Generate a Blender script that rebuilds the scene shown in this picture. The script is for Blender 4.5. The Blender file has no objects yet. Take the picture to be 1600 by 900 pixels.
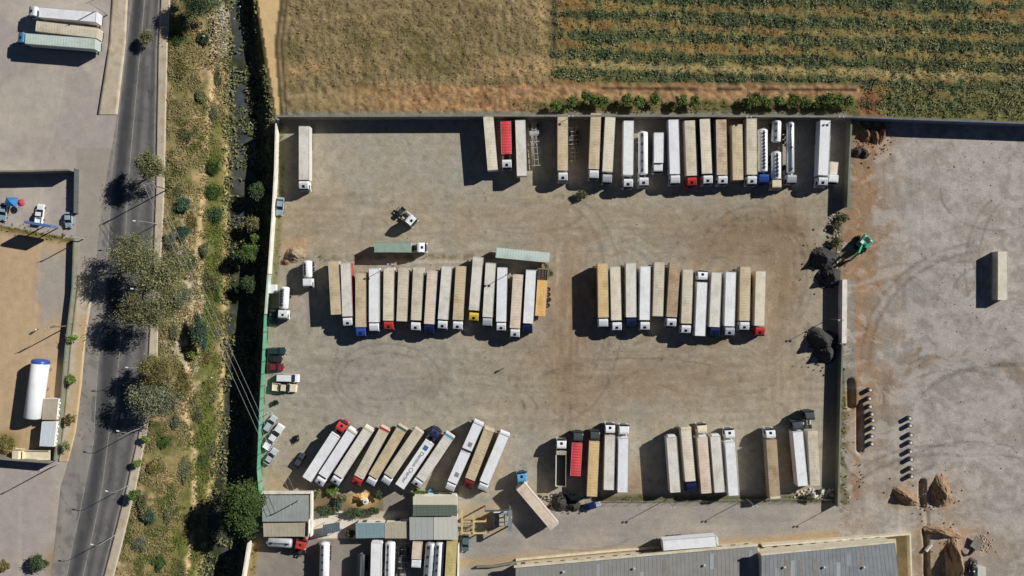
import bpy, bmesh, math, random
import numpy as np
from mathutils import Vector, Matrix

# ------------------------------------------------------------------ camera, sky, sun, exposure
SC = bpy.context.scene
H = 200.0                      # flying height, metres
F = 1230.0                     # focal length in pixels of the 1600 px wide photograph
cam_d = bpy.data.cameras.new("camera"); cam = bpy.data.objects.new("camera", cam_d)
SC.collection.objects.link(cam); SC.camera = cam
cam.location = (0, 0, H); cam.rotation_euler = (0, 0, 0)
cam_d.sensor_width = 36.0; cam_d.lens = 36.0 * F / 1600.0
cam_d.clip_start = 1.0; cam_d.clip_end = 8000.0

SUN_EL = math.radians(30.0)
SUN_AZ = math.atan2(0.88, 0.475)           # clockwise from +Y
sdir = Vector((math.sin(SUN_AZ) * math.cos(SUN_EL), math.cos(SUN_AZ) * math.cos(SUN_EL), math.sin(SUN_EL)))
world = bpy.data.worlds.new("World"); SC.world = world; world.use_nodes = True
wn = world.node_tree.nodes; wl = world.node_tree.links
bg = wn["Background"]; bg.inputs[1].default_value = 0.05
sky = wn.new("ShaderNodeTexSky"); sky.sky_type = 'NISHITA'; sky.sun_disc = False
sky.sun_elevation = SUN_EL; sky.sun_rotation = SUN_AZ; sky.air_density = 0.36; sky.dust_density = 0.1; sky.ozone_density = 2.0
sky.altitude = 200
wl.new(sky.outputs[0], bg.inputs[0])
sun_d = bpy.data.lights.new("sun", 'SUN'); sun = bpy.data.objects.new("sun", sun_d)
SC.collection.objects.link(sun); sun_d.energy = 4.9; sun_d.angle = math.radians(0.5); sun_d.color = (1.0, 0.98, 0.935)
sun.rotation_euler = (-sdir).to_track_quat('-Z', 'Y').to_euler()
SC.view_settings.view_transform = 'Standard'; SC.view_settings.look = 'None'
SC.view_settings.exposure = 0.12; SC.view_settings.gamma = 1.0; SC.view_settings.use_curve_mapping = False

# ------------------------------------------------------------------ helpers
random.seed(7); RNG = np.random.default_rng(7)
COL = SC.collection
EXP = 0.90                                # radiance of a sunlit level surface of albedo 1 in this light

def W(px, py, z=0.0):
    k = (H - z) / F
    return Vector(((px - 800.0) * k, (450.0 - py) * k, z))

def lin(c):
    c = c / 255.0
    return c / 12.92 if c <= 0.04045 else ((c + 0.055) / 1.055) ** 2.4

def A(r, g, b, k=1.0):                    # albedo of a level sunlit surface that photographs as this sRGB colour
    return tuple(min(0.85, lin(v) / EXP * k) for v in (r, g, b))

MATS = {}
def mat(name, col, rough=0.6, metal=0.0, noise=0.12, scale=1.2, stain=None, stain_amt=0.0, bump=0.0, spec=0.4, attr=None, detail=5.0):
    if name in MATS: return MATS[name]
    m = bpy.data.materials.new(name); m.use_nodes = True
    nt = m.node_tree; N = nt.nodes; L = nt.links
    b = N["Principled BSDF"]
    b.inputs["Roughness"].default_value = rough; b.inputs["Metallic"].default_value = metal
    b.inputs["Specular IOR Level"].default_value = spec
    tc = N.new("ShaderNodeTexCoord"); oi = N.new("ShaderNodeObjectInfo")
    off = N.new("ShaderNodeVectorMath"); off.operation = 'ADD'
    sc = N.new("ShaderNodeVectorMath"); sc.operation = 'SCALE'
    cmb = N.new("ShaderNodeCombineXYZ")
    for i in range(3): L.new(oi.outputs["Random"], cmb.inputs[i])
    L.new(cmb.outputs[0], sc.inputs[0]); sc.inputs["Scale"].default_value = 61.0
    L.new(tc.outputs["Object"], off.inputs[0]); L.new(sc.outputs[0], off.inputs[1])
    nz = N.new("ShaderNodeTexNoise"); nz.inputs["Scale"].default_value = scale; nz.inputs["Detail"].default_value = detail
    nz.inputs["Roughness"].default_value = 0.62
    L.new(off.outputs[0], nz.inputs["Vector"])
    mr = N.new("ShaderNodeMapRange"); mr.inputs[1].default_value = 0.25; mr.inputs[2].default_value = 0.75
    mr.inputs[3].default_value = 1.0 - noise; mr.inputs[4].default_value = 1.0 + noise
    L.new(nz.outputs[0], mr.inputs[0])
    mul = N.new("ShaderNodeVectorMath"); mul.operation = 'SCALE'
    if attr:
        at = N.new("ShaderNodeAttribute"); at.attribute_name = attr; L.new(at.outputs["Color"], mul.inputs[0])
    else:
        mul.inputs[0].default_value = col[:3]
    L.new(mr.outputs[0], mul.inputs["Scale"])
    out = mul.outputs[0]
    if stain:
        n2 = N.new("ShaderNodeTexNoise"); n2.inputs["Scale"].default_value = 0.35; n2.inputs["Detail"].default_value = 6.0
        n2.inputs["Roughness"].default_value = 0.7
        L.new(off.outputs[0], n2.inputs["Vector"])
        r2 = N.new("ShaderNodeMapRange"); r2.inputs[1].default_value = 0.46; r2.inputs[2].default_value = 0.72
        r2.inputs[3].default_value = 0.0; r2.inputs[4].default_value = stain_amt
        L.new(n2.outputs[0], r2.inputs[0])
        mx = N.new("ShaderNodeMix"); mx.data_type = 'RGBA'
        L.new(r2.outputs[0], mx.inputs[0]); L.new(out, mx.inputs[6]); mx.inputs[7].default_value = (*stain[:3], 1)
        out = mx.outputs[2]
    L.new(out, b.inputs["Base Color"])
    if bump > 0:
        bp = N.new("ShaderNodeBump"); bp.inputs["Strength"].default_value = bump; bp.inputs["Distance"].default_value = 0.05
        n3 = N.new("ShaderNodeTexNoise"); n3.inputs["Scale"].default_value = 4.0; n3.inputs["Detail"].default_value = 6.0
        L.new(off.outputs[0], n3.inputs["Vector"]); L.new(n3.outputs[0], bp.inputs["Height"])
        L.new(bp.outputs[0], b.inputs["Normal"])
    MATS[name] = m
    return m

def ground_mat(name, speck=0.22, bump=0.5, sc1=2.2):
    m = bpy.data.materials.new(name); m.use_nodes = True
    nt = m.node_tree; N = nt.nodes; L = nt.links; b = N["Principled BSDF"]
    b.inputs["Roughness"].default_value = 0.95; b.inputs["Specular IOR Level"].default_value = 0.15
    g = N.new("ShaderNodeNewGeometry"); at = N.new("ShaderNodeAttribute"); at.attribute_name = "Col"
    n1 = N.new("ShaderNodeTexNoise"); n1.inputs["Scale"].default_value = sc1; n1.inputs["Detail"].default_value = 8; n1.inputs["Roughness"].default_value = 0.75
    n2 = N.new("ShaderNodeTexNoise"); n2.inputs["Scale"].default_value = 0.45; n2.inputs["Detail"].default_value = 6; n2.inputs["Roughness"].default_value = 0.65
    for n in (n1, n2): L.new(g.outputs["Position"], n.inputs["Vector"])
    r1 = N.new("ShaderNodeMapRange"); r1.inputs[1].default_value = 0.3; r1.inputs[2].default_value = 0.7; r1.inputs[3].default_value = 1 - speck; r1.inputs[4].default_value = 1 + speck
    r2 = N.new("ShaderNodeMapRange"); r2.inputs[1].default_value = 0.3; r2.inputs[2].default_value = 0.7; r2.inputs[3].default_value = 0.9; r2.inputs[4].default_value = 1.1
    L.new(n1.outputs[0], r1.inputs[0]); L.new(n2.outputs[0], r2.inputs[0])
    mm = N.new("ShaderNodeMath"); mm.operation = 'MULTIPLY'; L.new(r1.outputs[0], mm.inputs[0]); L.new(r2.outputs[0], mm.inputs[1])
    mul = N.new("ShaderNodeVectorMath"); mul.operation = 'SCALE'; L.new(at.outputs["Color"], mul.inputs[0]); L.new(mm.outputs[0], mul.inputs["Scale"])
    L.new(mul.outputs[0], b.inputs["Base Color"])
    bp = N.new("ShaderNodeBump"); bp.inputs["Strength"].default_value = bump; bp.inputs["Distance"].default_value = 0.06
    L.new(n1.outputs[0], bp.inputs["Height"]); L.new(bp.outputs[0], b.inputs["Normal"])
    return m

def link(o, parent=None):
    COL.objects.link(o)
    if parent is not None: o.parent = parent
    return o

def tag(o, label=None, cat=None, group=None, kind=None):
    if label: o["label"] = label
    if cat: o["category"] = cat
    if group: o["group"] = group
    if kind: o["kind"] = kind
    return o

def empty(name, loc=(0, 0, 0), rz=0.0):
    o = bpy.data.objects.new(name, None); o.location = loc; o.rotation_euler = (0, 0, rz); o.empty_display_size = 0.5
    return link(o)

def obj(name, me, parent=None, loc=(0, 0, 0), rot=(0, 0, 0), material=None):
    o = bpy.data.objects.new(name, me); o.location = loc; o.rotation_euler = rot
    link(o, parent)
    if material is not None:
        if len(me.materials) == 0: me.materials.append(material)
        if me.materials[0] != material:
            o.material_slots[0].link = 'OBJECT'; o.material_slots[0].material = material
    return o

def fast_mesh(name, v, q, col=None, mat_=None, smooth=False):
    v = np.asarray(v, dtype=np.float32); q = np.asarray(q, dtype=np.int32)
    n = q.shape[1]
    me = bpy.data.meshes.new(name)
    me.vertices.add(len(v)); me.vertices.foreach_set("co", v.ravel())
    me.loops.add(q.size); me.loops.foreach_set("vertex_index", q.ravel())
    me.polygons.add(len(q)); me.polygons.foreach_set("loop_start", np.arange(0, q.size, n, dtype=np.int32))
    if smooth: me.polygons.foreach_set("use_smooth", np.ones(len(q), dtype=bool))
    me.update(calc_edges=True)
    if col is not None:
        a = me.color_attributes.new("Col", 'FLOAT_COLOR', 'POINT')
        c = np.ones((len(v), 4), dtype=np.float32); c[:, :3] = col
        a.data.foreach_set("color", c.ravel())
    if mat_: me.materials.append(mat_)
    return me

class MB:
    """collects shapes into one mesh"""
    def __init__(s): s.v = []; s.f = []; s.mi = []
    def add(s, vs, fs, mi=0):
        o = len(s.v); s.v += [tuple(p) for p in vs]
        for f in fs: s.f.append([i + o for i in f]); s.mi.append(mi)
    def box(s, x0, x1, y0, y1, z0, z1, mi=0):
        s.add([(x0, y0, z0), (x1, y0, z0), (x1, y1, z0), (x0, y1, z0), (x0, y0, z1), (x1, y0, z1), (x1, y1, z1), (x0, y1, z1)],
              [(3, 2, 1, 0), (4, 5, 6, 7), (0, 1, 5, 4), (1, 2, 6, 5), (2, 3, 7, 6), (3, 0, 4, 7)], mi)
    def hexa(s, b, t, mi=0):             # bottom 4 points, top 4 points (ccw seen from above)
        s.add(list(b) + list(t), [(3, 2, 1, 0), (4, 5, 6, 7), (0, 1, 5, 4), (1, 2, 6, 5), (2, 3, 7, 6), (3, 0, 4, 7)], mi)
    def bar(s, a, b, w, h=None, mi=0):   # rectangular bar from a to b
        a = Vector(a); b = Vector(b); h = h or w; d = (b - a).normalized()
        u = d.cross(Vector((0, 0, 1)))
        if u.length < 1e-4: u = Vector((1, 0, 0))
        u.normalize(); n = u.cross(d).normalized()
        u = u * w / 2; n = n * h / 2
        s.add([a - u - n, a + u - n, a + u + n, a - u + n, b - u - n, b + u - n, b + u + n, b - u + n],
              [(0, 1, 2, 3), (7, 6, 5, 4), (0, 4, 5, 1), (1, 5, 6, 2), (2, 6, 7, 3), (3, 7, 4, 0)], mi)
    def tube(s, a, b, r0, r1=None, n=8, mi=0, caps=True):
        a = Vector(a); b = Vector(b); r1 = r0 if r1 is None else r1; d = (b - a).normalized()
        u = d.cross(Vector((0, 0, 1)))
        if u.length < 1e-3: u = Vector((1, 0, 0))
        u.normalize(); w = d.cross(u)
        vs = []
        for (c, r) in ((a, r0), (b, r1)):
            for i in range(n):
                t = 2 * math.pi * i / n
                vs.append(c + u * math.cos(t) * r + w * math.sin(t) * r)
        fs = [(i, (i + 1) % n, n + (i + 1) % n, n + i) for i in range(n)]
        if caps: fs += [tuple(range(n - 1, -1, -1)), tuple(range(n, 2 * n))]
        s.add(vs, fs, mi)
    def prism(s, prof, y0, y1, mi=0, taper=None):   # profile of (x,z) extruded in y; taper(z)->scale of y
        n = len(prof); t = taper or (lambda x, z: 1.0)
        vs = [(x, y0 * t(x, z), z) for x, z in prof] + [(x, y1 * t(x, z), z) for x, z in prof]
        fs = [tuple(range(n)), tuple(range(2 * n - 1, n - 1, -1))] + [(i, n + i, n + (i + 1) % n, (i + 1) % n) for i in range(n)]
        s.add(vs, fs, mi)
    def mesh(s, name, mats=None, bevel=0.0, smooth=False, seg=1):
        me = bpy.data.meshes.new(name); me.from_pydata(s.v, [], s.f)
        me.polygons.foreach_set("material_index", np.array(s.mi, dtype=np.int32))
        for m in (mats or []): me.materials.append(m)
        bm = bmesh.new(); bm.from_mesh(me)
        bmesh.ops.recalc_face_normals(bm, faces=bm.faces)
        if bevel > 0:
            es = [e for e in bm.edges if len(e.link_faces) == 2 and e.calc_face_angle(0) > 0.3]
            bmesh.ops.bevel(bm, geom=es, offset=bevel, segments=seg, affect='EDGES', profile=0.6)
        bm.to_mesh(me); bm.free()
        if smooth:
            me.polygons.foreach_set("use_smooth", np.ones(len(me.polygons), dtype=bool))
        me.update()
        return me

# noise on arrays
_T = {}
def vn(x, y, s, seed):
    if seed not in _T: _T[seed] = np.random.default_rng(1000 + seed).random((256, 256)).astype(np.float32)
    t = _T[seed]; x = x / s + 13.7 * seed; y = y / s + 7.1 * seed
    i = np.floor(x).astype(np.int64); j = np.floor(y).astype(np.int64); fx = x - i; fy = y - j
    fx = fx * fx * (3 - 2 * fx); fy = fy * fy * (3 - 2 * fy)
    a = t[i % 256, j % 256]; b = t[(i + 1) % 256, j % 256]; c = t[i % 256, (j + 1) % 256]; d = t[(i + 1) % 256, (j + 1) % 256]
    return (a * (1 - fx) + b * fx) * (1 - fy) + (c * (1 - fx) + d * fx) * fy
def fbm(x, y, s, seed, o=4):
    r = 0; a = 0.5; n = 0
    for k in range(o):
        r = r + a * vn(x, y, s / 2 ** k, seed + k); n += a; a *= 0.55
    return r / n
def sst(e0, e1, x):
    t = np.clip((x - e0) / (e1 - e0), 0, 1); return t * t * (3 - 2 * t)
def pl(y, pts):
    p = sorted(pts); return np.interp(y, [a for a, _ in p], [b for _, b in p])

# ------------------------------------------------------------------ lines of the site, in photograph pixels on the ground
SR = [(-200, 272), (0, 266), (68, 262), (300, 257), (460, 249), (560, 246), (675, 230), (760, 213), (850, 191), (900, 178), (1100, 128)]
RR = [(-200, 256), (0, 251), (68, 247), (300, 243), (460, 237), (560, 231), (675, 217), (760, 198), (850, 175), (900, 162), (1100, 110)]
RL = [(-200, 208), (0, 200), (68, 197), (180, 184), (270, 168), (360, 156), (450, 146), (530, 134), (600, 128), (675, 119), (725, 106), (760, 95), (900, 80), (1100, 50)]
LL = [(-200, 186), (0, 176), (68, 169), (180, 150), (270, 126), (372, 123), (450, 120), (530, 110), (600, 104), (675, 97), (725, 91)]
DL = [(-200, 352), (0, 352), (270, 350), (450, 348), (680, 340), (760, 325), (900, 310), (1100, 290)]
DR = [(-200, 380), (0, 385), (180, 395), (270, 402), (430, 398), (560, 392), (700, 385), (840, 370), (900, 360), (1100, 330)]
WL = [(-200, 404), (0, 403), (180, 432), (270, 434), (430, 424), (545, 417), (640, 412), (730, 408), (775, 411), (842, 394), (900, 384), (1100, 345)]
BT = [(440, 186), (773, 185), (1322, 186), (1600, 196), (1900, 207)]       # foot of the back wall, y at x
EDGE_LINE = [(-200, 214), (0, 206), (270, 175), (420, 167), (465, 162), (600, 151), (690, 146), (800, 125), (850, 114), (900, 104), (1100, 60)]
MID_LINE = [(-200, 236), (0, 226), (300, 199), (480, 192), (560, 186), (630, 179), (680, 170), (760, 160), (825, 147), (890, 132), (1100, 86)]

TRENCH = [((1447, 798), (1449, 832), 3.2, -0.25), ((1442, 754), (1441, 790), 5.0, -1.5), ((1446, 828), (1449, 905), 4.0, -1.6),
          ((1343, 636), (1344, 704), 4.5, -1.3), ((1329, 597), (1330, 634), 6.0, -1.2)]

def dist_seg(x, y, a, b):
    ax, ay = a; bx, by = b; dx, dy = bx - ax, by - ay
    t = np.clip(((x - ax) * dx + (y - ay) * dy) / (dx * dx + dy * dy), 0, 1)
    return np.hypot(x - ax - t * dx, y - ay - t * dy)

def height(x, y):
    sr = pl(y, SR); dl = pl(y, DL); dr = pl(y, DR); wl_ = pl(y, WL)
    t = np.clip((x - sr - 3) / (dl - sr - 3), 0, 1)
    zl = -3.6 * t ** 1.5
    t2 = np.clip((wl_ - 3 - x) / (wl_ - 3 - dr), 0, 1)
    zr = -3.6 * sst(0, 1, t2)
    z = np.where(x < dl, zl, np.where(x > dr, zr, -3.6))
    inside = (x > sr) & (x < wl_)
    z = np.where(inside, z + (fbm(x, y, 24, 60) - 0.5) * 0.7 * np.clip(np.minimum(x - sr, wl_ - x) / 12, 0, 1), 0.0)
    for a, b, w, d in TRENCH:
        q = dist_seg(x, y, a, b); z = z + d * (1 - sst(w * 0.75, w * 1.1, q))
    # ploughed soil by the corner of the right hand yard, and the field
    fld = (y < np.interp(x, [p[0] for p in BT], [p[1] for p in BT]) - 8) & (x > 440)
    z = np.where(fld, z + (fbm(x, y, 7, 70) - 0.5) * 0.7, z)
    return z
# ------------------------------------------------------------------ ground: one grid, split by kind of ground
STEP = 2.5
gx = np.arange(-170, 1771, STEP); gy = np.arange(-130, 1031, STEP)
X, Y = np.meshgrid(gx, gy); NX, NY = len(gx), len(gy)
RWALL = [(150, 1325), (300, 1320), (437, 1313), (535, 1312), (600, 1310), (790, 1306)]

def mixc(base, c, m):
    return base * (1 - m[..., None]) + np.array(c, dtype=np.float32) * m[..., None]
def full(c): 
    a = np.empty(X.shape + (3,), dtype=np.float32); a[:] = c; return a

def arc(cx, cy, rx, ry, w, a0=0, a1=360, rot=0):
    dx, dy = X - cx, Y - cy; r = math.radians(rot)
    u = dx * math.cos(r) + dy * math.sin(r); v = -dx * math.sin(r) + dy * math.cos(r)
    e = np.hypot(u / rx, v / ry); d = np.abs(e - 1) * min(rx, ry)
    ang = np.degrees(np.arctan2(v / ry, u / rx)) % 360
    ok = ((ang - a0) % 360) <= (a1 - a0)
    return np.where(ok, 1 - sst(w * 0.4, w, d), 0)

def paint():
    n1 = fbm(X, Y, 90, 1); n2 = fbm(X, Y, 30, 7); n3 = fbm(X, Y, 9, 13, 3); n4 = fbm(X, Y, 5, 18, 2)
    wx = X + (fbm(X, Y, 40, 22) - .5) * 30; wy = Y + (fbm(X, Y, 40, 27) - .5) * 30
    # --- lorry park: compacted gravel
    lot = full(A(154, 144, 124))
    lot = mixc(lot, A(150, 143, 129), np.clip(sst(0.4, 0.62, n1) * 0.9, 0, 1))
    lot = mixc(lot, A(152, 138, 113), sst(0.5, 0.7, n2) * 0.45)
    gl = np.exp(-((X - 600) / 190) ** 2 - ((Y - 600) / 70) ** 2); lot = mixc(lot, A(142, 136, 126), gl * .8)
    for cx, cy, sx, sy, c, k in [(1150, 370, 120, 50, (128, 106, 80), 1.0), (1222, 430, 44, 120, (138, 116, 90), 1.0), (888, 540, 50, 150, (140, 116, 88), 1.0), (1010, 590, 120, 40, (140, 120, 94), .8),
                                 (1120, 590, 150, 50, (146, 128, 104), .6), (1210, 350, 35, 25, (122, 102, 76), .7), (470, 330, 70, 50, (158, 138, 108), .7),
                                 (860, 360, 60, 60, (150, 130, 102), .6), (700, 340, 180, 30, (152, 134, 108), .5), (1000, 345, 120, 35, (152, 138, 114), .5),
                                 (790, 590, 90, 60, (146, 130, 106), .5), (1240, 600, 60, 80, (156, 140, 116), .6), (660, 608, 28, 12, (124, 110, 92), .5),
                                 (455, 385, 26, 14, (180, 138, 92), .8), (770, 730, 30, 50, (158, 136, 102), .7), (990, 760, 16, 30, (140, 110, 80), .7), (430, 755, 26, 20, (164, 140, 104), .7)]:
        g = np.exp(-((wx - cx) / sx) ** 2 - ((wy - cy) / sy) ** 2)
        lot = mixc(lot, A(*c), np.clip(g * k * (0.45 + 1.1 * n2), 0, 1))
    # long wheel streaks round the rows of lorries
    v = fbm(X * 6, Y * 0.55, 30, 31, 3); h = fbm(X * 0.5, Y * 6, 30, 35, 3); d = fbm((X + Y) * 0.5, (X - Y) * 5, 30, 39, 3)
    mv = np.exp(-((X - 1235) / 45) ** 2) * ((Y > 300) & (Y < 700)) + np.exp(-((X - 885) / 40) ** 2) * ((Y > 380) & (Y < 720))
    lot = lot * (1 + (v - .5) * 0.5 * mv + (h - .5) * 0.34 * ((Y > 300) & (Y < 400)) + (h - .5) * 0.28 * ((Y > 540) & (Y < 680)))[..., None]
    lot = lot * (1 + (d - .5) * 0.32 * np.exp(-((X - 1160) / 110) ** 2 - ((Y - 350) / 50) ** 2))[..., None]
    for a in [arc(602, 594, 73, 43, 1.8, 95, 400), arc(604, 594, 84, 57, 1.8, 95, 390), arc(600, 592, 58, 33, 1.6, 20, 120), arc(880, 470, 70, 150, 2.2, 270, 420),
              arc(890, 480, 84, 170, 2.0, 280, 440), arc(1180, 430, 80, 95, 2.2, 200, 400), arc(1178, 430, 92, 108, 2.2, 210, 400), arc(740, 640, 80, 40, 1.8, 270, 360),
              arc(745, 645, 95, 52, 1.8, 270, 355), arc(470, 520, 60, 90, 1.8, 300, 420), arc(1000, 600, 160, 40, 1.8, 180, 330), arc(820, 330, 90, 34, 2.0, 10, 120), arc(1120, 560, 120, 60, 2, 10, 140)]:
        lot = lot * (1 - 0.24 * a * (0.3 + 1.2 * n2) * sst(.3, .5, n3 * .5 + n1 * .5))[..., None]
    lot = lot * (1 + (n3 - .5) * 0.26 + (n4 - .5) * 0.28)[..., None]
    spots = sst(0.72, 0.8, fbm(X, Y, 12, 44, 3)) * 0.22                       # oil and damp spots
    lot = lot * (1 - spots)[..., None]
    # wheel marks swinging round the two blocks of lorries
    wob = (fbm(X, Y, 70, 180, 3) - .5) * 46
    for (x0_, x1_, y0_, y1_, sd) in ((930, 1195, 405, 530, 184), (505, 860, 400, 530, 190)):
        dx = np.maximum(np.maximum(x0_ - X, X - x1_), 0); dy = np.maximum(np.maximum(y0_ - Y, Y - y1_), 0); ds = np.hypot(dx, dy) + wob
        an = np.arctan2(Y - (y0_ + y1_) / 2, X - (x0_ + x1_) / 2); near = np.exp(-(ds / 95) ** 2)
        s_ = fbm(ds, an * 46, 11, sd, 3); s2_ = fbm(ds, an * 30, 4.5, sd + 3, 2)
        lot = lot * (1 + ((s_ - .5) * .42 + (s2_ - .5) * .3) * near)[..., None]
        lot = mixc(lot, A(132, 112, 86), np.clip(near * sst(.52, .72, s_) * (.4 if sd == 190 else .75), 0, 1))
    # strip of rough weeds on the kerbless island over the left block
    isl = np.exp(-((Y - 402 + (X - 600) * 0.01) / 5.0) ** 2) * ((X > 470) & (X < 870))
    lot = mixc(lot, A(110, 98, 68), np.clip(isl * sst(0.42, 0.6, n3) * 1.1, 0, 0.8))
    lot = mixc(lot, A(190, 176, 150), np.clip(np.exp(-((Y - 409) / 2.0) ** 2) * ((X > 560) & (X < 800)) * 0.5, 0, 1))
    # weedy margins along its walls
    mg = np.exp(-((X - pl(Y, WL) - 6) / 6) ** 2) * ((Y > 190) & (Y < 480))
    lot = mixc(lot, A(104, 104, 60), np.clip(mg * (0.4 + n3), 0, 0.85))
    mg = np.exp(-((Y - 779) / 7) ** 2) * ((X > 930) & (X < 1312))
    lot = mixc(lot, A(86, 84, 50), np.clip(mg * (0.5 + n3), 0, 0.9))
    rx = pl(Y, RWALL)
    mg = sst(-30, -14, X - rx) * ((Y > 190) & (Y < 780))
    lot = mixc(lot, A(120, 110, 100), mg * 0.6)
    mg = np.exp(-((X - rx + 8) / 9) ** 2) * ((Y > 330) & (Y < 425))
    lot = mixc(lot, A(92, 84, 54), np.clip(mg * (0.3 + 1.2 * n3), 0, 0.9))
    lum = lot.mean(-1, keepdims=True); lot = (lot * .84 + lum * np.array([1.02, 1.0, .94]) * .16) * 1.1
    # --- right hand yard
    yard = full(A(162, 154, 145))
    yard = mixc(yard, A(150, 145, 138), sst(0.42, 0.6, n1))
    yard = mixc(yard, A(166, 158, 149), sst(0.5, 0.66, n2) * 0.5)
    e = np.clip((1425 + (n2 - .5) * 130 - X) / 75, 0, 1) * (1 - .6 * sst(580, 760, Y))
    yard = mixc(yard, A(144, 120, 96), e)
    e = np.clip((1378 + (n2 - .5) * 50 - X) / 24, 0, 1) * sst(170, 260, Y) * (1 - sst(600, 640, Y))
    yard = mixc(yard, A(146, 116, 86), e * 0.95)
    e = np.exp(-((X - 1338 - (n3 - .5) * 6) / 8) ** 2) * ((Y > 560) & (Y < 778))
    yard = mixc(yard, A(154, 122, 90), np.clip(e * 1.2 * (.4 + n2), 0, 1))
    e = np.exp(-((X - 1318) / 6.5) ** 2) * ((Y > 535) & (Y < 790))
    yard = mixc(yard, A(92, 86, 50), np.clip(e * (0.5 + n3), 0, 0.95))
    e = ((X > 1319) & (X < 1336) & (Y > 437) & (Y < 612)) * 1.0
    yard = mixc(yard, A(126, 121, 112), e * 0.95)
    e = ((X > rx) & (X < 1334) & (Y > 190) & (Y < 330)) * 1.0
    yard = mixc(yard, A(112, 108, 90), e * 0.8)
    e = np.exp(-((X - 1362) / 26) ** 2 - ((Y - 212) / 24) ** 2)
    yard = mixc(yard, A(150, 108, 78), np.clip(e * 1.5, 0, 1))
    for cx, cy, sx, sy, c, k in [(1465, 770, 36, 26, (152, 124, 94), 1.1), (1410, 775, 30, 16, (150, 122, 92), 1.1), (1480, 830, 50, 8, (178, 142, 104), 1.2), (1480, 870, 30, 60, (158, 120, 82), .9),
                                 (1440, 880, 20, 60, (140, 122, 96), .9), (1540, 850, 40, 20, (176, 150, 128), .7), (1385, 670, 12, 18, (118, 106, 92), .8), (1372, 680, 14, 40, (150, 132, 108), .5), (1570, 860, 60, 50, (150, 138, 122), .7)]:
        g = np.exp(-((wx - cx) / sx) ** 2 - ((wy - cy) / sy) ** 2)
        yard = mixc(yard, A(*c), np.clip(g * k, 0, 1))
    s1 = fbm(X * 5, Y * 0.5, 30, 51, 3)
    yard = yard * (1 + (s1 - .5) * 0.5 * np.exp(-((X - 1400) / 70) ** 2))[..., None]
    for a in [arc(1500, 610, 100, 52, 9, 180, 350), arc(1500, 612, 112, 62, 2.4, 185, 350), arc(1496, 616, 84, 38, 2, 190, 330), arc(1440, 640, 60, 90, 7, 170, 270)]:
        yard = mixc(yard, A(126, 108, 90), np.clip(a * .75 * (0.3 + n2), 0, 1))
    for a in [arc(1600, 420, 92, 130, 1.8, 160, 235), arc(1620, 420, 92, 130, 1.8, 160, 235), arc(1505, 470, 40, 62, 1.8, 180, 285), arc(1530, 480, 46, 62, 1.8, 180, 290),
              arc(1480, 430, 45, 42, 1.8, 320, 440), arc(1480, 430, 58, 50, 1.8, 330, 440), arc(1580, 640, 150, 70, 5, 190, 300), arc(1560, 560, 200, 170, 4, 180, 260), arc(1560, 560, 214, 184, 3, 180, 260), arc(1470, 820, 160, 110, 4, 190, 280), arc(1470, 820, 176, 124, 3, 190, 285), arc(1560, 300, 90, 60, 2, 20, 200), arc(1520, 760, 130, 70, 2.4, 200, 300), arc(1540, 760, 110, 50, 2.4, 200, 300)]:
        yard = yard * (1 - 0.33 * a)[..., None]
    yard = yard * (1 + (n3 - .5) * 0.5 + (n4 - .5) * 0.4)[..., None]
    fl = fbm(X + (fbm(X, Y, 60, 204) - .5) * 120, Y * 2.2 + (fbm(X, Y, 60, 208) - .5) * 160, 26, 212, 4); yard = mixc(yard, A(172, 164, 156), sst(.5, .66, fl) * .6); yard = mixc(yard, A(140, 129, 118), sst(.5, .66, 1 - fl) * .45)
    # --- lane to the south
    lane = full(A(158, 148, 136)); lane = mixc(lane, A(148, 142, 134), sst(.4, .6, n1))
    lane = lane * (1 + (fbm(X * .5, Y * 6, 30, 56, 3) - .5) * 0.2 + (n3 - .5) * 0.16)[..., None]
    e = np.exp(-((Y - (868 - (X - 880) * 0.075)) / 7) ** 2); lane = mixc(lane, A(166, 142, 108), np.clip(e * 0.9, 0, 1) * (X < 1440))
    e = ((X > 718) & (X < 790) & (Y > 782) & (Y < 836)) * 1.0; lane = mixc(lane, A(168, 150, 122), e * .8)
    lane = mixc(lane, A(108, 103, 98), np.clip(arc(1290, 800, 60, 34, 1.5, 0, 90) + arc(900, 830, 90, 30, 1.6, 20, 120), 0, 1) * .4)
    e = np.exp(-((X - 1449) / 3.4) ** 2) * ((Y > 792) & (Y < 835)); lane = mixc(lane, A(128, 122, 114), e)
    # --- service yard, bottom left
    serv = full(A(136, 128, 118)); serv = serv * (1 + (n2 - .5) * 0.3 + (n3 - .5) * .2)[..., None]
    e = ((Y > 798) & (Y < 842) & (X > 480) & (X < 560)) * 1.0; serv = mixc(serv, A(214, 204, 188), e)
    e = ((Y > 765) & (Y < 798) & (X > 487) & (X < 600)) * 1.0; serv = mixc(serv, A(120, 104, 80), e)
    g = np.exp(-((X - 566) / 18) ** 2 - ((Y - 779) / 11) ** 2); serv = mixc(serv, A(196, 160, 108), np.clip(1.8 * g, 0, 1))
    e = ((Y > 798) & (Y < 815) & (X > 556) & (X < 640)) * 1.0; serv = mixc(serv, A(176, 166, 150), e)
    e = np.exp(-((X - pl(Y, WL) - 8) / 6) ** 2) * (Y > 840); serv = mixc(serv, A(140, 118, 70), np.clip(e, 0, .9))
    # --- dry field and crop field
    dry = full(A(128, 113, 80)); st = fbm(X * .4, Y * 4, 40, 61, 4)
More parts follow.
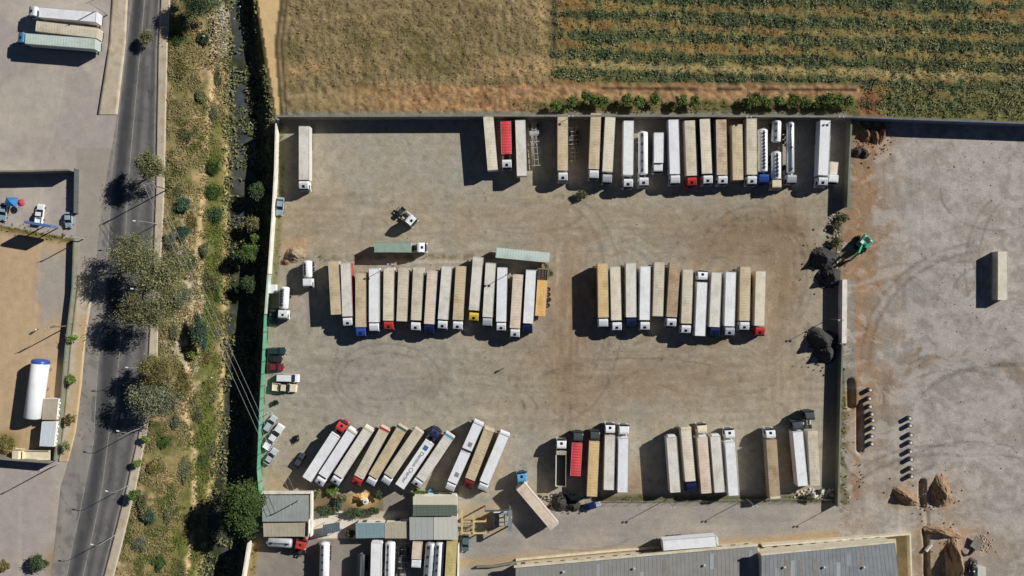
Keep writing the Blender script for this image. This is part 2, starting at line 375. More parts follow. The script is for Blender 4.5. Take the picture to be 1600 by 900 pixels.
    dry = mixc(dry, A(152, 132, 96), sst(.5, .7, st) * .8); dry = mixc(dry, A(104, 96, 58), sst(.5, .7, n2) * .8); dry = mixc(dry, A(160, 132, 94), np.exp(-((Y - 108 - (n2 - .5) * 30) / 14) ** 2) * sst(.35, .6, n1)); dry = mixc(dry, A(176, 150, 106), np.exp(-((X - 846 - (n3 - .5) * 14 - (n2 - .5) * 20) / 9) ** 2) * .8)
    dry = dry * (1 + (n3 - .5) * 0.4 + (n4 - .5) * .3)[..., None]
    row = (Y - 22 - 0.03 * (X - 865) - (n2 - .5) * 7) / 31.3; f = np.abs(row - np.round(row))
    cg = full(A(82, 88, 56)); cg = mixc(cg, A(104, 102, 60), sst(.5, .68, n3)); cg = mixc(cg, A(62, 70, 48), sst(.5, .66, n2) * .8); cg = mixc(cg, A(40, 42, 30), sst(.6, .75, fbm(X, Y * .6, 14, 240, 3)) * .8)
    soil = full(A(132, 112, 68)); soil = mixc(soil, A(142, 108, 64), sst(.45, .62, n1)); soil = mixc(soil, A(140, 130, 80), sst(.45, .62, n2) * .9)
    pr = np.exp(-((Y - 100 - .03 * (X - 865) - (n2 - .5) * 8) / 6) ** 2) * sst(.3, .5, n1 * .6 + n3 * .4); soil = mixc(soil, A(172, 156, 108), pr * .9)
    soil = soil * (1 + (n4 - .5) * 0.6 + (n3 - .5) * .4)[..., None]
    gm = .25 + .75 * (1 - sst(.2, .42, f + (n3 - .5) * .4 + sst(.5, .72, n1) * .12 - (n2 - .5) * .3)); gm = np.clip(gm, 0, 1)
    crop = soil * (1 - gm[..., None]) + cg * gm[..., None]
    far = sst(1330, 1420, X) * sst(128, 150, Y); crop = mixc(crop, A(104, 104, 60), far * .7)
    m = sst(850, 878, X + (n3 - .5) * 30 + (n2 - .5) * 30)
    edge = np.exp(-((X - 866 - (n3 - .5) * 8) / 5) ** 2) * (Y < 92)
    fld = dry * (1 - m[..., None]) + crop * m[..., None]; fld = mixc(fld, A(62, 60, 40), edge * .85)
    om = sst(126, 138, Y + (n3 - .5) * 10) * (1 - sst(1320, 1375, X + (n3 - .5) * 30)) * sst(450, 700, X + (n2 - .5) * 200)
    osoil = full(A(156, 126, 92)); osoil = mixc(osoil, A(130, 98, 70), sst(.45, .62, n3)); osoil = mixc(osoil, A(188, 146, 100), sst(.55, .7, n4) * .7)
    fld = fld * (1 - om[..., None]) + osoil * om[..., None]
    e = np.exp(-((Y - 138 - (X - 950) * .006) / 2.6) ** 2) * (X > 940) * (X < 1340) * sst(.3, .42, n2); fld = mixc(fld, A(52, 40, 30), e * .95)
    gm = sst(150, 162, Y + (n3 - .5) * 14) * (X < 1345) * sst(780, 880, X); fld = mixc(fld, A(84, 88, 52), gm * .85)
    e = np.exp(-((X - 1358) / 14) ** 2 - ((Y - 162) / 20) ** 2); fld = mixc(fld, A(124, 78, 56), np.clip(e * 1.6, 0, 1))
    bt = np.interp(X, [p[0] for p in BT], [p[1] for p in BT]); e = sst(-14, -9, Y - bt); fld = mixc(fld, A(122, 118, 104), e * (X < 1325))
    # --- track beside the field
    track = full(A(202, 172, 126)); track = track * (1 + (n3 - .5) * .16)[..., None]
    xt = np.interp(Y, [-200, 0, 68, 180], [438, 437, 428, 436]); fld = mixc(fld, A(70, 58, 44), np.clip(np.exp(-((X - xt - 4) / 2.2) ** 2) + np.exp(-((X - xt - 12) / 1.8) ** 2), 0, 1) * .9)
    # --- verge, stream and bank
    sr = pl(Y, SR); dl = pl(Y, DL); t = (X - sr) / (dl - sr)
    vg = full(A(134, 120, 80)); vg = mixc(vg, A(100, 98, 58), sst(.45, .62, n2) * .9); vg = mixc(vg, A(168, 142, 106), sst(.54, .72, fbm(X, Y, 24, 66)) * .9)
    vg = mixc(vg, A(78, 80, 46), sst(.57, .7, fbm(X, Y, 16, 72)) * .8)
    gs = np.exp(-((t - 0.78 - (n2 - .5) * .25) / .14) ** 2) * sst(150, 260, Y); vg = mixc(vg, A(92, 96, 44), np.clip(gs * 1.1, 0, .95) * (.5 + n3))
    pt = np.exp(-((X - pl(Y, [(-200, 338), (0, 335), (68, 330), (230, 318), (300, 313), (420, 305), (470, 312), (540, 300), (560, 291), (640, 286), (700, 298), (800, 297), (900, 285)]) - (n3 - .5) * 8) / 3.6) ** 2)
    vg = mixc(vg, A(206, 176, 136), np.clip(pt * (.5 + n2), 0, .95))
    e = np.exp(-((t - .97) / .05) ** 2); vg = mixc(vg, A(186, 166, 116), np.clip(e * (.3 + n2), 0, .9))
    e = np.exp(-((Y - 480) / 130) ** 2) * np.exp(-((X - 285) / 30) ** 2) * sst(.5, .65, n3); vg = mixc(vg, A(206, 192, 166), e * .7)
    e = np.exp(-((Y - 30) / 70) ** 2) * np.exp(-((X - 345) / 18) ** 2); vg = mixc(vg, A(166, 156, 138), e * .8)
    vg = vg * (1 + (n3 - .5) * .5 + (n4 - .5) * .5)[..., None]
    wet = full(A(70, 76, 76)); wet = mixc(wet, A(62, 64, 44), sst(.4, .55, n2)); wet = mixc(wet, A(84, 82, 66), sst(.55, .68, n3)); wet = wet * (1 + (n3 - .5) * .3)[..., None]
    bank = full(A(100, 92, 60)); bank = mixc(bank, A(64, 68, 40), sst(.45, .6, n2)); bank = mixc(bank, A(150, 122, 84), sst(.58, .7, n3) * .8)
    bank = bank * (1 + (n4 - .5) * .5)[..., None]
    # --- land west of the road
    sand = full(A(181, 156, 124)); g = sst(52, 62, X + (n2 - .5) * 34) * sst(380, 410, Y) * (1 - sst(470, 530, Y + (n2 - .5) * 60)); sand = mixc(sand, A(156, 148, 140), g * .9)
    sand = sand * (1 + (fbm(X * 4, Y * .6, 30, 81, 3) - .5) * .16 + (n3 - .5) * .12)[..., None]
    g = np.exp(-((X - 8) / 22) ** 2 - ((Y - 692) / 16) ** 2); sand = mixc(sand, A(130, 112, 66), np.clip(g * 1.4, 0, .9) * (.5 + n3))
    g = np.exp(-((Y - 352 - X * .18 - (n3 - .5) * 10) / 8) ** 2) * (X < 118); sand = mixc(sand, A(104, 94, 46), np.clip(g * 1.5, 0, .95))
    fore = full(A(162, 152, 144)); fore = mixc(fore, A(174, 164, 152), sst(.45, .62, n1)); fore = fore * (1 + (n2 - .5) * .14 + (n3 - .5) * .12)[..., None]
    g = np.exp(-((X - 150 * 0 - 86) / 14) ** 2 - ((Y - 880) / 22) ** 2); fore = mixc(fore, A(150, 128, 80), np.clip(g, 0, .8))
    g = ((X > 118) & (X < 180) & (Y > 230) & (Y < 470)) * 1.0; fore = mixc(fore, A(150, 141, 130), g * .8)
    return lot, yard, lane, serv, fld, track, vg, wet, bank, sand, fore

bt = np.interp(X, [p[0] for p in BT], [p[1] for p in BT])
sr = pl(Y, SR); dl = pl(Y, DL); dr = pl(Y, DR); wlx = pl(Y, WL); rwx = pl(Y, RWALL); lxx = pl(Y, LL)
xt = np.interp(Y, [-200, 0, 68, 186], [438, 437, 428, 438])
KINDS = ["gravel_lot", "gravel_yard", "access_lane", "service_yard", "field", "dirt_track", "verge", "stream_bed", "bank", "sand_yard", "forecourt"]
kind = np.full(X.shape, 0)
kind[(X >= rwx)] = 1
kind[(Y > 785) & (X >= 716)] = 2; kind[(Y > 785) & (X >= 1440)] = 1; kind[(Y > 775) & (X > 1312)] = 1
kind[(Y > 772) & (X < 716)] = 3
kind[(Y < bt) & (X >= xt)] = 4; kind[(Y < 180) & (X < xt) & (X >= wlx)] = 5
kind[X < wlx] = 8; kind[X < dr] = 7; kind[X + (fbm(X, Y, 16, 200, 3) - .5) * 16 < dl] = 6
kind[X < sr] = 10; kind[(X < lxx) & (Y > 352 + X * .18) & (Y < 716)] = 9
kind[(X < sr) & (X > lxx - 2)] = 10
cols = paint()
CL = np.zeros(X.shape + (3,), dtype=np.float32)
for k in range(len(KINDS)):
    CL[kind == k] = cols[k][kind == k]
Z = height(X, Y)
Z = np.where((X < sr - 1) & (X > lxx - 60), Z - 0.05, Z)
kk = H / F
PX = (X - 800) * kk; PY = (450 - Y) * kk
GM = {k: ground_mat("ground_" + k, *(s)) for k, s in {"gravel_lot": (.26, .6), "gravel_yard": (.3, .7), "access_lane": (.22, .5), "service_yard": (.14, .3), "field": (.3, .8), "dirt_track": (.14, .4),
      "verge": (.34, .9), "stream_bed": (.2, .5), "bank": (.34, .9), "sand_yard": (.12, .35), "forecourt": (.12, .3)}.items()}
idx = np.arange(NX * NY).reshape(NY, NX)
qk = kind[:-1, :-1]
for k, nm in enumerate(KINDS):
    jj, ii = np.nonzero(qk == k)
    if len(jj) == 0: continue
    q = np.stack([idx[jj, ii], idx[jj + 1, ii], idx[jj + 1, ii + 1], idx[jj, ii + 1]], 1)
    u, inv = np.unique(q.ravel(), return_inverse=True)
    v = np.stack([PX.ravel()[u], PY.ravel()[u], Z.ravel()[u]], 1)
    me = fast_mesh(nm, v, inv.reshape(-1, 4), CL.reshape(-1, 3)[u], GM[nm], smooth=True)
    tag(obj(nm, me), kind="structure")
# outer land to the horizon
R0x0, R0x1 = PX[0, 0], PX[0, -1]; R0y1, R0y0 = PY[0, 0], PY[-1, 0]; B = 4000.0
xs = [-B, R0x0, R0x1, B]; ys = [-B, R0y0, R0y1, B]
v = [(x, y, -0.03) for y in ys for x in xs]
q = [(j * 4 + i, j * 4 + i + 1, (j + 1) * 4 + i + 1, (j + 1) * 4 + i) for j in range(3) for i in range(3) if not (i == 1 and j == 1)]
me = fast_mesh("land", v, q, np.tile(np.array(A(128, 118, 96), dtype=np.float32), (16, 1)), GM["field"])
tag(obj("land", me), kind="structure")

# ------------------------------------------------------------------ road, pavements, markings
def strip(name, left, right, n, z, colfn, material, y0=-130, y1=1030, step=3.0, kerb=0.0, kind_="structure"):
    ys_ = np.arange(y0, y1 + .1, step); u = np.linspace(0, 1, n + 1)
    U, YY = np.meshgrid(u, ys_); a = pl(YY, left); b = pl(YY, right); XX = a + (b - a) * U
    c = colfn(XX, YY, U); vx = (XX - 800) * kk; vy = (450 - YY) * kk; vz = np.full_like(vx, z)
    if kerb:                          # a step down at both sides
        XX2 = np.concatenate([XX[:, :1], XX, XX[:, -1:]], 1); YY2 = np.concatenate([YY[:, :1], YY, YY[:, -1:]], 1)
        vx = (XX2 - 800) * kk; vy = (450 - YY2) * kk; vz = np.full_like(vx, z); vz[:, 0] = z - kerb; vz[:, -1] = z - kerb
        c = np.concatenate([c[:, :1], c, c[:, -1:]], 1)
    m_, n_ = vx.shape; id_ = np.arange(m_ * n_).reshape(m_, n_)
    q = np.stack([id_[:-1, :-1], id_[1:, :-1], id_[1:, 1:], id_[:-1, 1:]], -1).reshape(-1, 4)
    me = fast_mesh(name, np.stack([vx, vy, vz], -1).reshape(-1, 3), q, c.reshape(-1, 3), material)
    return tag(obj(name, me), kind=kind_)
RM = ground_mat("asphalt", .1, .25, 3.5); PMt = ground_mat("pavement", .1, .25)
def cm(base, c, m): return base * (1 - m[..., None]) + np.array(c) * m[..., None]
def road_col(x, y, u):
    e = pl(y, EDGE_LINE); mline = pl(y, MID_LINE); r = pl(y, RR); n = fbm(x, y, 40, 91); s = fbm(x * 3, y * .35, 24, 95, 3)
    c = np.empty(x.shape + (3,)); c[:] = A(114, 111, 108)
    c = cm(c, A(138, 132, 125), (x < e) * 1.0)                                  # shoulder, older and paler
    t = (x - e) / (mline - e); t2 = (x - mline) / (r - mline)
    c = cm(c, A(66, 67, 69), np.exp(-((t - .5) / .36) ** 4) * (x > e) * .9)     # freshly relaid lane
    for q in (.25, .75): c = cm(c, A(78, 77, 77), np.exp(-((t2 - q) / .13) ** 2) * (x > mline) * .7)
    c = cm(c, A(132, 126, 118), sst(.86, 1, t2) * .7)
    c = c * (1 + (s - .5) * .35 + (n - .5) * .2)[..., None]
    c = cm(c, A(78, 77, 77), sst(.6, .68, fbm(x, y, 14, 99)) * .35); cr = np.abs(fbm(x, y * .6, 18, 230, 3) - .5); c = cm(c, A(60, 60, 60), (1 - sst(.004, .014, cr)) * .5)
    for (px_, py_, w_, h_) in ((214, 380, 9, 26), (150, 640, 7, 22), (128, 800, 8, 30), (222, 120, 10, 18), (172, 690, 8, 14), (196, 620, 6, 30)): c = cm(c, A(88, 87, 86), ((np.abs(x - px_) < w_) & (np.abs(y - py_) < h_)) * .6)
    return c
tag(strip("road", RL, RR, 40, -0.01, road_col, RM), kind="structure")
def pave_col(x, y, u):
    c = np.empty(x.shape + (3,)); c[:] = A(182, 170, 150); n = fbm(x, y, 20, 103); return cm(c * (1 + (n - .5) * .25)[..., None], A(160, 140, 106), sst(.52, .7, fbm(x, y, 9, 107)) * .6)
strip("pavement", [(a, b + .2) for a, b in RR], SR, 6, 0.11, pave_col, PMt, kerb=0.13)
def pave2_col(x, y, u):
    c = pave_col(x, y, u); return cm(c, A(186, 158, 118), sst(.3, .6, u) * (y > 490) * .8)
strip("pavement", LL, [(a, b - .2) for a, b in RL], 6, 0.11, pave2_col, PMt, y0=430, y1=723, kerb=0.13)
strip("pavement", [(-200, 188), (68, 170), (180, 152)], [(-200, 207.6), (0, 199.7), (68, 196.7), (180, 183.7)], 6, 0.11, pave_col, PMt, y0=-130, y1=180, kerb=0.13)
ML = mat("road_marking_paint", A(150, 147, 140), .8, noise=.35, scale=1.5, stain=A(110, 106, 100), stain_amt=.8)
def line(pts, w, z=-0.004, y0=-130, y1=1030, dash=None):
    ys_ = np.arange(y0, y1, 4.0); vs = []; qs = []
    for i in range(len(ys_) - 1):
        if dash and (i % dash[0]) >= dash[1]: continue
        o = len(vs)
        for yy in (ys_[i], ys_[i + 1]):
            x = float(pl(yy, pts))
            for s in (-1, 1): p = W(x + s * w / 2, yy); vs.append((p.x, p.y, z))
        qs.append((o, o + 2, o + 3, o + 1))
    me = fast_mesh("road_marking", vs, qs, None, ML); tag(obj("road_marking", me), kind="structure")
line(EDGE_LINE, 1.1); line(MID_LINE, 1.1); line([(a, b - 3) for a, b in RR], .8)
# ------------------------------------------------------------------ vehicle materials
WHITE = mat("white_paint", (.78, .79, .80), .35, noise=.05, scale=.8, stain=(.5, .48, .44), stain_amt=.25)
GREYW = mat("silver_paint", (.46, .48, .50), .35, noise=.06)
RED = mat("red_paint", (.52, .045, .04), .35, noise=.1, stain=(.3, .05, .04), stain_amt=.4)
DRED = mat("dark_red_paint", (.19, .025, .03), .35, noise=.12)
NAVY = mat("navy_paint", (.012, .018, .075), .35, noise=.12)
BLUE = mat("blue_paint", (.03, .08, .33), .35, noise=.1)
SKYB = mat("sky_blue_paint", (.1, .36, .58), .35, noise=.1)
YEL = mat("yellow_paint", (.75, .52, .06), .4, noise=.1)
DGREY = mat("charcoal_paint", (.055, .062, .07), .35, noise=.12)
GREEN = mat("green_paint", (.03, .30, .16), .4, noise=.15, scale=2)
BLACK = mat("black_plastic", (.015, .015, .017), .5, noise=.2)
GLASS = mat("tinted_glass", (.012, .018, .022), .06, noise=.05, spec=.6)
RUB = mat("tyre_rubber", (.02, .02, .02), .9, noise=.2)
RIM = mat("wheel_steel", (.35, .35, .36), .4, metal=.6)
CHAS = mat("chassis_steel", (.05, .045, .042), .7, noise=.3)
ALU = mat("aluminium_trim", (.55, .55, .54), .4, metal=.3, noise=.15)
LAMP = mat("headlight_glass", (.7, .72, .74), .12, spec=.7)
LAMPR = mat("tail_light_glass", (.35, .02, .015), .25)
CREAMP = mat("cream_paint", A(214, 204, 176), .45, noise=.1, stain=A(160, 140, 100), stain_amt=.35)
def paintmat(k): return {"white": WHITE, "silver": GREYW, "red": RED, "dark red": DRED, "navy": NAVY, "blue": BLUE, "sky blue": SKYB, "yellow": YEL, "charcoal": DGREY, "cream": CREAMP, "green": GREEN, "black": BLACK}[k]
ROOFC = {"white": ((234, 234, 236), (200, 196, 188), .35), "lilac": ((224, 224, 232), (198, 196, 196), .3), "light": ((214, 209, 198), (184, 172, 150), .5), "cream": ((216, 206, 184), (186, 168, 134), .5),
         "beige": ((202, 192, 170), (174, 158, 130), .6), "tan": ((197, 179, 146), (166, 144, 108), .6), "brown": ((172, 150, 120), (146, 112, 78), .8), "stained": ((194, 174, 146), (138, 100, 68), .95),
         "gold": ((206, 178, 128), (176, 140, 88), .6), "orange": ((214, 172, 106), (186, 140, 84), .6), "red": ((204, 70, 74), (170, 50, 54), .5), "pinkish": ((214, 196, 176), (190, 162, 132), .6),
         "palegreen": ((186, 200, 190), (160, 172, 158), .5), "grey": ((190, 190, 188), (150, 148, 142), .6), "rack": ((194, 170, 120), (140, 112, 70), .8), "yellow": ((196, 180, 120), (160, 140, 84), .6)}
def roofmat(k):
    c, s, a = ROOFC[k]; return mat("tarpaulin_" + k, A(*c), .6, noise=.1, scale=1.6, stain=A(*[v * .9 for v in s]), stain_amt=min(1, a * 1.3))
SIDE = {}
def sidemat(k):
    c, s, a = ROOFC[k]; return mat("trailer_side_" + k, A(*c, .9), .5, noise=.08, stain=A(*s), stain_amt=a * .5)

_C = {}
def cached(key, fn):
    if key not in _C: _C[key] = fn()
    return _C[key]

def wheel_mesh(r=.5, w=.34):
    def f():
        b = MB(); b.tube((0, -w / 2, 0), (0, w / 2, 0), r, n=14, mi=0)
        for s in (-1, 1): b.tube((0, s * (w / 2 - .02), 0), (0, s * (w / 2 + .015), 0), r * .56, r * .5, n=10, mi=1)
        return b.mesh("wheel", [RUB, RIM])
    return cached(("wheel", r, w), f)

CABPROF = [(0, .95), (0, 3.5), (.12, 3.78), (.6, 3.86), (1.35, 3.62), (1.86, 3.36), (1.98, 3.2), (2.26, 1.98), (2.34, 1.1), (2.34, .48), (1.95, .42), (1.5, .95)]
CABLOW = [(0, .95), (0, 2.95), (.1, 3.06), (1.5, 3.06), (1.8, 2.96), (1.9, 2.84), (2.26, 1.95), (2.34, 1.1), (2.34, .48), (1.95, .42), (1.5, .95)]
def cab_mesh(low):
    def f():
        b = MB(); b.prism(CABLOW if low else CABPROF, -1.24, 1.24, taper=(lambda x, z: .93 if z > (2.9 if low else 3.3) else 1.0))
        me = b.mesh("cab", [WHITE], bevel=.07)
        return me
    return cached(("cab", low), f)
def quad_panel(name, pts, th, m):          # thin solid panel on 4 points
    p = [Vector(q) for q in pts]; n = (p[1] - p[0]).cross(p[3] - p[0]).normalized()
    b = MB(); b.hexa([q - n * .02 for q in p], [q + n * th for q in p]); return b.mesh(name, [m])
def add_cab(root, x0, paint, hatch=True, low=False, rz=0.0, y0=0.0, sun=True):
    pm = paintmat(paint)
    c = obj("cab", cab_mesh(low), root, (x0, y0, 0), (0, 0, rz), pm)
    A0, A1 = ((1.9, 2.84), (2.26, 1.95)) if low else ((1.985, 3.18), (2.26, 1.98))
    obj("windscreen", cached(("ws", low), lambda: quad_panel("windscreen", [(A1[0], -1.08, A1[1]), (A1[0], 1.08, A1[1]), (A0[0], 1.04, A0[1]), (A0[0], -1.04, A0[1])], .02, GLASS)), c)
    for s in (-1, 1):
        zt = 2.78 if low else 3.05
        def sw(s=s, zt=zt):
            b = MB(); b.hexa([(.95, s * 1.18, 2.0), (2.05, s * 1.18, 2.0), (2.05, s * 1.262, 2.0), (.95, s * 1.262, 2.0)], [(.95, s * 1.15, zt), (1.8, s * 1.15, zt), (1.8, s * 1.262, zt), (.95, s * 1.262, zt)])
            return b.mesh("side_window", [GLASS])
        obj("side_window", cached(("sw", low, s), sw), c)
        def mr(s=s):
            b = MB(); b.box(2.05, 2.22, s * 1.33 - .12, s * 1.33 + .12, 2.0, 2.85); b.box(2.0, 2.1, min(s * 1.2, s * 1.4), max(s * 1.2, s * 1.4), 2.86, 2.92); return b.mesh("mirror", [BLACK], bevel=.03)
        obj("mirror", cached(("mr", s), mr), c)
        def hl(s=s):
            b = MB(); b.box(2.3, 2.37, s * .9 - .22, s * .9 + .22, .75, 1.0); return b.mesh("headlight", [LAMP])
        obj("headlight", cached(("hl", s), hl), c)
    obj("grille", cached("grille", lambda: (lambda b: (b.box(2.31, 2.365, -.75, .75, 1.15, 1.75), b.mesh("grille", [BLACK]))[1])(MB())), c)
    if hatch:
        def ht():
            b = MB()
            if low: b.box(.85, 1.4, -.3, .3, 3.0, 3.1)
            else:
                b.hexa([(1.02, -.33, 3.70), (1.62, -.33, 3.44), (1.62, .33, 3.44), (1.02, .33, 3.70)], [(1.02, -.33, 3.81), (1.62, -.33, 3.55), (1.62, .33, 3.55), (1.02, .33, 3.81)])
            return b.mesh("roof_hatch", [GLASS], bevel=.02)
        obj("roof_hatch", cached(("ht", low), ht), c)
    if sun and not low:
        def sv():
            b = MB(); b.hexa([(1.93, -1.1, 3.24), (2.2, -1.1, 3.08), (2.2, 1.1, 3.08), (1.93, 1.1, 3.24)], [(1.93, -1.1, 3.28), (2.2, -1.1, 3.12), (2.2, 1.1, 3.12), (1.93, 1.1, 3.28)]); return b.mesh("sun_visor", [GLASS])
        obj("sun_visor", cached("sv", sv), c)
    return c
def add_tractor_chassis(root, x0, paint, rz=0.0, y0=0.0, tail=3.6):
    def f():
        b = MB()
        for s in (-1, 1): b.box(-tail, 1.9, s * .42 - .06, s * .42 + .06, .72, 1.0)
        for x in (-tail + .1, -tail + 1.2, -1.2, 0.1): b.box(x, x + .12, -.4, .4, .74, .95)
        b.tube((-tail + 1.35, 0, 1.0), (-tail + 1.35, 0, 1.16), .55, n=14)
        return b.mesh("tractor_frame", [CHAS])
    ch = obj("tractor_frame", cached(("tf", tail), f), root, (x0, y0, 0), (0, 0, rz))
    for s in (-1, 1):
        obj("wheel", wheel_mesh(.5, .34), ch, (1.35, s * 1.05, .5))
        obj("wheel", wheel_mesh(.5, .62), ch, (-tail + 1.35, s * .92, .5))
        obj("fuel_tank", cached(("ft", s), lambda s=s: (lambda b: (b.tube((-1.5, s * .88, .72), (-.3, s * .88, .72), .32, n=12), b.mesh("fuel_tank", [ALU]))[1])(MB())), ch)
        obj("mudguard", cached(("mg", s, tail), lambda s=s: (lambda b: (b.prism([(-tail + .7, .95), (-tail + .95, 1.1), (-tail + 1.75, 1.1), (-tail + 2.0, .95), (-tail + 2.0, .99), (-tail + 1.75, 1.14), (-tail + .95, 1.14), (-tail + .7, .99)], s * .92 - .32, s * .92 + .32), b.mesh("mudguard", [BLACK]))[1])(MB())), ch)
    return ch

def box_body(L, x0, z0, z1, style, w=1.275):
    """box of a trailer or lorry, rear at x0; returns mesh with sides, separate roof mesh"""
    def body():
        b = MB(); b.box(x0, x0 + L, -w, w, z0, z1 - .04)
        if style == 'tarp':                       # curtain pleats / posts on the sides
            n = int(L / 1.36)
            for i in range(n + 1):
                x = x0 + .04 + i * (L - .08) / n
                for s in (-1, 1): b.box(x - .03, x + .03, min(s * w, s * (w + .012)), max(s * w, s * (w + .012)), z0, z1 - .1)
        return b.mesh("box_body", [WHITE])
    def roof():
        b = MB(); n = max(4, int(L / .34)); step = L / n; ny = 6; vs = []
        for i in range(n + 1):
            bow = 1 if i % 2 == 0 else 0
            for j in range(ny + 1):
                y = -w + 2 * w * j / ny; u = j / ny
                if style == 'tarp': z = z1 + .02 + .03 * math.sin(math.pi * u) + (.013 if bow else -.008) * (1 if 0 < j < ny else 0)
                elif style == 'ribbed': z = z1 + .1 * math.sin(math.pi * u) + (.04 if bow else -.02)
                elif style == 'rack': z = z1 + (.06 if bow else -.05) * (1 if 0 < j < ny else .4)
                else: z = z1 + .012 * math.sin(math.pi * u)
                vs.append((x0 + i * step, y, z))
        m = ny + 1
        fs = [(i * m + j, (i + 1) * m + j, (i + 1) * m + j + 1, i * m + j + 1) for i in range(n) for j in range(ny)]
        b.add(vs, fs); me = b.mesh("roof", [WHITE]); 
        return me
    k = (round(L, 1), round(x0, 2), z0, z1, style, w)
    return cached(("body",) + k, body), cached(("roof",) + k, roof)

def add_box(root, L, x0, style, roofk, z0=1.12, z1=4.0, header=None, doors=True, nose=None, w=1.275, name="trailer"):
    L = round(L, 1); bm_, rm_ = box_body(L, x0, z0, z1, style, w)
    t = obj(name, bm_, root, material=sidemat(roofk))
    obj("roof", rm_, t, material=roofmat(roofk))
    for s in (-1, 1):
        obj("roof_rail", cached(("rail", L, x0, z1, s, w), lambda: (lambda b: (b.box(x0, x0 + L, min(s * (w - .05), s * (w + .02)), max(s * (w - .05), s * (w + .02)), z1 - .12, z1 + .035), b.mesh("roof_rail", [ALU]))[1])(MB())), t)
    for x in (x0, x0 + L - .07):
        obj("end_rail", cached(("erail", x, z1, w), lambda: (lambda b: (b.box(x - .012, x + .082, -w + .05, w - .05, z1 - .1, z1 + .045), b.mesh("end_rail", [ALU]))[1])(MB())), t)
    if header:
        obj("roof_header", cached(("hdr", x0, z1, w), lambda: (lambda b: (b.box(x0 - .02, x0 + .5, -w + .01, w - .01, z1 + .04, z1 + .14), b.mesh("roof_header", [WHITE], bevel=.03))[1])(MB())), t, material=paintmat(header) if isinstance(header, str) else header)
    if doors:
        for s in (-1, 1):
            obj("rear_door", cached(("door", x0, z0, z1, s, w), lambda: (lambda b: (b.box(x0 - .05, x0, min(s * .02, s * (w - .04)), max(s * .02, s * (w - .04)), z0 + .05, z1 - .14), [b.tube((x0 - .08, s * q, z0 + .1), (x0 - .08, s * q, z1 - .2), .02, n=6) for q in (.3, .7)], b.mesh("rear_door", [WHITE]))[2])(MB())), t, material=sidemat(roofk))
    if nose:                                        # refrigeration unit on the front wall
        obj("cooling_unit", cached(("nose", round(x0 + L, 2)), lambda: (lambda b: (b.box(x0 + L, x0 + L + .5, -.95, .95, 2.3, 3.95), [b.box(x0 + L + .5, x0 + L + .53, -.8 + i * .42, -.5 + i * .42, 2.6, 3.7) for i in range(4)], b.mesh("cooling_unit", [WHITE, BLACK], bevel=.06))[2])(MB())), t)
    return t
def add_trailer_gear(t, L, x0, legs=True, z=1.12):
    L = round(L, 1)
    def f():
        b = MB()
        for s in (-1, 1): b.box(x0 + .2, x0 + L - .3, s * .5 - .06, s * .5 + .06, z - .32, z - .005)
        b.box(x0 + .05, x0 + .2, -1.1, 1.1, .55, .7)
        for s in (-1, 1): b.box(x0 + .08, x0 + .2, s * .6 - .05, s * .6 + .05, .7, z - .01)
        return b.mesh("trailer_frame", [CHAS])
    obj("trailer_frame", cached(("tfr", L, x0, z), f), t)
    for i in range(3):
        for s in (-1, 1): obj("wheel", wheel_mesh(.5, .38), t, (x0 + L * .165 + i * 1.31, s * 1.04, .5))
    if legs:
        for s in (-1, 1):
            obj("landing_leg", cached(("ll", round(x0 + L, 1), s, z), lambda: (lambda b: (b.box(x0 + L - 2.75, x0 + L - 2.63, s * .75 - .06, s * .75 + .06, .06, z - .01), b.box(x0 + L - 2.85, x0 + L - 2.53, s * .75 - .13, s * .75 + .13, 0.01, .06), b.mesh("landing_leg", [CHAS]))[2])(MB())), t)

def frame_of(rear, front, z=4.0):
    r = W(*rear, z); f = W(*front, z); d = f - r; d.z = 0
    return r, f, d.length, math.atan2(d.y, d.x)

def set_id(o, label, cat, group=None): return tag(o, label, cat, group)

def lorry(rear, front, cab, roof, style='tarp', paint=None, hatch=True, header=None, nose=None, label="", group=None, low=False, zr=4.0, side=None, name=None, cat=None):
    """articulated lorry: rear / front ends of the trailer roof and front of the cab in photograph pixels"""
    r, f, L, a = frame_of(rear, front, zr)
    root = empty(name or ("semi_truck" if cab else "semi_trailer"), (r.x, r.y, 0), a)
    t = add_box(root, L, 0.0, style, roof, header=header, nose=nose, z1=zr)
    if side: t.material_slots[0].link = 'OBJECT'; t.material_slots[0].material = paintmat(side)
    add_trailer_gear(t, L, 0.0, legs=True)
    if cab:
        c = W(*cab, 2.6); dv = c - f; dv.z = 0; ca, sa = math.cos(-a), math.sin(-a)
        lx, ly = dv.x * ca - dv.y * sa, dv.x * sa + dv.y * ca
        if abs(ly) < .45 * max(lx, .1):            # straight rig
            x = L + max(lx - 2.34, .22); add_cab(root, x, paint, hatch, low, 0, ly * .6); add_tractor_chassis(root, x, paint, 0, ly * .6)
        else:
            ang = math.atan2(ly, lx + 1.2); kx = L - 1.2
            d = math.hypot(lx + 1.2, ly) - 2.34; x = kx + math.cos(ang) * d; y = math.sin(ang) * d
            add_cab(root, x, paint, hatch, low, ang, y); add_tractor_chassis(root, x, paint, ang, y)
    set_id(root, label, cat or ("truck" if cab else "trailer"), group)
    return root, t, L

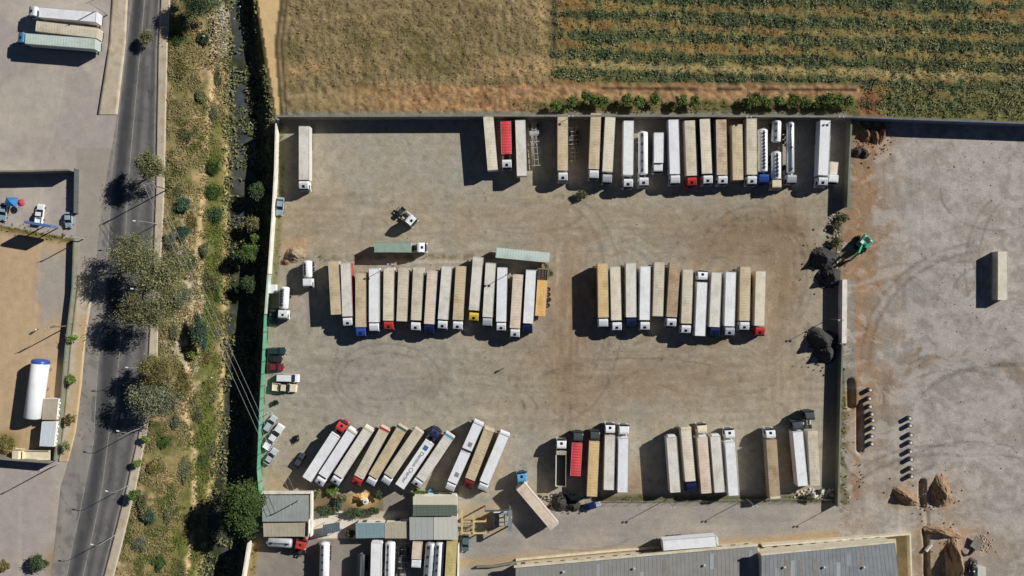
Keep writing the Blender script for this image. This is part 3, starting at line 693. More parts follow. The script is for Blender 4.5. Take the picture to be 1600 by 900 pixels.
def rigid(rear, front, cab, roof, style='box', paint='white', label="", group=None, z1=3.5, low=True, hatch=False, w=1.2, name="box_truck", nose=None):
    r, f, L, a = frame_of(rear, front, z1)
    root = empty(name, (r.x, r.y, 0), a)
    t = add_box(root, L, 0.0, style, roof, z0=1.15, z1=z1, w=w, name="box", nose=nose)
    c = W(*cab, 2.2); x = L + max((c - f).length - 2.34, .12)
    add_cab(root, x, paint, hatch, low); 
    def fr():
        b = MB()
        for s in (-1, 1): b.box(.1, x + 1.9, s * .42 - .06, s * .42 + .06, .75, 1.05)
        b.box(.05, .18, -1.0, 1.0, .5, .62); 
        for s in (-1, 1): b.box(.08, .16, s * .45 - .04, s * .45 + .04, .6, .8)
        for i in range(4): b.box(.6 + i * L / 4, .7 + i * L / 4, -w + .1, w - .1, 1.05, 1.15)
        return b.mesh("truck_frame", [CHAS])
    obj("truck_frame", fr(), root)
    for s in (-1, 1):
        obj("wheel", wheel_mesh(.48, .32), root, (x + 1.3, s * 1.0, .48)); obj("wheel", wheel_mesh(.48, .56), root, (L * .22 + .4, s * .9, .48))
        if L > 7.5: obj("wheel", wheel_mesh(.48, .56), root, (L * .22 + 1.75, s * .9, .48))
    return set_id(root, label, "truck", group)

STEEL = mat("polished_tank_steel", (.62, .64, .66), .28, metal=.35, noise=.08, stain=(.4, .38, .34), stain_amt=.3)
TANKW = mat("white_tank_paint", (.78, .79, .79), .3, noise=.05, stain=(.5, .49, .46), stain_amt=.3)
TANKD = mat("dark_tank_paint", (.035, .042, .046), .45, noise=.2)
WALK = mat("grated_walkway", (.12, .125, .13), .7, noise=.3, scale=5)
def barrel(root, L, x0, zc, ry, rz, m, walk=0.0, lids=5, walkw=.34, walkm=None, name="tank"):
    def f():
        b = MB(); n = 22; xs_ = [(0, .55), (.12, .86), (.35, 1.0), (L - .35, 1.0), (L - .12, .86), (L, .55)]; vs = []
        for x, k in xs_:
            for i in range(n):
                t = 2 * math.pi * i / n; vs.append((x0 + x, math.cos(t) * ry * k, zc + math.sin(t) * rz * k))
        fs = [(j * n + i, j * n + (i + 1) % n, (j + 1) * n + (i + 1) % n, (j + 1) * n + i) for j in range(len(xs_) - 1) for i in range(n)]
        fs += [tuple(range(n)), tuple(range((len(xs_) - 1) * n, len(xs_) * n))]
        b.add(vs, fs)
        me = b.mesh(name, [m], smooth=True)
        return me
    t = obj(name, f(), root)
    for i in range(3):                               # strengthening bands
        x = x0 + L * (i + 1) / 4
        def bd(x=x):
            b = MB(); n = 22; vs = []
            for xx, k in ((x - .04, 1.0), (x - .04, 1.02), (x + .04, 1.02), (x + .04, 1.0)):
                for q in range(n): tt = 2 * math.pi * q / n; vs.append((xx, math.cos(tt) * ry * k, zc + math.sin(tt) * rz * k))
            b.add(vs, [(j * n + q, j * n + (q + 1) % n, (j + 1) * n + (q + 1) % n, (j + 1) * n + q) for j in range(3) for q in range(n)]); return b.mesh("tank_band", [m])
        obj("tank_band", bd(), t)
    zt = zc + rz * math.sqrt(max(0.05, 1 - (walk / ry) ** 2))
    b = MB(); b.box(x0 + .5, x0 + L - .5, walk - walkw, walk + walkw, zt - .05, zt + .06); 
    obj("walkway", b.mesh("walkway", [walkm or WALK]), t)
    for i in range(lids):
        x = x0 + 1.1 + (L - 2.2) * i / max(1, lids - 1)
        obj("manhole_lid", cached("lid", lambda: (lambda b: (b.tube((0, 0, 0), (0, 0, .16), .27, n=12), b.box(-.05, .05, -.3, .3, .16, .2), b.mesh("manhole_lid", [BLACK]))[2])(MB())), t, (x, walk, zt + .06))
    for i in range(2):
        pass
    b = MB()
    for s in (-.22, .22): b.tube((x0 - .1, walk + s, .9), (x0 - .1, walk + s, zt + .1), .025, n=6)
    for k in range(8): b.tube((x0 - .1, walk - .22, 1.0 + k * .33), (x0 - .1, walk + .22, 1.0 + k * .33), .02, n=5)
    obj("ladder", b.mesh("ladder", [ALU]), t)
    return t
def tanker(rear, front, cab, m=None, paint='white', label="", group=None, walk=-.35, lids=5, articulated=True, walkw=.34, hatch=True, ry=1.22, rz=.98, zc=2.45, name=None, low=False):
    zr = zc + rz * .9
    r, f, L, a = frame_of(rear, front, zr); root = empty(name or ("tank_truck" if cab else "tank_trailer"), (r.x, r.y, 0), a)
    t = barrel(root, L, 0, zc, ry, rz, m or TANKW, walk, lids, walkw)
    b = MB()
    for s in (-1, 1): b.box(.1, L - .1, s * .5 - .07, s * .5 + .07, zc - rz - .45, zc - rz + .05)
    for i in range(5): b.box(.4 + i * (L - .9) / 4, .5 + i * (L - .9) / 4, -.9, .9, zc - rz - .05, zc - rz + .16)
    obj("tank_frame", b.mesh("tank_frame", [CHAS]), root)
    k = 3 if L > 8 else 2
    for i in range(k):
        for s in (-1, 1): obj("wheel", wheel_mesh(.5, .38), root, (L * .14 + .2 + i * 1.31, s * 1.0, .5))
    if cab:
        c = W(*cab, 2.4); x = L + max((c - f).length - 2.34, .2); add_cab(root, x, paint, hatch, low or not articulated)
        if articulated: add_tractor_chassis(root, x, paint)
        else:
            b = MB()
            for s in (-1, 1): b.box(0, x + 1.9, s * .42 - .06, s * .42 + .06, .72, .98)
            obj("truck_frame", b.mesh("truck_frame", [CHAS]), root)
            for s in (-1, 1): obj("wheel", wheel_mesh(.5, .34), root, (x + 1.3, s * 1.0, .5))
    else:
        for s in (-1, 1): obj("landing_leg", cached(("llt", round(L, 1), s), lambda: (lambda b: (b.box(L - 2.75, L - 2.63, s * .7 - .06, s * .7 + .06, 0.01, 1.2), b.mesh("landing_leg", [CHAS]))[1])(MB())), root)
    return set_id(root, label, "truck" if cab else "trailer", group)

def skeleton(rear, front, label, group=None, m=None, z=1.3):
    r, f, L, a = frame_of(rear, front, z); root = empty("skeletal_trailer", (r.x, r.y, 0), a)
    m = m or mat("galvanised_frame", (.36, .36, .35), .55, noise=.25, stain=(.12, .08, .05), stain_amt=.5)
    b = MB()
    for s in (-1, 1): b.box(0, L, s * .48 - .08, s * .48 + .08, .95, 1.3)
    obj("main_beam", b.mesh("main_beam", [m]), root)
    for i in range(9):
        x = .15 + i * (L - .3) / 8; wd = 1.22 if i in (0, 3, 4, 8) else .7
        obj("cross_beam", cached(("xb", wd), lambda: (lambda b: (b.box(-.07, .07, -wd, wd, 1.14, 1.37), b.mesh("cross_beam", [m]))[1])(MB())), root, (x, 0, 0))
    b = MB(); b.box(L * .28, L * .36, -1.2, 1.2, 1.31, 1.42); b.bar((L * .36, -.45, 1.25), (L * .6, .45, 1.25), .1); b.bar((L * .36, .45, 1.25), (L * .6, -.45, 1.25), .1); obj("bolster", b.mesh("bolster", [m]), root)
    for i in range(3):
        for s in (-1, 1):
            obj("wheel", wheel_mesh(.5, .38), root, (L * .14 + .2 + i * 1.31, s * 1.03, .5))
    for s in (-1, 1):
        obj("landing_leg", cached(("lls", s, round(L, 1)), lambda: (lambda b: (b.box(L - 2.7, L - 2.55, s * .7 - .07, s * .7 + .07, .01, 1.1), b.mesh("landing_leg", [CHAS]))[1])(MB())), root)
    return set_id(root, label, "trailer", group)

def tipper(rear, front, cab, label, group=None, wall=None, paint='white', zr=2.9):
    r, f, L, a = frame_of(rear, front, zr); root = empty("tipper_truck", (r.x, r.y, 0), a)
    wm = wall or mat("tipper_steel", A(176, 170, 156), .5, noise=.15, stain=A(120, 100, 76), stain_amt=.6)
    b = MB(); w = 1.25
    b.box(0, L, -w, w, 1.15, 1.3)
    for s in (-1, 1): b.box(0, L, min(s * w, s * (w - .1)), max(s * w, s * (w - .1)), 1.3, zr)
    b.box(L - .1, L, -w + .1, w - .1, 1.3, zr); b.box(0, .08, -w + .1, w - .1, 1.3, zr - .1)
    for s in (-1, 1):
        for i in range(7): x = .3 + i * (L - .6) / 6; b.box(x - .05, x + .05, min(s * w, s * (w + .07)), max(s * w, s * (w + .07)), 1.2, zr - .05)
    t = obj("tipper_body", b.mesh("tipper_body", [wm], bevel=.015), root)
    b = MB(); b.box(.1, L - .11, -w + .11, w - .11, 1.31, 1.36); obj("floor_plate", b.mesh("floor_plate", [mat("worn_floor_steel", (.06, .065, .07), .5, noise=.3)]), t)
    b = MB(); b.box(L - .95, L + .1, -w, w, zr + .01, zr + .1); obj("body_canopy", b.mesh("body_canopy", [wm], bevel=.03), t)
    b = MB(); b.tube((.2, w + .08, zr + .04), (L - 1, w + .08, zr + .04), .09, n=8); obj("rolled_cover", b.mesh("rolled_cover", [WHITE]), t)
    c = W(*cab, 2.6); x = L + max((c - f).length - 2.34, .25); add_cab(root, x, paint, True)
    add_tractor_chassis(root, x, paint); b = MB()
    for s in (-1, 1): b.box(.1, L - .2, s * .5 - .06, s * .5 + .06, .85, 1.149)
    obj("trailer_frame", b.mesh("trailer_frame", [CHAS]), root)
    for i in range(3):
        for s in (-1, 1): obj("wheel", wheel_mesh(.5, .38), root, (L * .16 + i * 1.31, s * 1.04, .5))
    return set_id(root, label, "truck", group)

def container_mesh(L, w=1.22, h=2.6):
    b = MB(); n = int(L / .28); s_ = L / n / 4; ypts = []
    for i in range(n):
        x = i * L / n; ypts += [(x, 0), (x + s_, 0), (x + 1.6 * s_, -.045), (x + 3.2 * s_, -.045)]
    ypts.append((L, 0))
    vs = []; m = len(ypts)
    for (x, o) in ypts: vs += [(x, -w - o, .12), (x, -w - o, h - .1), (x, w + o, .12), (x, w + o, h - .1), (x, -w + .06, h + o * .6 - .005), (x, w - .06, h + o * .6 - .005)]
    fs = []
    for i in range(m - 1):
        p, q = i * 6, (i + 1) * 6
        fs += [(p, q, q + 1, p + 1), (p + 2, p + 3, q + 3, q + 2), (p + 4, q + 4, q + 5, p + 5)]
    b.add(vs, fs)
    b.box(0, L, -w + .02, w - .02, 0.0, .14)
    for s in (-1, 1): b.box(-.02, L + .02, min(s * (w - .08), s * (w + .03)), max(s * (w - .08), s * (w + .03)), h - .11, h + .02); b.box(-.02, L + .02, min(s * (w - .05), s * (w + .03)), max(s * (w - .05), s * (w + .03)), .0, .13)
    for x in (0, L):
        b.box(x - .05, x + .05, -w, w, .03, h - .03)
        for s in (-1, 1): b.box(x - .07, x + .07, s * w - .07 , s * w + .07, -.005, h + .03)
    return b.mesh("container", [WHITE])

def car(px, py, deg, paint, label, kind="car", group=None, L=4.4, w=.88, cat="car", z0=0.0):
    """car whose nose points to deg (0 = right, 90 = up in the photograph)"""
    p = W(px, py, .8); root = empty({"car": "car", "van": "van", "pickup": "pickup_truck", "estate": "estate_car"}[kind], (p.x, p.y, z0), math.radians(deg)); h = L / 2
    if isinstance(paint, str): paint = paintmat(paint)
    k = L / 4.4
    if kind in ("car", "estate"):
        low = [(-h, .45), (-h, .82), (-h + .1, .93), (-1.55 * k, .98), (.75 * k, .96), (h - .25, .76), (h - .02, .62), (h, .38), (h - .2, .24), (-h + .2, .24)]
        gx0, gx1, gx2, gx3 = (-1.75 * k, -1.25 * k, .1 * k, .85 * k) if kind == "car" else (-2.0 * k, -1.85 * k, .15 * k, .9 * k); zt = 1.42
    elif kind == "van":
        low = [(-h, .45), (-h, 1.1), (h - 1.1, 1.1), (h - .35, .98), (h - .03, .75), (h, .4), (h - .2, .26), (-h + .15, .26)]
        gx0, gx1, gx2, gx3 = -h + .03, -h + .12, h - 1.75, h - 1.0; zt = 1.95
    else:
        low = [(-h, .55), (-h, .95), (.55 * k, .98), (h - .3, .92), (h - .03, .8), (h, .42), (h - .2, .3), (-h + .15, .35)]
        gx0, gx1, gx2, gx3 = -.75 * k, -.6 * k, .35 * k, .95 * k; zt = 1.7
    zb = {"car": .95, "estate": .95, "van": 1.08, "pickup": .97}[kind]
    b = MB(); b.prism(low, -w, w, taper=lambda x, z: (.97 if abs(x) > h * .85 else 1.0)); body = obj("body", b.mesh("body", [paint], bevel=.06), root)
    b = MB(); b.hexa([(gx0, -w + .06, zb), (gx3, -w + .08, zb), (gx3, w - .08, zb), (gx0, w - .06, zb)], [(gx1, -w + .2, zt - .03), (gx2, -w + .2, zt - .03), (gx2, w - .2, zt - .03), (gx1, w - .2, zt - .03)])
    obj("windows", b.mesh("windows", [GLASS], bevel=.03), body)
    b = MB(); b.hexa([(gx1 + .02, -w + .18, zt - .04), (gx2 - .02, -w + .18, zt - .04), (gx2 - .02, w - .18, zt - .04), (gx1 + .02, w - .18, zt - .04)], [(gx1 + .07, -w + .23, zt + .02), (gx2 - .1, -w + .23, zt + .01), (gx2 - .1, w - .23, zt + .01), (gx1 + .07, w - .23, zt + .02)])
    obj("roof", b.mesh("roof", [paint]), body)
    if kind == "pickup":
        b = MB(); x1 = gx0 - .08
        for s in (-1, 1): b.box(-h + .02, x1, min(s * w, s * (w - .1)), max(s * w, s * (w - .1)), .99, 1.3)
        b.box(-h + .02, -h + .1, -w + .1, w - .1, .99, 1.3); b.box(x1 - .08, x1, -w + .1, w - .1, .99, 1.35); obj("load_bed", b.mesh("load_bed", [paint]), body)
    for s in (-1, 1):
        for x in (-h * .6, h * .64): obj("wheel", wheel_mesh(.32, .2), root, (x, s * (w - .1), .32))
        b = MB(); b.box(h - .1, h + .012, s * (w - .28) - .16, s * (w - .28) + .16, .58, .72); obj("headlight", b.mesh("headlight", [LAMP]), body)
        b = MB(); b.box(-h - .012, -h + .05, s * (w - .2) - .12, s * (w - .2) + .12, .65, .82); obj("tail_light", b.mesh("tail_light", [LAMPR]), body)
        b = MB(); b.box(gx3 - .3, gx3 - .12, min(s * (w - .02), s * (w + .16)), max(s * (w - .02), s * (w + .16)), zb + .02, zb + .17); obj("mirror", b.mesh("mirror", [paint], bevel=.03), body)
    return set_id(root, label, cat, group)
# ------------------------------------------------------------------ the lorries, row by row
CABN = {"white": "white cab", "red": "red cab", "navy": "dark navy cab", "blue": "blue cab", "yellow": "yellow cab", "charcoal": "charcoal grey cab", "dark red": "dark red cab", "silver": "silver grey cab", "sky blue": "sky blue cab", "cream": "cream cab"}
RN = {"white": "plain white", "lilac": "bluish white", "light": "pale grey", "cream": "cream", "beige": "beige", "tan": "tan", "brown": "weathered brown", "stained": "rust-stained", "gold": "golden tan", "pinkish": "pinkish beige", "red": "red tarpaulin"}
ORD = ["first", "second", "third", "fourth", "fifth", "sixth", "seventh", "eighth", "ninth", "tenth", "eleventh", "twelfth", "thirteenth", "fourteenth", "fifteenth", "sixteenth", "seventeenth", "eighteenth", "nineteenth", "twentieth"]
def lab(roof, paint, tail): 
    return (f"{CABN[paint]} truck, {RN[roof]} trailer, {tail}" if paint else f"{RN[roof]} trailer without a cab, {tail}")
GA = "trucks parked along the back wall"; GB = "trucks in the left middle block"; GC = "trucks in the right middle block"; GD = "trucks slanted at the lower left"; GF = "trucks parked along the front fence"; GH = "trucks in the service yard"

# back wall row, left to right
lorry((475, 197), (475, 281), (475, 298), "light", "box", "white", label="white-nosed truck standing alone near the white wall, beside the silver car", group=GA)
lorry((763, 182), (770, 265.5), None, "cream", label="cream trailer without a cab, left of the short red one by the back wall", group=GA)
lorry((790.3, 189.5), (791.6, 240), (792, 265), "red", "ribbed", "white", label="short red tarpaulin trailer with white cab by the back wall", group=GA, zr=3.5)
lorry((813, 187.6), (815.8, 274.5), None, "light", "box", label="pale trailer without a cab between the red trailer and the bare frame", group=GA)
skeleton((833, 183), (838.5, 259.5), "bare grey skeletal trailer frame at the back wall, next to a pale trailer", GA)
lorry((879.4, 179), (879.4, 266), (879.5, 285), "tan", paint="white", label="white cab truck with tan trailer, alone between two bare frames", group=GA)
skeleton((895, 198), (899, 252), "shorter bare trailer frame lying in the shadow right of the lone tan truck", GA, m=mat("dark_frame", (.06, .06, .06), .6, noise=.3))
def back(roof, paint, rear, front, cab, tail, **k): lorry(rear, front, cab, roof, k.pop("style", "tarp"), paint, label=lab(roof, paint, tail + " at the back wall"), group=GA, **k)
back("tan", "white", (931.4, 177), (928, 264), (927.4, 281), "first of the long run", hatch=False)
back("cream", "silver", (953.7, 183), (949.3, 268.5), (947.8, 288), "second of the long run", hatch=False)
back("white", "white", (982.6, 188.5), (981.6, 273.5), (981, 295), "left of the white tanker", style="box")
tanker((1005.5, 204.6), (1005.6, 272), (1006, 292), label="white tank truck with dark walkway between white trailer and small box truck", group=GA)
rigid((1029.8, 207), (1029.3, 254.7), (1028, 264), "white", label="short white box truck between the tank truck and bluish white trailer", group=GA)
back("lilac", "white", (1052.5, 186.7), (1054.7, 272), (1054.5, 289), "right of the short box truck", style="box", hatch=False)
back("beige", "red", (1077.8, 188.4), (1081, 274.5), (1080.6, 292.5), "the only red cab")
back("cream", "white", (1101.2, 186), (1104.8, 271.3), (1106, 289.5), "next right of the red cab", side="navy")
back("stained", "white", (1126.7, 187), (1128.4, 272.8), (1128.8, 289.5), "second right of the red cab")
back("tan", None, (1151.8, 194.4), (1153.4, 281.3), None, "set forward right of the stained one")
back("beige", "white", (1174.5, 185.3), (1175, 272.6), (1173.8, 290.5), "left of the blue cab tanker")
tanker((1193.2, 200.5), (1193.4, 268), (1195.7, 286.5), paint="blue", label="white tank truck with blue cab and row of dark lids", group=GA, walk=.1, lids=11, walkw=.2, hatch=False)
tanker((1215.3, 186.7), (1214, 221.6), None, label="short white tank trailer standing behind the small cream-cab tanker", group=GA, lids=3, ry=1.15, rz=.9)
tanker((1214.4, 236), (1214.4, 279.8), (1215.5, 294), paint="cream", label="small rigid white tank truck with cream cab by the back wall", group=GA, lids=6, articulated=False, walkw=.2, walk=.05, hatch=False)
tanker((1236.5, 190), (1236.5, 270.4), (1237.8, 287.5), m=STEEL, paint="silver", label="narrow pale silo tank truck with silver cab, right of the tankers", group=GA, ry=.98, rz=.95, lids=3, walkw=.12, walk=0, hatch=False)
back("lilac", "white", (1290, 187.8), (1286.4, 274), (1284, 292.5), "last before the right wall", style="box")
rigid((1304.5, 253), (1302.6, 272.6), (1301.3, 280.5), "cream", label="small cream box truck beside the last white truck by the right wall", group=GA, z1=2.7, w=.92, name="box_van_truck")

# left middle block
def lb(i, roof, paint, rear, front, cab, **k): lorry(rear, front, cab, roof, k.pop("style", "tarp"), paint, label=lab(roof, paint, ORD[i] + " from left in left middle block"), group=GB, **k)
lb(0, "tan", None, (520.6, 408.7), (525.3, 491.5), None)
lb(1, "light", "white", (540.2, 411), (543, 494.7), (544.2, 511), style="box", side="red")
lb(2, "tan", "blue", (563.3, 427), (563.5, 511.3), (564.4, 526))
lb(3, "white", "white", (584.5, 419.5), (584.5, 503.7), (584.7, 518), style="box", hatch=False)
lb(4, "cream", "red", (607.5, 418), (606.6, 500.7), (608, 516.5))
lb(5, "beige", None, (630.7, 418.5), (627.5, 502), None)
lb(6, "beige", "white", (653.8, 417.6), (650, 500.3), (649.4, 518))
lb(7, "pinkish", "navy", (675.7, 423), (670.6, 506.3), (670.8, 521.5), side="sky blue")
lb(8, "light", "white", (698.5, 416), (692, 499.4), (691, 515.5), style="box")
lb(9, "tan", "white", (720.4, 416), (715.5, 499.7), (714.8, 516.5))
lb(10, "light", "yellow", (747.2, 401.7), (740.6, 484.8), (740.2, 503), style="box")
lb(11, "light", "silver", (767, 411), (762, 495.6), (761, 510), style="box", hatch=False)
lb(12, "lilac", "white", (785.2, 418), (783.3, 503), (783, 518.5), style="box")
lb(13, "pinkish", "white", (809.7, 429), (804.6, 513), (804.5, 528.3))
lb(14, "white", "navy", (830, 422), (825.4, 505.6), (823.5, 520.5), style="box")
root, t, L = lorry((849, 420), (844.3, 493.7), None, "orange", label="orange tan trailer with dark open rack at its rear, right end of left block", group=GB, zr=3.2)
b = MB()
for i in range(5): b.box(.15 + i * .6, .3 + i * .6, -1.1, 1.1, 3.28, 3.36)
for y in (-1.1, -.4, .4, 1.02): b.box(.1, 2.7, y, y + .1, 3.362, 3.43)
obj("steel_rack", b.mesh("steel_rack", [CHAS]), t)
b = MB(); b.box(.05, 2.75, -1.18, 1.18, 3.25, 3.276); obj("dark_sheet", b.mesh("dark_sheet", [mat("dark_sheet", A(96, 84, 66), .7, noise=.4, scale=2)]), t)
def pale(rear, front):
    lorry(rear, front, None, "palegreen", label="pale green trailer parked crosswise above the left middle block", group="trailers parked crosswise", side="navy")
pale((858.7, 402.5), (775, 394.5))

def container_truck(rear, front, cab):
    z = 3.75; r, f, L, a = frame_of(rear, front, z); root = empty("container_truck", (r.x, r.y, 0), a)
    c = obj("container", container_mesh(L), root, (0, 0, 1.15), material=mat("container_green", A(140, 158, 142), .6, noise=.12, stain=A(120, 120, 100), stain_amt=.5)); 
    b = MB()
    for s in (-1, 1): b.box(.1, L + .6, s * .5 - .07, s * .5 + .07, .85, 1.148)
    obj("trailer_frame", b.mesh("trailer_frame", [CHAS]), root)
    for i in range(3):
        for s in (-1, 1): obj("wheel", wheel_mesh(.5, .38), root, (1.1 + i * 1.31, s * 1.03, .5))
    x = L + (W(*cab, 2.6) - f).length - 2.34; add_cab(root, x, "white"); add_tractor_chassis(root, x, "white")
    set_id(root, "truck with white cab carrying a ribbed grey-green container", "truck", "trailers parked crosswise")
container_truck((585, 386.3), (641.5, 386.5), (665.5, 388))
def bobtail():
    p = W(648.5, 349.5, 2.6); a = math.radians(-40); root = empty("tractor_unit", (p.x - math.cos(a) * 2.34, p.y - math.sin(a) * 2.34, 0), a)
    add_cab(root, 0, "white"); add_tractor_chassis(root, 0, "white", tail=3.9)
    set_id(root, "white tractor unit without a trailer, alone on open gravel", "truck")
bobtail()
tanker((479, 407), (479.6, 434), (480, 447.5), label="short white tank truck left of the left middle block", lids=4, articulated=False, ry=1.15, rz=.95, walkw=.26, walk=-.45, hatch=False)
tanker((443.5, 448), (441.5, 483), (439.8, 498), label="white tank truck with dark ribbed top beside the green fence", lids=6, articulated=False, ry=1.2, rz=1.0, walkw=.5, walk=-.4)

# right middle block
def rb(i, roof, paint, rear, front, cab, **k): lorry(rear, front, cab, roof, k.pop("style", "tarp"), paint, label=lab(roof, paint, ORD[i] + " from left in right middle block"), group=GC, **k)
rb(0, "gold", "white", (941.7, 412), (943, 496), (942, 512.5), hatch=False)
rb(1, "cream", "white", (961.4, 417), (963.2, 500.4), (964, 518))
rb(2, "light", "navy", (986, 411), (986.6, 496), (985.8, 511.5), style="box")
rb(3, "white", "white", (1008.8, 416), (1007.4, 500), (1007, 517.5), style="box")
rb(4, "beige", None, (1030.6, 410), (1028, 494), None)
rb(5, "brown", "white", (1055, 410.6), (1049.6, 495), (1048, 512))
rb(6, "beige", "white", (1075.2, 421.4), (1072.4, 505.6), (1070.5, 522.5))
lorry((1094, 524.8), (1097.5, 440.5), (1097.3, 422.5), "white", "box", "white", label="white truck facing the opposite way, cab at the top of the right middle block", group=GC)
rb(8, "light", "navy", (1120, 425.6), (1116.6, 510.6), (1116.6, 525), style="box")
rb(9, "white", "silver", (1142.4, 425), (1140, 509.6), (1139, 526), style="box")
rb(10, "tan", "white", (1165, 417), (1163.4, 501), (1162, 517.5))
rb(11, "cream", "red", (1189.2, 423.6), (1187, 509), (1186.7, 525.5), style="box")

# slanted trucks at the lower left
def sl(i, roof, paint, rear, front, cab, **k): return lorry(rear, front, cab, roof, k.pop("style", "tarp"), paint, label=k.pop("label", None) or lab(roof, paint, ORD[i] + " from left in slanted row"), group=GD, **k)
sl(0, "white", "red", (479.2, 749.2), (524.4, 679.5), (538.5, 659), style="box", label="bright red cab truck facing up with white trailer, leftmost slanted one")
sl(1, "lilac", "white", (551, 672.7), (504.5, 744), (497.5, 757.8), style="box", header="cream")
sl(2, "light", "white", (576.8, 669.6), (528.6, 743.5), (522.2, 756.5), header="cream")
sl(3, "beige", "red", (601.7, 669.6), (560.5, 745.8), (556, 756.5), header="red", label="beige trailer with red rear edge and red cab, fourth slanted from left")
TEAL = mat("teal_paint", (.04, .14, .18), .4, noise=.15)
sl(4, "tan", "white", (629, 668), (583, 745), (577.6, 758), header=TEAL, label="tan trailer with teal rear edge and white cab, fifth slanted from left", hatch=False)
sl(5, "beige", "white", (654.6, 673.5), (607, 743.5), (600.8, 756.5), hatch=False)
root, t, L = sl(6, "white", "navy", (624.3, 760.5), (671, 691.5), (683, 669), style="box", label="white trailer with lettering on its roof and dark navy cab facing up")
def letters(txt, x0, x1, size, parent, z, m):
    cu = bpy.data.curves.new("lettering", 'FONT'); cu.body = txt; cu.size = size; cu.align_x = 'LEFT'; cu.align_y = 'CENTER'; cu.extrude = .004
    tmp = bpy.data.objects.new("lettering_curve", cu); COL.objects.link(tmp); bpy.context.view_layer.update()
    me = bpy.data.meshes.new_from_object(tmp.evaluated_get(bpy.context.evaluated_depsgraph_get())); me.name = "lettering"
    bpy.data.objects.remove(tmp)
    w = max(v.co.x for v in me.vertices); k = (x1 - x0) / w
    for v in me.vertices: v.co = Vector((v.co.x * k, v.co.y, v.co.z))
    me.materials.clear()
    o = obj("lettering", me, parent, (x1, 0, z), (0, 0, math.pi), m); return o
letters("Damion Charter", 1.3, 10.4, 1.35, t, 4.045, mat("lettering_ink", (.10, .11, .16), .6, noise=.1))
b = MB(); b.box(11.0, 12.2, -.55, .6, 4.03, 4.05); b.box(11.0, 11.25, -.4, .45, 4.052, 4.06); obj("emblem", b.mesh("emblem", [mat("emblem_blue", (.07, .15, .3), .5)]), t)
sl(7, "light", "white", (703.3, 680), (656.7, 749.3), (648, 758.5), header=SKYB, label="pale trailer with blue rear edge and white cab, right of the lettered one")
def road_train():
    z = 4.0; r, f, L, a = frame_of((748.4, 660), (706.7, 754.4), z); root = empty("road_train", (r.x, r.y, 0), a)
    L1 = round(L * .452, 1); t1 = add_box(root, L1, 0, "box", "lilac", header="white"); add_trailer_gear(t1, L1, 0, legs=False)
    x2 = round(L1 + .75, 1); L2 = round(L - x2, 1); t2 = add_box(root, L2, x2, "box", "lilac")
    for x in (L1 * .8, x2 + L2 * .72):
        b = MB(); b.box(x - .55, x + .55, -.25, .75, 4.02, 4.07); [b.box(x - .5, x + .5, -.2 + i * .24, -.08 + i * .24, 4.071, 4.1) for i in range(4)]
        obj("roof_vent", b.mesh("roof_vent", [mat("vent_grey", (.3, .3, .31), .6, noise=.2)]), t1 if x < L1 else t2)
    b = MB()
    for s in (-1, 1): b.box(x2 + .1, L + 2.6, s * .45 - .06, s * .45 + .06, .75, 1.1)
    b.bar((L1 - .3, 0, .8), (x2 + .3, 0, .8), .12); obj("truck_frame", b.mesh("truck_frame", [CHAS]), root)
    for x in (x2 + 1.6, x2 + 2.9, L + 1.6):
        for s in (-1, 1): obj("wheel", wheel_mesh(.5, .38), root, (x, s * 1.03, .5))
    add_cab(root, L + .22, "white", hatch=False)
    set_id(root, "white two-box road train with grey roof vents in the slanted row", "truck", GD)
road_train()
sl(8, "tan", "dark red", (765, 670), (734.4, 749), (729.4, 762), header="cream", label="weathered tan trailer with dark red cab, second slanted from the right")
sl(9, "white", "white", (789.3, 676.7), (756.7, 754.4), (752.5, 766), style="box", header="white", label="plain white truck at the right end of the slanted row", hatch=False)
lorry((867, 824), (812.9, 760), (814.4, 737), "pinkish", "box", "sky blue", label="sky blue cab truck turning with pinkish white trailer by the gateway")

# trucks along the front fence
tipper((876.4, 761), (877, 705), (878.3, 685.5), "tipper truck with empty dark body and white cab beside the rubble heap", GF)
lorry((899, 743.5), (902, 692), (904, 673.5), "red", "ribbed", "charcoal", label="short red tarpaulin trailer with charcoal cab at the front fence", group=GF, zr=3.5, hatch=False)
def fr(roof, paint, rear, front, cab, label, **k): lorry(rear, front, cab, roof, k.pop("style", "tarp"), paint, label=label, group=GF, **k)
fr("gold", "charcoal", (925, 775.6), (928.8, 689.5), (930, 671.5), "golden tan trailer with charcoal cab right of the red trailer", hatch=False)
fr("light", "white", (951.4, 765.6), (953.3, 680.6), (953, 661), "pale grey trailer with white cab, left of a pair at the front fence", style="box")
fr("lilac", "white", (973, 769.4), (974.6, 684.4), (975, 663), "bluish white trailer with white cab, right of a pair at the front fence", style="box", hatch=False)
fr("light", None, (1055.5, 769.4), (1049.3, 683), None, "pale trailer without cab casting a wide shadow, left of the five", style="box", nose=True)
fr("cream", "navy", (1071.6, 667.8), (1079, 752.4), (1080.8, 768), "cream trailer facing down with navy cab at the front fence", header="cream")
fr("pinkish", "cream", (1104, 770.7), (1097.5, 683), (1095.6, 661.5), "pinkish beige trailer with cream cab facing up beside the navy cab truck", nose=True, hatch=False)
fr("light", None, (1124.9, 769.4), (1117.9, 682), None, "pale trailer without cab between pinkish trailer and white truck", style="box", nose=True)
fr("white", "white", (1146.6, 774.5), (1141, 690.5), (1138.6, 669), "white truck facing up, rightmost of the five at the front fence", style="box")
fr("brown", "white", (1211.2, 779), (1205.5, 687.6), (1202, 669), "weathered brown trailer with white cab, standing alone at the front fence", header="cream")
fr("white", "charcoal", (1254.8, 759.4), (1246.7, 674.4), (1243.5, 656), "white trailer with charcoal cab in shade, second from the right wall", style="box", hatch=False)
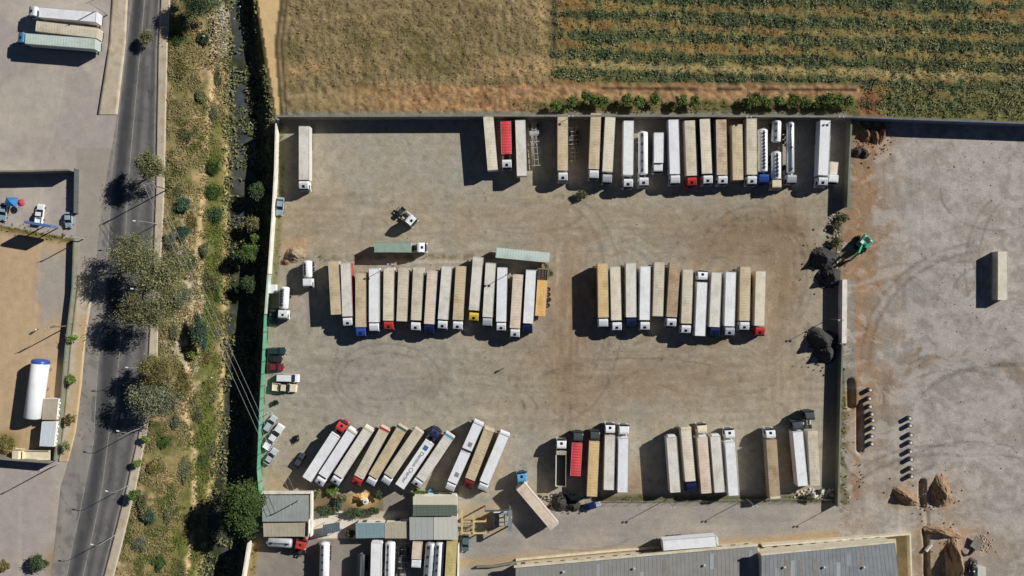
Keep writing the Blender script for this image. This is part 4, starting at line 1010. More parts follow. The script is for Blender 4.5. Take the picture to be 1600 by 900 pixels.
fr("beige", "charcoal", (1274, 758.5), (1270, 673), (1261.5, 641), "beige trailer with turned charcoal cab, nearest the right wall", hatch=False)

# bottom edge
lorry((1036, 852.5), (1119, 846), None, "white", "box", label="white trailer parked against the warehouse wall", group=None, nose=True)
tanker((506.4, 848.5), (504.5, 932), None, label="white tank trailer nearest the red cab in the service yard", group=GH, lids=7, walkw=.22, walk=-.3)
tanker((564, 866), (562, 930), None, m=TANKD, label="dark tank trailer with a narrow pale walkway in the service yard", group=GH, lids=0, ry=1.1, rz=.9, walkw=.2, walk=.1)
lorry((588, 848), (586, 934), None, "white", "box", label="white trailer with dark roof patches, left of the tanks in the service yard", group=GH)
tanker((609.5, 848), (607, 932), None, label="white tank trailer with pale grey walkway, left of the dark frame trailer", group=GH, lids=7, walkw=.3, walk=-.5)
skeleton((631, 850), (627, 930), "dark slatted frame trailer between white tanks in the service yard", GH, m=mat("dark_blue_steel", (.05, .07, .075), .6, noise=.3), z=2.2)
rigid((652.5, 847), (650.5, 874), (649.5, 887), "pinkish", label="short pinkish box truck among the tank trailers of the service yard", group=GH, z1=3.2)
tanker((672.5, 849), (665, 934), None, m=STEEL, label="slanted steel tank trailer right of the short box truck", group=GH, lids=6, walkw=.42, walk=-.3)
tanker((687, 849), (682, 934), None, label="white tank trailer beside the yellowish trailer in the service yard", group=GH, lids=7, walkw=.3, walk=-.4)
lorry((706, 848), (701.5, 934), None, "yellow", "tarp", label="yellowish ribbed trailer along the white wall of the service yard", group=GH)
def red_cab_tanker():
    tanker((417, 848), (455, 850.5), None, m=STEEL, label="silver tank trailer lying crosswise behind the red cab", group=GH, lids=2, walkw=.2, walk=0, zc=2.3, ry=1.15, rz=.95)
    p = W(472, 842.5, 2.2); a = math.radians(78); root = empty("tractor_unit", (p.x - math.cos(a) * 2.34, p.y - math.sin(a) * 2.34, 0), a)
    add_cab(root, 0, "red", low=True); add_tractor_chassis(root, 0, "red", tail=2.6)
    set_id(root, "red tractor unit with hatch at the end of the silver tank", "truck", GH)
red_cab_tanker()

# top left, beyond the road
GT = "trailers beside the road at the top left"
lorry((150, 26.5), (61, 18.8), (46.5, 17.5), "lilac", "box", "white", label="white truck with trailer lying crosswise, topmost beside the road", group=GT)
lorry((151, 51.5), (56, 40.5), None, "beige", label="beige trailer without a cab below the white truck, top left", group=GT)
lorry((148, 68.5), (40, 60), (30, 59), "palegreen", "tarp", "sky blue", label="pale green trailer, third down beside the road at the top left", group=GT)

# ------------------------------------------------------------------ cars
GREENC = mat("dark_green_paint", (.02, .05, .045), .35); SBLUE = mat("ice_blue_paint", (.3, .4, .45), .3); BEIGEC = mat("beige_paint", (.55, .5, .4), .45)
GCAR = "cars parked along the green fence"
car(437.5, 322.5, 265, SBLUE, "silver-blue car parked against the white wall by the lone truck", L=4.6)
car(426.5, 494, 268, DGREY, "dark grey car squeezed between tank truck and green fence", group=GCAR, L=4.2)
car(432, 548.5, 2, GREENC, "dark green car, topmost of those nosing out from the green fence", group=GCAR, kind="estate", L=4.7)
car(430, 561, 0, "black", "small black car between the dark green and red ones", group=GCAR, L=3.6)
car(430.5, 573.5, 358, DRED, "dark red car below the small black one", group=GCAR, L=4.3)
car(450.5, 590.5, 358, "white", "white van above the cream pickup", kind="van", group=GCAR, L=5.6, w=1.0, cat="van")
car(445, 605.5, 355, "cream", "cream pickup with loaded bed below the white van", kind="pickup", group=GCAR, L=6.2, w=.98, cat="pickup")
car(422, 662, 57, "silver", "grey estate car slanted by the green fence", kind="estate", group=GCAR, L=4.5)
car(428, 682.5, 56, "white", "long white pickup with dark bed, slanted by the green fence", kind="pickup", group=GCAR, L=7.2, w=1.0, cat="pickup")
car(423, 713.5, 56, GREYW, "pale car, lowest of the slanted ones by the green fence", group=GCAR, L=4.6)
car(468, 719.5, 57, DGREY, "dark car in the shadow left of the red cab truck", L=4.2)
car(62.5, 334, 84, "white", "white pickup with dark bed behind the blue billboard", kind="pickup", L=4.9, cat="pickup")
car(107, 343.5, 270, SBLUE, "ice-blue car at the corner of the fenced forecourt", L=3.9)
car(727, 849, 268, mat("slate_blue_paint", (.09, .14, .17), .3), "slate blue car parked below the yellow frame", kind="estate", L=4.4)
car(5, 331, 262, SBLUE, "light blue car partly beneath the blue canopy", L=4.4)
# ------------------------------------------------------------------ walls, fences, buildings
CONC = mat("wall_concrete", A(128, 124, 114), .85, noise=.2, scale=.8, stain=A(90, 84, 72), stain_amt=.6)
DCONC = mat("blue_grey_wall", A(96, 106, 116), .8, noise=.2, stain=A(70, 72, 76), stain_amt=.6)
WHW = mat("whitewash", A(222, 216, 202), .85, noise=.12, scale=.9, stain=A(160, 150, 130), stain_amt=.6)
GRSH = mat("green_sheet_metal", (.10, .33, .20), .5, noise=.2, scale=.8, stain=(.22, .36, .28), stain_amt=.7)
PALEG = mat("faded_green_plaster", A(176, 190, 178), .8, noise=.15, stain=A(140, 140, 124), stain_amt=.6)
WEATH = mat("weathered_wall", A(124, 126, 110), .85, noise=.25, scale=.7, stain=A(84, 84, 62), stain_amt=.8)
STL = mat("lamp_post_steel", (.42, .43, .43), .45, metal=.4, noise=.1)
DSTL = mat("fence_steel", (.12, .13, .13), .6, metal=.3, noise=.2)
def wall_thing(name, pts, h, th, m, label, cat="wall", cope=None, posts=0.0, postm=None, group=None, ztop=0, z0=-.6):
    P = [W(x, y, 0) for x, y in pts]; root = empty(name, P[0])
    b = MB(); c = MB()
    for i in range(len(P) - 1):
        a, d = P[i] - P[0], P[i + 1] - P[0]; t = (d - a).normalized(); n = Vector((-t.y, t.x, 0)) * th / 2
        nn = n * 1.0 + n.normalized() * .05
        b.hexa([a - n + Vector((0, 0, z0)), d - n + Vector((0, 0, z0)), d + n + Vector((0, 0, z0)), a + n + Vector((0, 0, z0))], [a - n + Vector((0, 0, h)), d - n + Vector((0, 0, h)), d + n + Vector((0, 0, h)), a + n + Vector((0, 0, h))])
        if cope: c.hexa([q + Vector((0, 0, h + .001 * i)) for q in (a - nn, d - nn, d + nn, a + nn)], [q + Vector((0, 0, h + .09 + .001 * i)) for q in (a - nn, d - nn, d + nn, a + nn)])
    obj("wall_panel" if "fence" not in name else "fence_panel", b.mesh("wall_panel", [m]), root)
    if cope: obj("coping", c.mesh("coping", [cope]), root)
    if posts:
        pm = cached(("post", h, th, (postm or m).name), lambda: (lambda q: (q.box(-th / 2 - .06, th / 2 + .06, -.12, .12, -.3, h + .06), q.mesh("post", [postm or m]))[1])(MB()))
        for i in range(len(P) - 1):
            a, d = P[i] - P[0], P[i + 1] - P[0]; Ln = (d - a).length; k = max(1, int(Ln / posts)); ang = math.atan2((d - a).y, (d - a).x) + math.pi / 2
            for j in range(k + (i == len(P) - 2)): obj("post", pm, root, a + (d - a) * j / k, (0, 0, ang))
    return tag(root, label, cat, group)
wall_thing("concrete_wall", [(440, 187), (773, 186), (1040, 186.5), (1321, 187.5)], 4.0, .35, CONC, "long grey concrete wall behind the top row of trucks", cope=CONC, posts=6)
wall_thing("concrete_wall", [(1323, 188), (1600, 198), (1765, 204)], 4.0, .35, DCONC, "blue-grey wall along the top of the right yard", cope=DCONC, posts=6)
wall_thing("boundary_wall", [(436, 190), (434, 270), (430, 340), (424, 428)], 2.5, .25, WHW, "whitewashed wall beside the stream, above the green fence", cope=WHW)
wall_thing("boundary_wall", [(423.5, 429), (419, 490)], 2.5, .25, PALEG, "faded pale green wall between white wall and green fence", cope=PALEG)
gf = wall_thing("sheet_fence", [(418.6, 491), (416, 545), (411, 640), (407.5, 730), (410.5, 771)], 3.0, .08, GRSH, "green sheet metal fence along the left edge of the lot", cat="fence", posts=3.0, postm=DSTL)
wall_thing("boundary_wall", [(1324, 190), (1321, 250), (1318, 325)], 2.5, .3, WEATH, "weathered greenish wall at the upper right corner of the lot", cope=WEATH)
wall_thing("retaining_wall", [(1313.4, 437), (1312.6, 535)], 2.5, 1.1, WHW, "thick white-topped concrete wall between the two dark heaps", cope=WHW)
wall_thing("boundary_wall", [(1311, 538), (1308, 640), (1304.5, 788)], 2.1, .3, WEATH, "weathered greenish wall along the lower right edge of the lot", cope=WEATH, posts=5)
wall_thing("boundary_wall", [(394, 843), (388, 880), (376, 950)], 3.0, .3, WHW, "white wall on the stream side of the service yard", cope=WHW)
wall_thing("boundary_wall", [(717.5, 846), (715, 945)], 2.6, .25, WHW, "white wall on the right side of the service yard", cope=WHW)
wall_thing("roadside_wall", [(121.5, 372), (119, 450), (109.5, 530), (103.5, 600), (96.5, 675), (91, 716)], 1.7, .25, WEATH, "low grey wall between the sand yard and the road", cope=WEATH, posts=4)
wall_thing("roadside_fence", [(123, 266), (122, 333)], 2.0, .12, DSTL, "dark fence beside the road at the forecourt corner", cat="fence", posts=2.5)
wall_thing("boundary_wall", [(-30, 272), (60, 271), (122, 269)], 4.2, .3, CONC, "tall grey wall casting a dark shadow over the forecourt", cope=CONC)
wall_thing("boundary_wall", [(-40, 707), (0, 712), (88, 719)], 3.0, .25, CONC, "grey wall below the cream boat-shaped truck at the lower left", cope=CONC)
# front fence: posts, rails and mesh-like wires
def front_fence():
    pts = [(934, 783.5), (1010, 783), (1120, 781.5), (1250, 779.5), (1304, 779)]; P = [W(x, y) for x, y in pts]; root = empty("wire_fence", P[0])
    pm = None
    for i in range(len(P) - 1):
        a, d = P[i] - P[0], P[i + 1] - P[0]; k = int((d - a).length / 2.6)
        for j in range(k):
            obj("post", cached("ffp", lambda: (lambda q: (q.tube((0, 0, -.2), (0, 0, 1.7), .045, n=6), q.mesh("post", [STL]))[1])(MB())), root, a + (d - a) * j / k)
        b = MB()
        for z in (.15, .5, .85, 1.2, 1.6): b.bar(a + Vector((0, 0, z)), d + Vector((0, 0, z)), .02)
        b.hexa([a + Vector((0, -.12, -.02)), d + Vector((0, -.12, -.02)), d + Vector((0, .12, -.02)), a + Vector((0, .12, -.02))], [a + Vector((0, -.12, .22)), d + Vector((0, -.12, .22)), d + Vector((0, .12, .22)), a + Vector((0, .12, .22))])
        obj("wire", b.mesh("wire", [WEATH]), root)
    tag(root, "low wire fence on a kerb below the front row of trucks", "fence")
front_fence()

def sheet(name, quad, t, m, rib=None, ribm=None, parent=None, along=0):
    """roof sheet on four world points with raised seams"""
    q = [Vector(p) for p in quad]; b = MB(); up = Vector((0, 0, t)); b.hexa(q, [p + up for p in q]); o = obj(name, b.mesh(name, [m]), parent)
    if rib:
        c = MB(); A0, B0, C0, D0 = (q[0], q[1], q[2], q[3]) if along == 0 else (q[1], q[2], q[3], q[0])
        n = int((B0 - A0).length / rib)
        for i in range(n + 1):
            u = i / n; p0 = A0 + (B0 - A0) * u; p1 = D0 + (C0 - D0) * u
            c.bar(p0 + up * 1.0 + Vector((0, 0, .012)), p1 + up * 1.0 + Vector((0, 0, .012)), .05, .03)
        r = obj("roof_seam", c.mesh("roof_seam", [ribm or m]), o); tag(r, kind="stuff")
    return o
def building(name, roofs, wallm, label, cat="building", over=.25, parapets=()):
    """roofs: list of (quad of pixels, (z at each corner) , material, rib spacing, seam direction)"""
    c0 = W(*roofs[0][0][0], 0); root = empty(name, (c0.x, c0.y, 0))
    for quad, zs, m, rib, along in roofs:
        q = [W(x, y, z) - Vector((c0.x, c0.y, 0)) for (x, y), z in zip(quad, zs)]
        cen = sum(q, Vector()) / 4; inn = [p + (cen - p).normalized() * over for p in q]
        b = MB(); b.hexa([Vector((p.x, p.y, -.1)) for p in reversed(inn)], [Vector((p.x, p.y, p.z - .01)) for p in reversed(inn)]); w = obj("wall", b.mesh("wall", [wallm]), root)
        qq = list(reversed(q))
        sheet("roof", qq, .1, m, rib, None, root, along)
        a, d = inn[0], inn[1]; t = (d - a).normalized(); n = Vector((t.y, -t.x, 0))                      # door and windows on the first side
        if (cen - a).dot(n) > 0: n = -n
        Ln = (d - a).length
        for k in range(max(1, int(Ln / 3.2))):
            p = a + t * (Ln * (k + .5) / max(1, int(Ln / 3.2))); hw, z0_, z1_, nm = (.5, .02, 2.05, "door") if k == 0 else (.55, 1.0, 2.0, "window")
            u = t * hw; b = MB(); b.hexa([Vector((*(p - u - n * .03).xy, z0_)), Vector((*(p + u - n * .03).xy, z0_)), Vector((*(p + u + n * .05).xy, z0_)), Vector((*(p - u + n * .05).xy, z0_))], [Vector((*(p - u - n * .03).xy, z1_)), Vector((*(p + u - n * .03).xy, z1_)), Vector((*(p + u + n * .05).xy, z1_)), Vector((*(p - u + n * .05).xy, z1_))])
            obj(nm, b.mesh(nm, [GLASS if nm == "window" else DSTL]), w)
    for pts, z0_, z1_, th, m in parapets:
        P = [W(x, y, z1_) - Vector((c0.x, c0.y, 0)) for x, y in pts]; b = MB()
        for i in range(len(P) - 1):
            a, d = P[i], P[i + 1]; t = (d - a).normalized(); n = Vector((-t.y, t.x, 0)) * th / 2
            b.hexa([Vector((*(a - n).xy, z0_)), Vector((*(d - n).xy, z0_)), Vector((*(d + n).xy, z0_)), Vector((*(a + n).xy, z0_))], [Vector((*(a - n).xy, z1_)), Vector((*(d - n).xy, z1_)), Vector((*(d + n).xy, z1_)), Vector((*(a + n).xy, z1_))])
        obj("parapet", b.mesh("parapet", [m]), root)
    return tag(root, label, cat)
RGREY = mat("grey_roof_sheet", A(150, 154, 150), .5, noise=.08, stain=A(120, 124, 118), stain_amt=.5)
RBEIGE = mat("beige_roof_sheet", A(172, 164, 144), .55, noise=.1, stain=A(150, 136, 108), stain_amt=.6)
RWARE = mat("warehouse_roof_sheet", A(142, 140, 136), .5, noise=.08, scale=.5, stain=A(126, 120, 112), stain_amt=.6)
RBLUE = mat("blue_grey_roof_sheet", A(136, 138, 139), .5, noise=.08, scale=.5, stain=A(104, 110, 116), stain_amt=.6)
RTEAL = mat("blue_roof_sheet", A(124, 146, 150), .5, noise=.1)
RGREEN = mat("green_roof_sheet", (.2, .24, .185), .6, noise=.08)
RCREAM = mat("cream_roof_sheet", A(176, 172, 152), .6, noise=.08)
RLIGHT = mat("pale_roof_sheet", A(190, 188, 178), .55, noise=.06)
RMID = mat("mid_grey_roof_sheet", A(162, 164, 160), .55, noise=.06)
building("low_building", [([(409.5, 774), (483, 773.5), (482.5, 814.3), (410.5, 815)], (4, 4, 4, 4), RGREY, .95, 0), ([(411.5, 817), (481, 816.5), (481, 838), (412.5, 838.5)], (3.3, 3.3, 3.2, 3.2), RBEIGE, .95, 0)], WHW,
         "low building with grey ribbed upper roof and beige lower roof beside the big tree", parapets=[([(408, 771), (486, 770.5), (485.5, 838.5)], 2.5, 4.35, .35, WHW)])
building("shed", [([(556, 817.5), (600.8, 817), (600.8, 840), (556.5, 841)], (3, 3, 3, 3), RTEAL, .8, 0), ([(601.5, 816.5), (638, 814.5), (638.5, 841), (601.5, 841)], (3.05, 3.05, 3.05, 3.05), RBEIGE, .8, 0)], WHW, "shed with half blue half beige flat roof in the service yard")
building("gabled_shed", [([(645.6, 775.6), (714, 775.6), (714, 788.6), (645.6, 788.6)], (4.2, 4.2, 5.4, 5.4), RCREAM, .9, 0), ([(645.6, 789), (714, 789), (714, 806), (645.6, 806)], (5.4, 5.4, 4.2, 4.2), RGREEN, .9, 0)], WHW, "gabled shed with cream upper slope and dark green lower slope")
building("garage", [([(640, 808), (677.4, 808), (677.6, 843), (640.5, 843.5)], (3.6, 3.6, 3.6, 3.6), RMID, 1.2, 0), ([(678, 808), (714.5, 807.5), (716, 843), (678.3, 843)], (3.66, 3.66, 3.66, 3.66), RLIGHT, 1.2, 0)], WHW, "flat garage with two pale roof halves below the gabled shed")
building("warehouse", [([(806, 888), (1183, 854), (1187, 960), (806, 960)], (4, 4, 4, 4), RWARE, 1.0, 0)], mat("warehouse_wall", A(206, 197, 174), .8, noise=.12, stain=A(176, 156, 116), stain_amt=.5), "wide low warehouse with grey ribbed roof at the bottom edge", parapets=[([(803, 886), (1184, 852)], 3.6, 4.35, .5, mat("warehouse_parapet", A(208, 200, 178), .8, noise=.15, stain=A(170, 150, 110), stain_amt=.6))])
building("warehouse", [([(1190, 868), (1398, 848.5), (1411, 960), (1190, 960)], (7, 7, 7, 7), RBLUE, 1.0, 0)], mat("warehouse_wall", A(206, 197, 174)), "taller warehouse with blue-grey ribbed roof at the bottom right", parapets=[([(1189, 867), (1399, 847)], 6.5, 7.3, .4, mat("warehouse_parapet", A(208, 200, 178)))])
wall_thing("boundary_wall", [(1188, 850), (1300, 841), (1417, 831.5), (1421, 955)], 1.6, .3, mat("warehouse_parapet", A(208, 200, 178)), "pale yellow wall around the taller warehouse", cope=mat("warehouse_parapet", A(208, 200, 178)))
b = MB(); p = [W(1190, 848), W(1416, 833), W(1419, 955), W(1190, 955)]; b.hexa([Vector((q.x, q.y, -.02)) for q in reversed(p)], [Vector((q.x, q.y, .012)) for q in reversed(p)])
tag(obj("warehouse_yard", b.mesh("warehouse_yard", [mat("yard_screed", A(196, 178, 140), .9, noise=.2, scale=.6, stain=A(150, 134, 104), stain_amt=.6)])), kind="structure")
wall_thing("low_wall", [(487, 800), (532, 799), (555, 798)], .8, .25, WHW, "low white wall between the garden and the pale courtyard", cope=WHW)
wall_thing("low_wall", [(745, 884), (772, 883), (806, 877)], .9, .3, WEATH, "low stained wall leading to the corner of the warehouse", cope=WEATH)
wall_thing("low_wall", [(806, 874), (870, 868), (980, 858), (1030, 855)], .5, .5, mat("warehouse_parapet", A(208, 200, 178)), "low pale kerb wall in front of the wide warehouse")

def canopy():  # dark slats added in place of a lattice shadow on the courtyard
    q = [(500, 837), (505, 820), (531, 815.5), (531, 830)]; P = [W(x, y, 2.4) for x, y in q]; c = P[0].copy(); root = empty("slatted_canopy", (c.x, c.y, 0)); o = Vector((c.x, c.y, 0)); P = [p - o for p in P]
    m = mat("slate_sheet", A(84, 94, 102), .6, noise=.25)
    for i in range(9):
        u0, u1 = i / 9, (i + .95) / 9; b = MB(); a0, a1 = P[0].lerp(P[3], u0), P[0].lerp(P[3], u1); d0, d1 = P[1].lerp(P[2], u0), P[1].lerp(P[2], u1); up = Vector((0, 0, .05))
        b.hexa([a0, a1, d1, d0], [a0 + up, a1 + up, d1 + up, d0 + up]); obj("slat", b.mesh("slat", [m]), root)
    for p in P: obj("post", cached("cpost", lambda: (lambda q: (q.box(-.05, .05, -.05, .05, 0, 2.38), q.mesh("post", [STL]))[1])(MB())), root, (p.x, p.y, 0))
    tag(root, "slate grey slats standing in for a shadow over the pale courtyard", "canopy")
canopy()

# ------------------------------------------------------------------ gateway frame, kiosk, gantry
BEAM = mat("yellow_beam_paint", A(206, 182, 128), .6, noise=.15, stain=A(160, 130, 84), stain_amt=.5)
def gate_frame():
    z = 3.2; pts = {k: W(*v, z) for k, v in dict(a=(721, 815), b=(759, 814.5), c=(720, 833), d=(759, 833), e=(740, 804), f=(740, 834), g=(722, 797), h=(722, 834)).items()}; c = pts['c']; root = empty("steel_frame", (c.x, c.y, 0)); o = Vector((c.x, c.y, 0))
    def bm_(p, q, nm="beam", w=.3): b = MB(); b.bar(pts[p] - o, pts[q] - o, w, .3); obj(nm, b.mesh(nm, [BEAM]), root)
    bm_('a', 'b', w=.36); bm_('c', 'd', w=.36)
    b = MB(); b.bar(pts['e'] - o + Vector((0, 0, .302)), pts['f'] - o + Vector((0, 0, .302)), .4, .25); obj("beam", b.mesh("beam", [BEAM]), root)
    b = MB(); b.bar(pts['g'] - o + Vector((0, 0, .302)), pts['h'] - o + Vector((0, 0, .302)), .4, .25); obj("beam", b.mesh("beam", [BEAM]), root)
    for k in "abcd":
        p = pts[k] - o; b = MB(); b.box(-.12, .12, -.12, .12, 0, z - .16); obj("post", b.mesh("post", [BEAM]), root, (p.x, p.y, 0))
    b = MB(); A_, B_, C_, D_ = (pts[k] - o for k in "abcd")
    for i in range(1, 8): u = i / 8; b.bar(A_.lerp(B_, u) - Vector((0, 0, .25)), C_.lerp(D_, u) - Vector((0, 0, .25)), .07)
    for i in range(1, 5): u = i / 5; b.bar(A_.lerp(C_, u) - Vector((0, 0, .33)), B_.lerp(D_, u) - Vector((0, 0, .33)), .07)
    obj("lattice", b.mesh("lattice", [DSTL]), root)
    tag(root, "yellowish steel beam frame with dark lattice beside the garage", "frame")
gate_frame()
def gantry():
    z = 5.0; a, d = W(758, 798.5, z), W(797, 797, z); e = W(797, 830, z); root = empty("gate_gantry", (a.x, a.y, 0)); o = Vector((a.x, a.y, 0))
    m = mat("gantry_grey", A(120, 128, 132), .5, noise=.15)
    b = MB(); b.bar(a - o, d - o, .35, .5); obj("beam", b.mesh("beam", [DSTL]), root)
    b = MB(); b.bar(d - o + Vector((0, 0, .05)), e - o + Vector((0, 0, .05)), 1.0, .5); obj("side_beam", b.mesh("side_beam", [m]), root)
    for p in (a, d, e):
        q = p - o; b = MB(); b.box(-.15, .15, -.15, .15, 0, z - .26); obj("post", b.mesh("post", [m]), root, (q.x, q.y, 0))
    tag(root, "grey gate gantry with a wide side beam over the gateway", "gantry")
gantry()
def kiosk():
    q = [(772, 801), (792, 800), (793, 821), (772, 822)]; P = [W(x, y, 2.6) for x, y in q]; c = P[3]; root = empty("guard_kiosk", (c.x, c.y, 0)); o = Vector((c.x, c.y, 0)); P = [p - o for p in P]
    b = MB(); b.hexa([Vector((p.x, p.y, 0)) for p in reversed(P)], [Vector((p.x, p.y, 2.5)) for p in reversed(P)]); w = obj("wall", b.mesh("wall", [WHW]), root)
    sheet("roof", list(reversed(P)), .08, RBEIGE, None, None, root); 
    b = MB(); b.bar(P[0] + Vector((-.1, 0, .25)), P[1] + Vector((.1, 0, .25)), .5, .3); obj("roof_sign", b.mesh("roof_sign", [WHITE]), root)
    b = MB()
    for i in range(4): b.bar(P[0].lerp(P[3], i / 3) + Vector((0, 0, .5)), P[1].lerp(P[2], i / 3) + Vector((0, 0, .5)), .09)
    for k in (0, 1): b.bar(P[k] + Vector((0, 0, .51)), P[3 - k] + Vector((0, 0, .51)), .09)
    obj("roof_frame", b.mesh("roof_frame", [DSTL]), root)
    b = MB(); m_ = (P[2] + P[3]) / 2; b.box(m_.x - .8, m_.x + .8, m_.y - .04, m_.y + .03, 1.0, 2.0); obj("window", b.mesh("window", [GLASS]), w)
    tag(root, "small guard kiosk with railed beige roof under the gantry", "kiosk")
kiosk()

# ------------------------------------------------------------------ tank, cabins, billboard, canopy in the west
def big_tank():
    r, f = W(47.8, 655.5, 3.3), W(60.8, 562, 3.3); d = f - r; L = d.length; a = math.atan2(d.y, d.x); root = empty("storage_tank", (r.x, r.y, 0), a)
    b = MB(); n = 28; rad = 2.1; zc = 2.4; xs_ = [(0, .1), (.03, .6), (.15, .85), (.45, 1), (L - .45, 1), (L - .15, .85), (L, .5)]; vs = []
    for x, k in xs_:
        for i in range(n): t = 2 * math.pi * i / n; vs.append((x, math.cos(t) * rad * k, zc + math.sin(t) * rad * k))
    b.add(vs, [(j * n + i, j * n + (i + 1) % n, (j + 1) * n + (i + 1) % n, (j + 1) * n + i) for j in range(len(xs_) - 1) for i in range(n)] + [tuple(range(n)), tuple(range((len(xs_) - 1) * n, len(xs_) * n))])
    obj("shell", b.mesh("shell", [TANKW], smooth=True), root)
    b = MB()
    vs = []
    for x, k in ((L - 1.0, 1.012), (L - .45, 1.012), (L - .14, .87), (L + .02, .5), (L + .03, .05)):
        for i in range(n): t = 2 * math.pi * i / n; vs.append((x, math.cos(t) * rad * k, zc + math.sin(t) * rad * k))
    b.add(vs, [(j * n + i, j * n + (i + 1) % n, (j + 1) * n + (i + 1) % n, (j + 1) * n + i) for j in range(4) for i in range(n)]); obj("end_cap", b.mesh("end_cap", [BLUE], smooth=True), root)
    for x in (2.2, L / 2, L - 2.4):
        b = MB(); b.prism([(x - .25, 0), (x + .25, 0), (x + .25, 1.0), (x - .25, 1.0)], -1.7, 1.7); obj("cradle", b.mesh("cradle", [CONC]), root)
    tag(root, "huge white storage tank with blue end lying in the sand yard", "tank")
big_tank()
def cabin(q, z, m, label, base=0.0):
    P = [W(x, y, z) for x, y in q]; c = P[3]; root = empty("portable_cabin", (c.x, c.y, 0)); o = Vector((c.x, c.y, 0)); P = [p - o for p in P]
    b = MB(); b.hexa([Vector((p.x, p.y, .15)) for p in reversed(P)], [Vector((p.x, p.y, z - .06)) for p in reversed(P)]); w = obj("wall", b.mesh("wall", [WHW]), root)
    sheet("roof", list(reversed(P)), .06, m, .9, None, root, 0)
    for k in (.2, .5, .8):
        p = P[1].lerp(P[2], k); b = MB(); b.box(p.x - .03, p.x + .05, p.y - .5, p.y + .5, 1.1, 2.0); f = obj("window", b.mesh("window", [GLASS]), w)
        b = MB(); b.box(p.x + .02, p.x + .35, p.y - .35, p.y + .25, 2.02, 2.4); obj("air_conditioner", b.mesh("air_conditioner", [WHITE], bevel=.03), w)
    for p in P: b = MB(); b.box(p.x - .15, p.x + .15, p.y - .15, p.y + .15, 0, .15); obj("foot", b.mesh("foot", [CONC]), root)
    tag(root, label, "cabin", "portable cabins beside the storage tank")
cabin([(68, 623), (91, 623.5), (88, 656), (66, 655.5)], 2.7, RBEIGE, "portable cabin with pale beige roof, above the white one")
cabin([(66, 659), (88, 659), (84, 698), (62, 697)], 2.9, mat("cabin_white_roof", A(196, 202, 206), .5, noise=.08), "portable cabin with bluish white roof, below the beige one")
def boat_truck():
    p0, p1 = W(19, 711, 1.2), W(78, 711, 1.2); root = empty("flatbed_truck", (p0.x, p0.y, 0), 0); L = (p1 - p0).length
    m = CREAMP
    b = MB(); b.box(3.0, L, -1.2, 1.2, 1.0, 1.15); obj("flatbed", b.mesh("flatbed", [m]), root)
    b = MB()
    for s in (-1, 1): b.box(3.2, L, min(s * 1.2, s * 1.1), max(s * 1.2, s * 1.1), 1.15, 1.55)
    b.box(3.0, 3.1, -1.2, 1.2, 1.15, 2.0); obj("side_board", b.mesh("side_board", [m]), root)
    b = MB(); b.prism([(0, .5), (0, 1.4), (.25, 1.5), (.6, 2.3), (2.4, 2.4), (2.6, .7), (2.2, .5)], -1.1, 1.1); c = obj("cab", b.mesh("cab", [m], bevel=.08), root)
    b = MB(); b.hexa([(.28, -.95, 1.55), (.62, -.95, 2.28), (.62, .95, 2.28), (.28, .95, 1.55)], [(.22, -.95, 1.57), (.56, -.95, 2.31), (.56, .95, 2.31), (.22, .95, 1.57)]); obj("windscreen", b.mesh("windscreen", [GLASS]), c)
    for x in (1.0, L - 2.2, L - 1.1):
        for s in (-1, 1): obj("wheel", wheel_mesh(.42, .28), root, (x, s * .95, .42))
    b = MB(); b.bar((3.3, 1.5, 1.2), (1.2, 2.0, 2.6), .18); b.bar((1.2, 2.0, 2.6), (2.2, 2.3, 2.9), .14); obj("crane_arm", b.mesh("crane_arm", [m]), root)
    tag(root, "cream flatbed truck with folded crane arm by the lower left wall", "truck")
boat_truck()
def billboard():
    a, d = W(37.5, 346.5, 6.6), W(79, 353.5, 6.6); t = (d - a).normalized(); c = (a + d) / 2; ang = math.atan2(t.y, t.x); L = (d - a).length; root = empty("billboard", (c.x, c.y, 0), ang)
    m = mat("billboard_blue", A(84, 110, 160), .4, noise=.15)
    b = MB(); b.box(-L / 2, L / 2, -.3, .3, 3.6, 6.6); obj("panel", b.mesh("panel", [m]), root)
    b = MB(); b.box(-L / 2 + .2, L / 2 - .2, -.36, -.31, 3.8, 6.4); obj("poster", b.mesh("poster", [mat("poster_print", (.2, .28, .45), .5, noise=.5, scale=.5)]), root)
    for x in (-1.6, 1.6): b = MB(); b.tube((x, 0, 0), (x, 0, 3.6), .16, n=10); obj("post", b.mesh("post", [STL]), root)
    tag(root, "blue billboard on posts seen from above, beside the road wall", "billboard")
billboard()
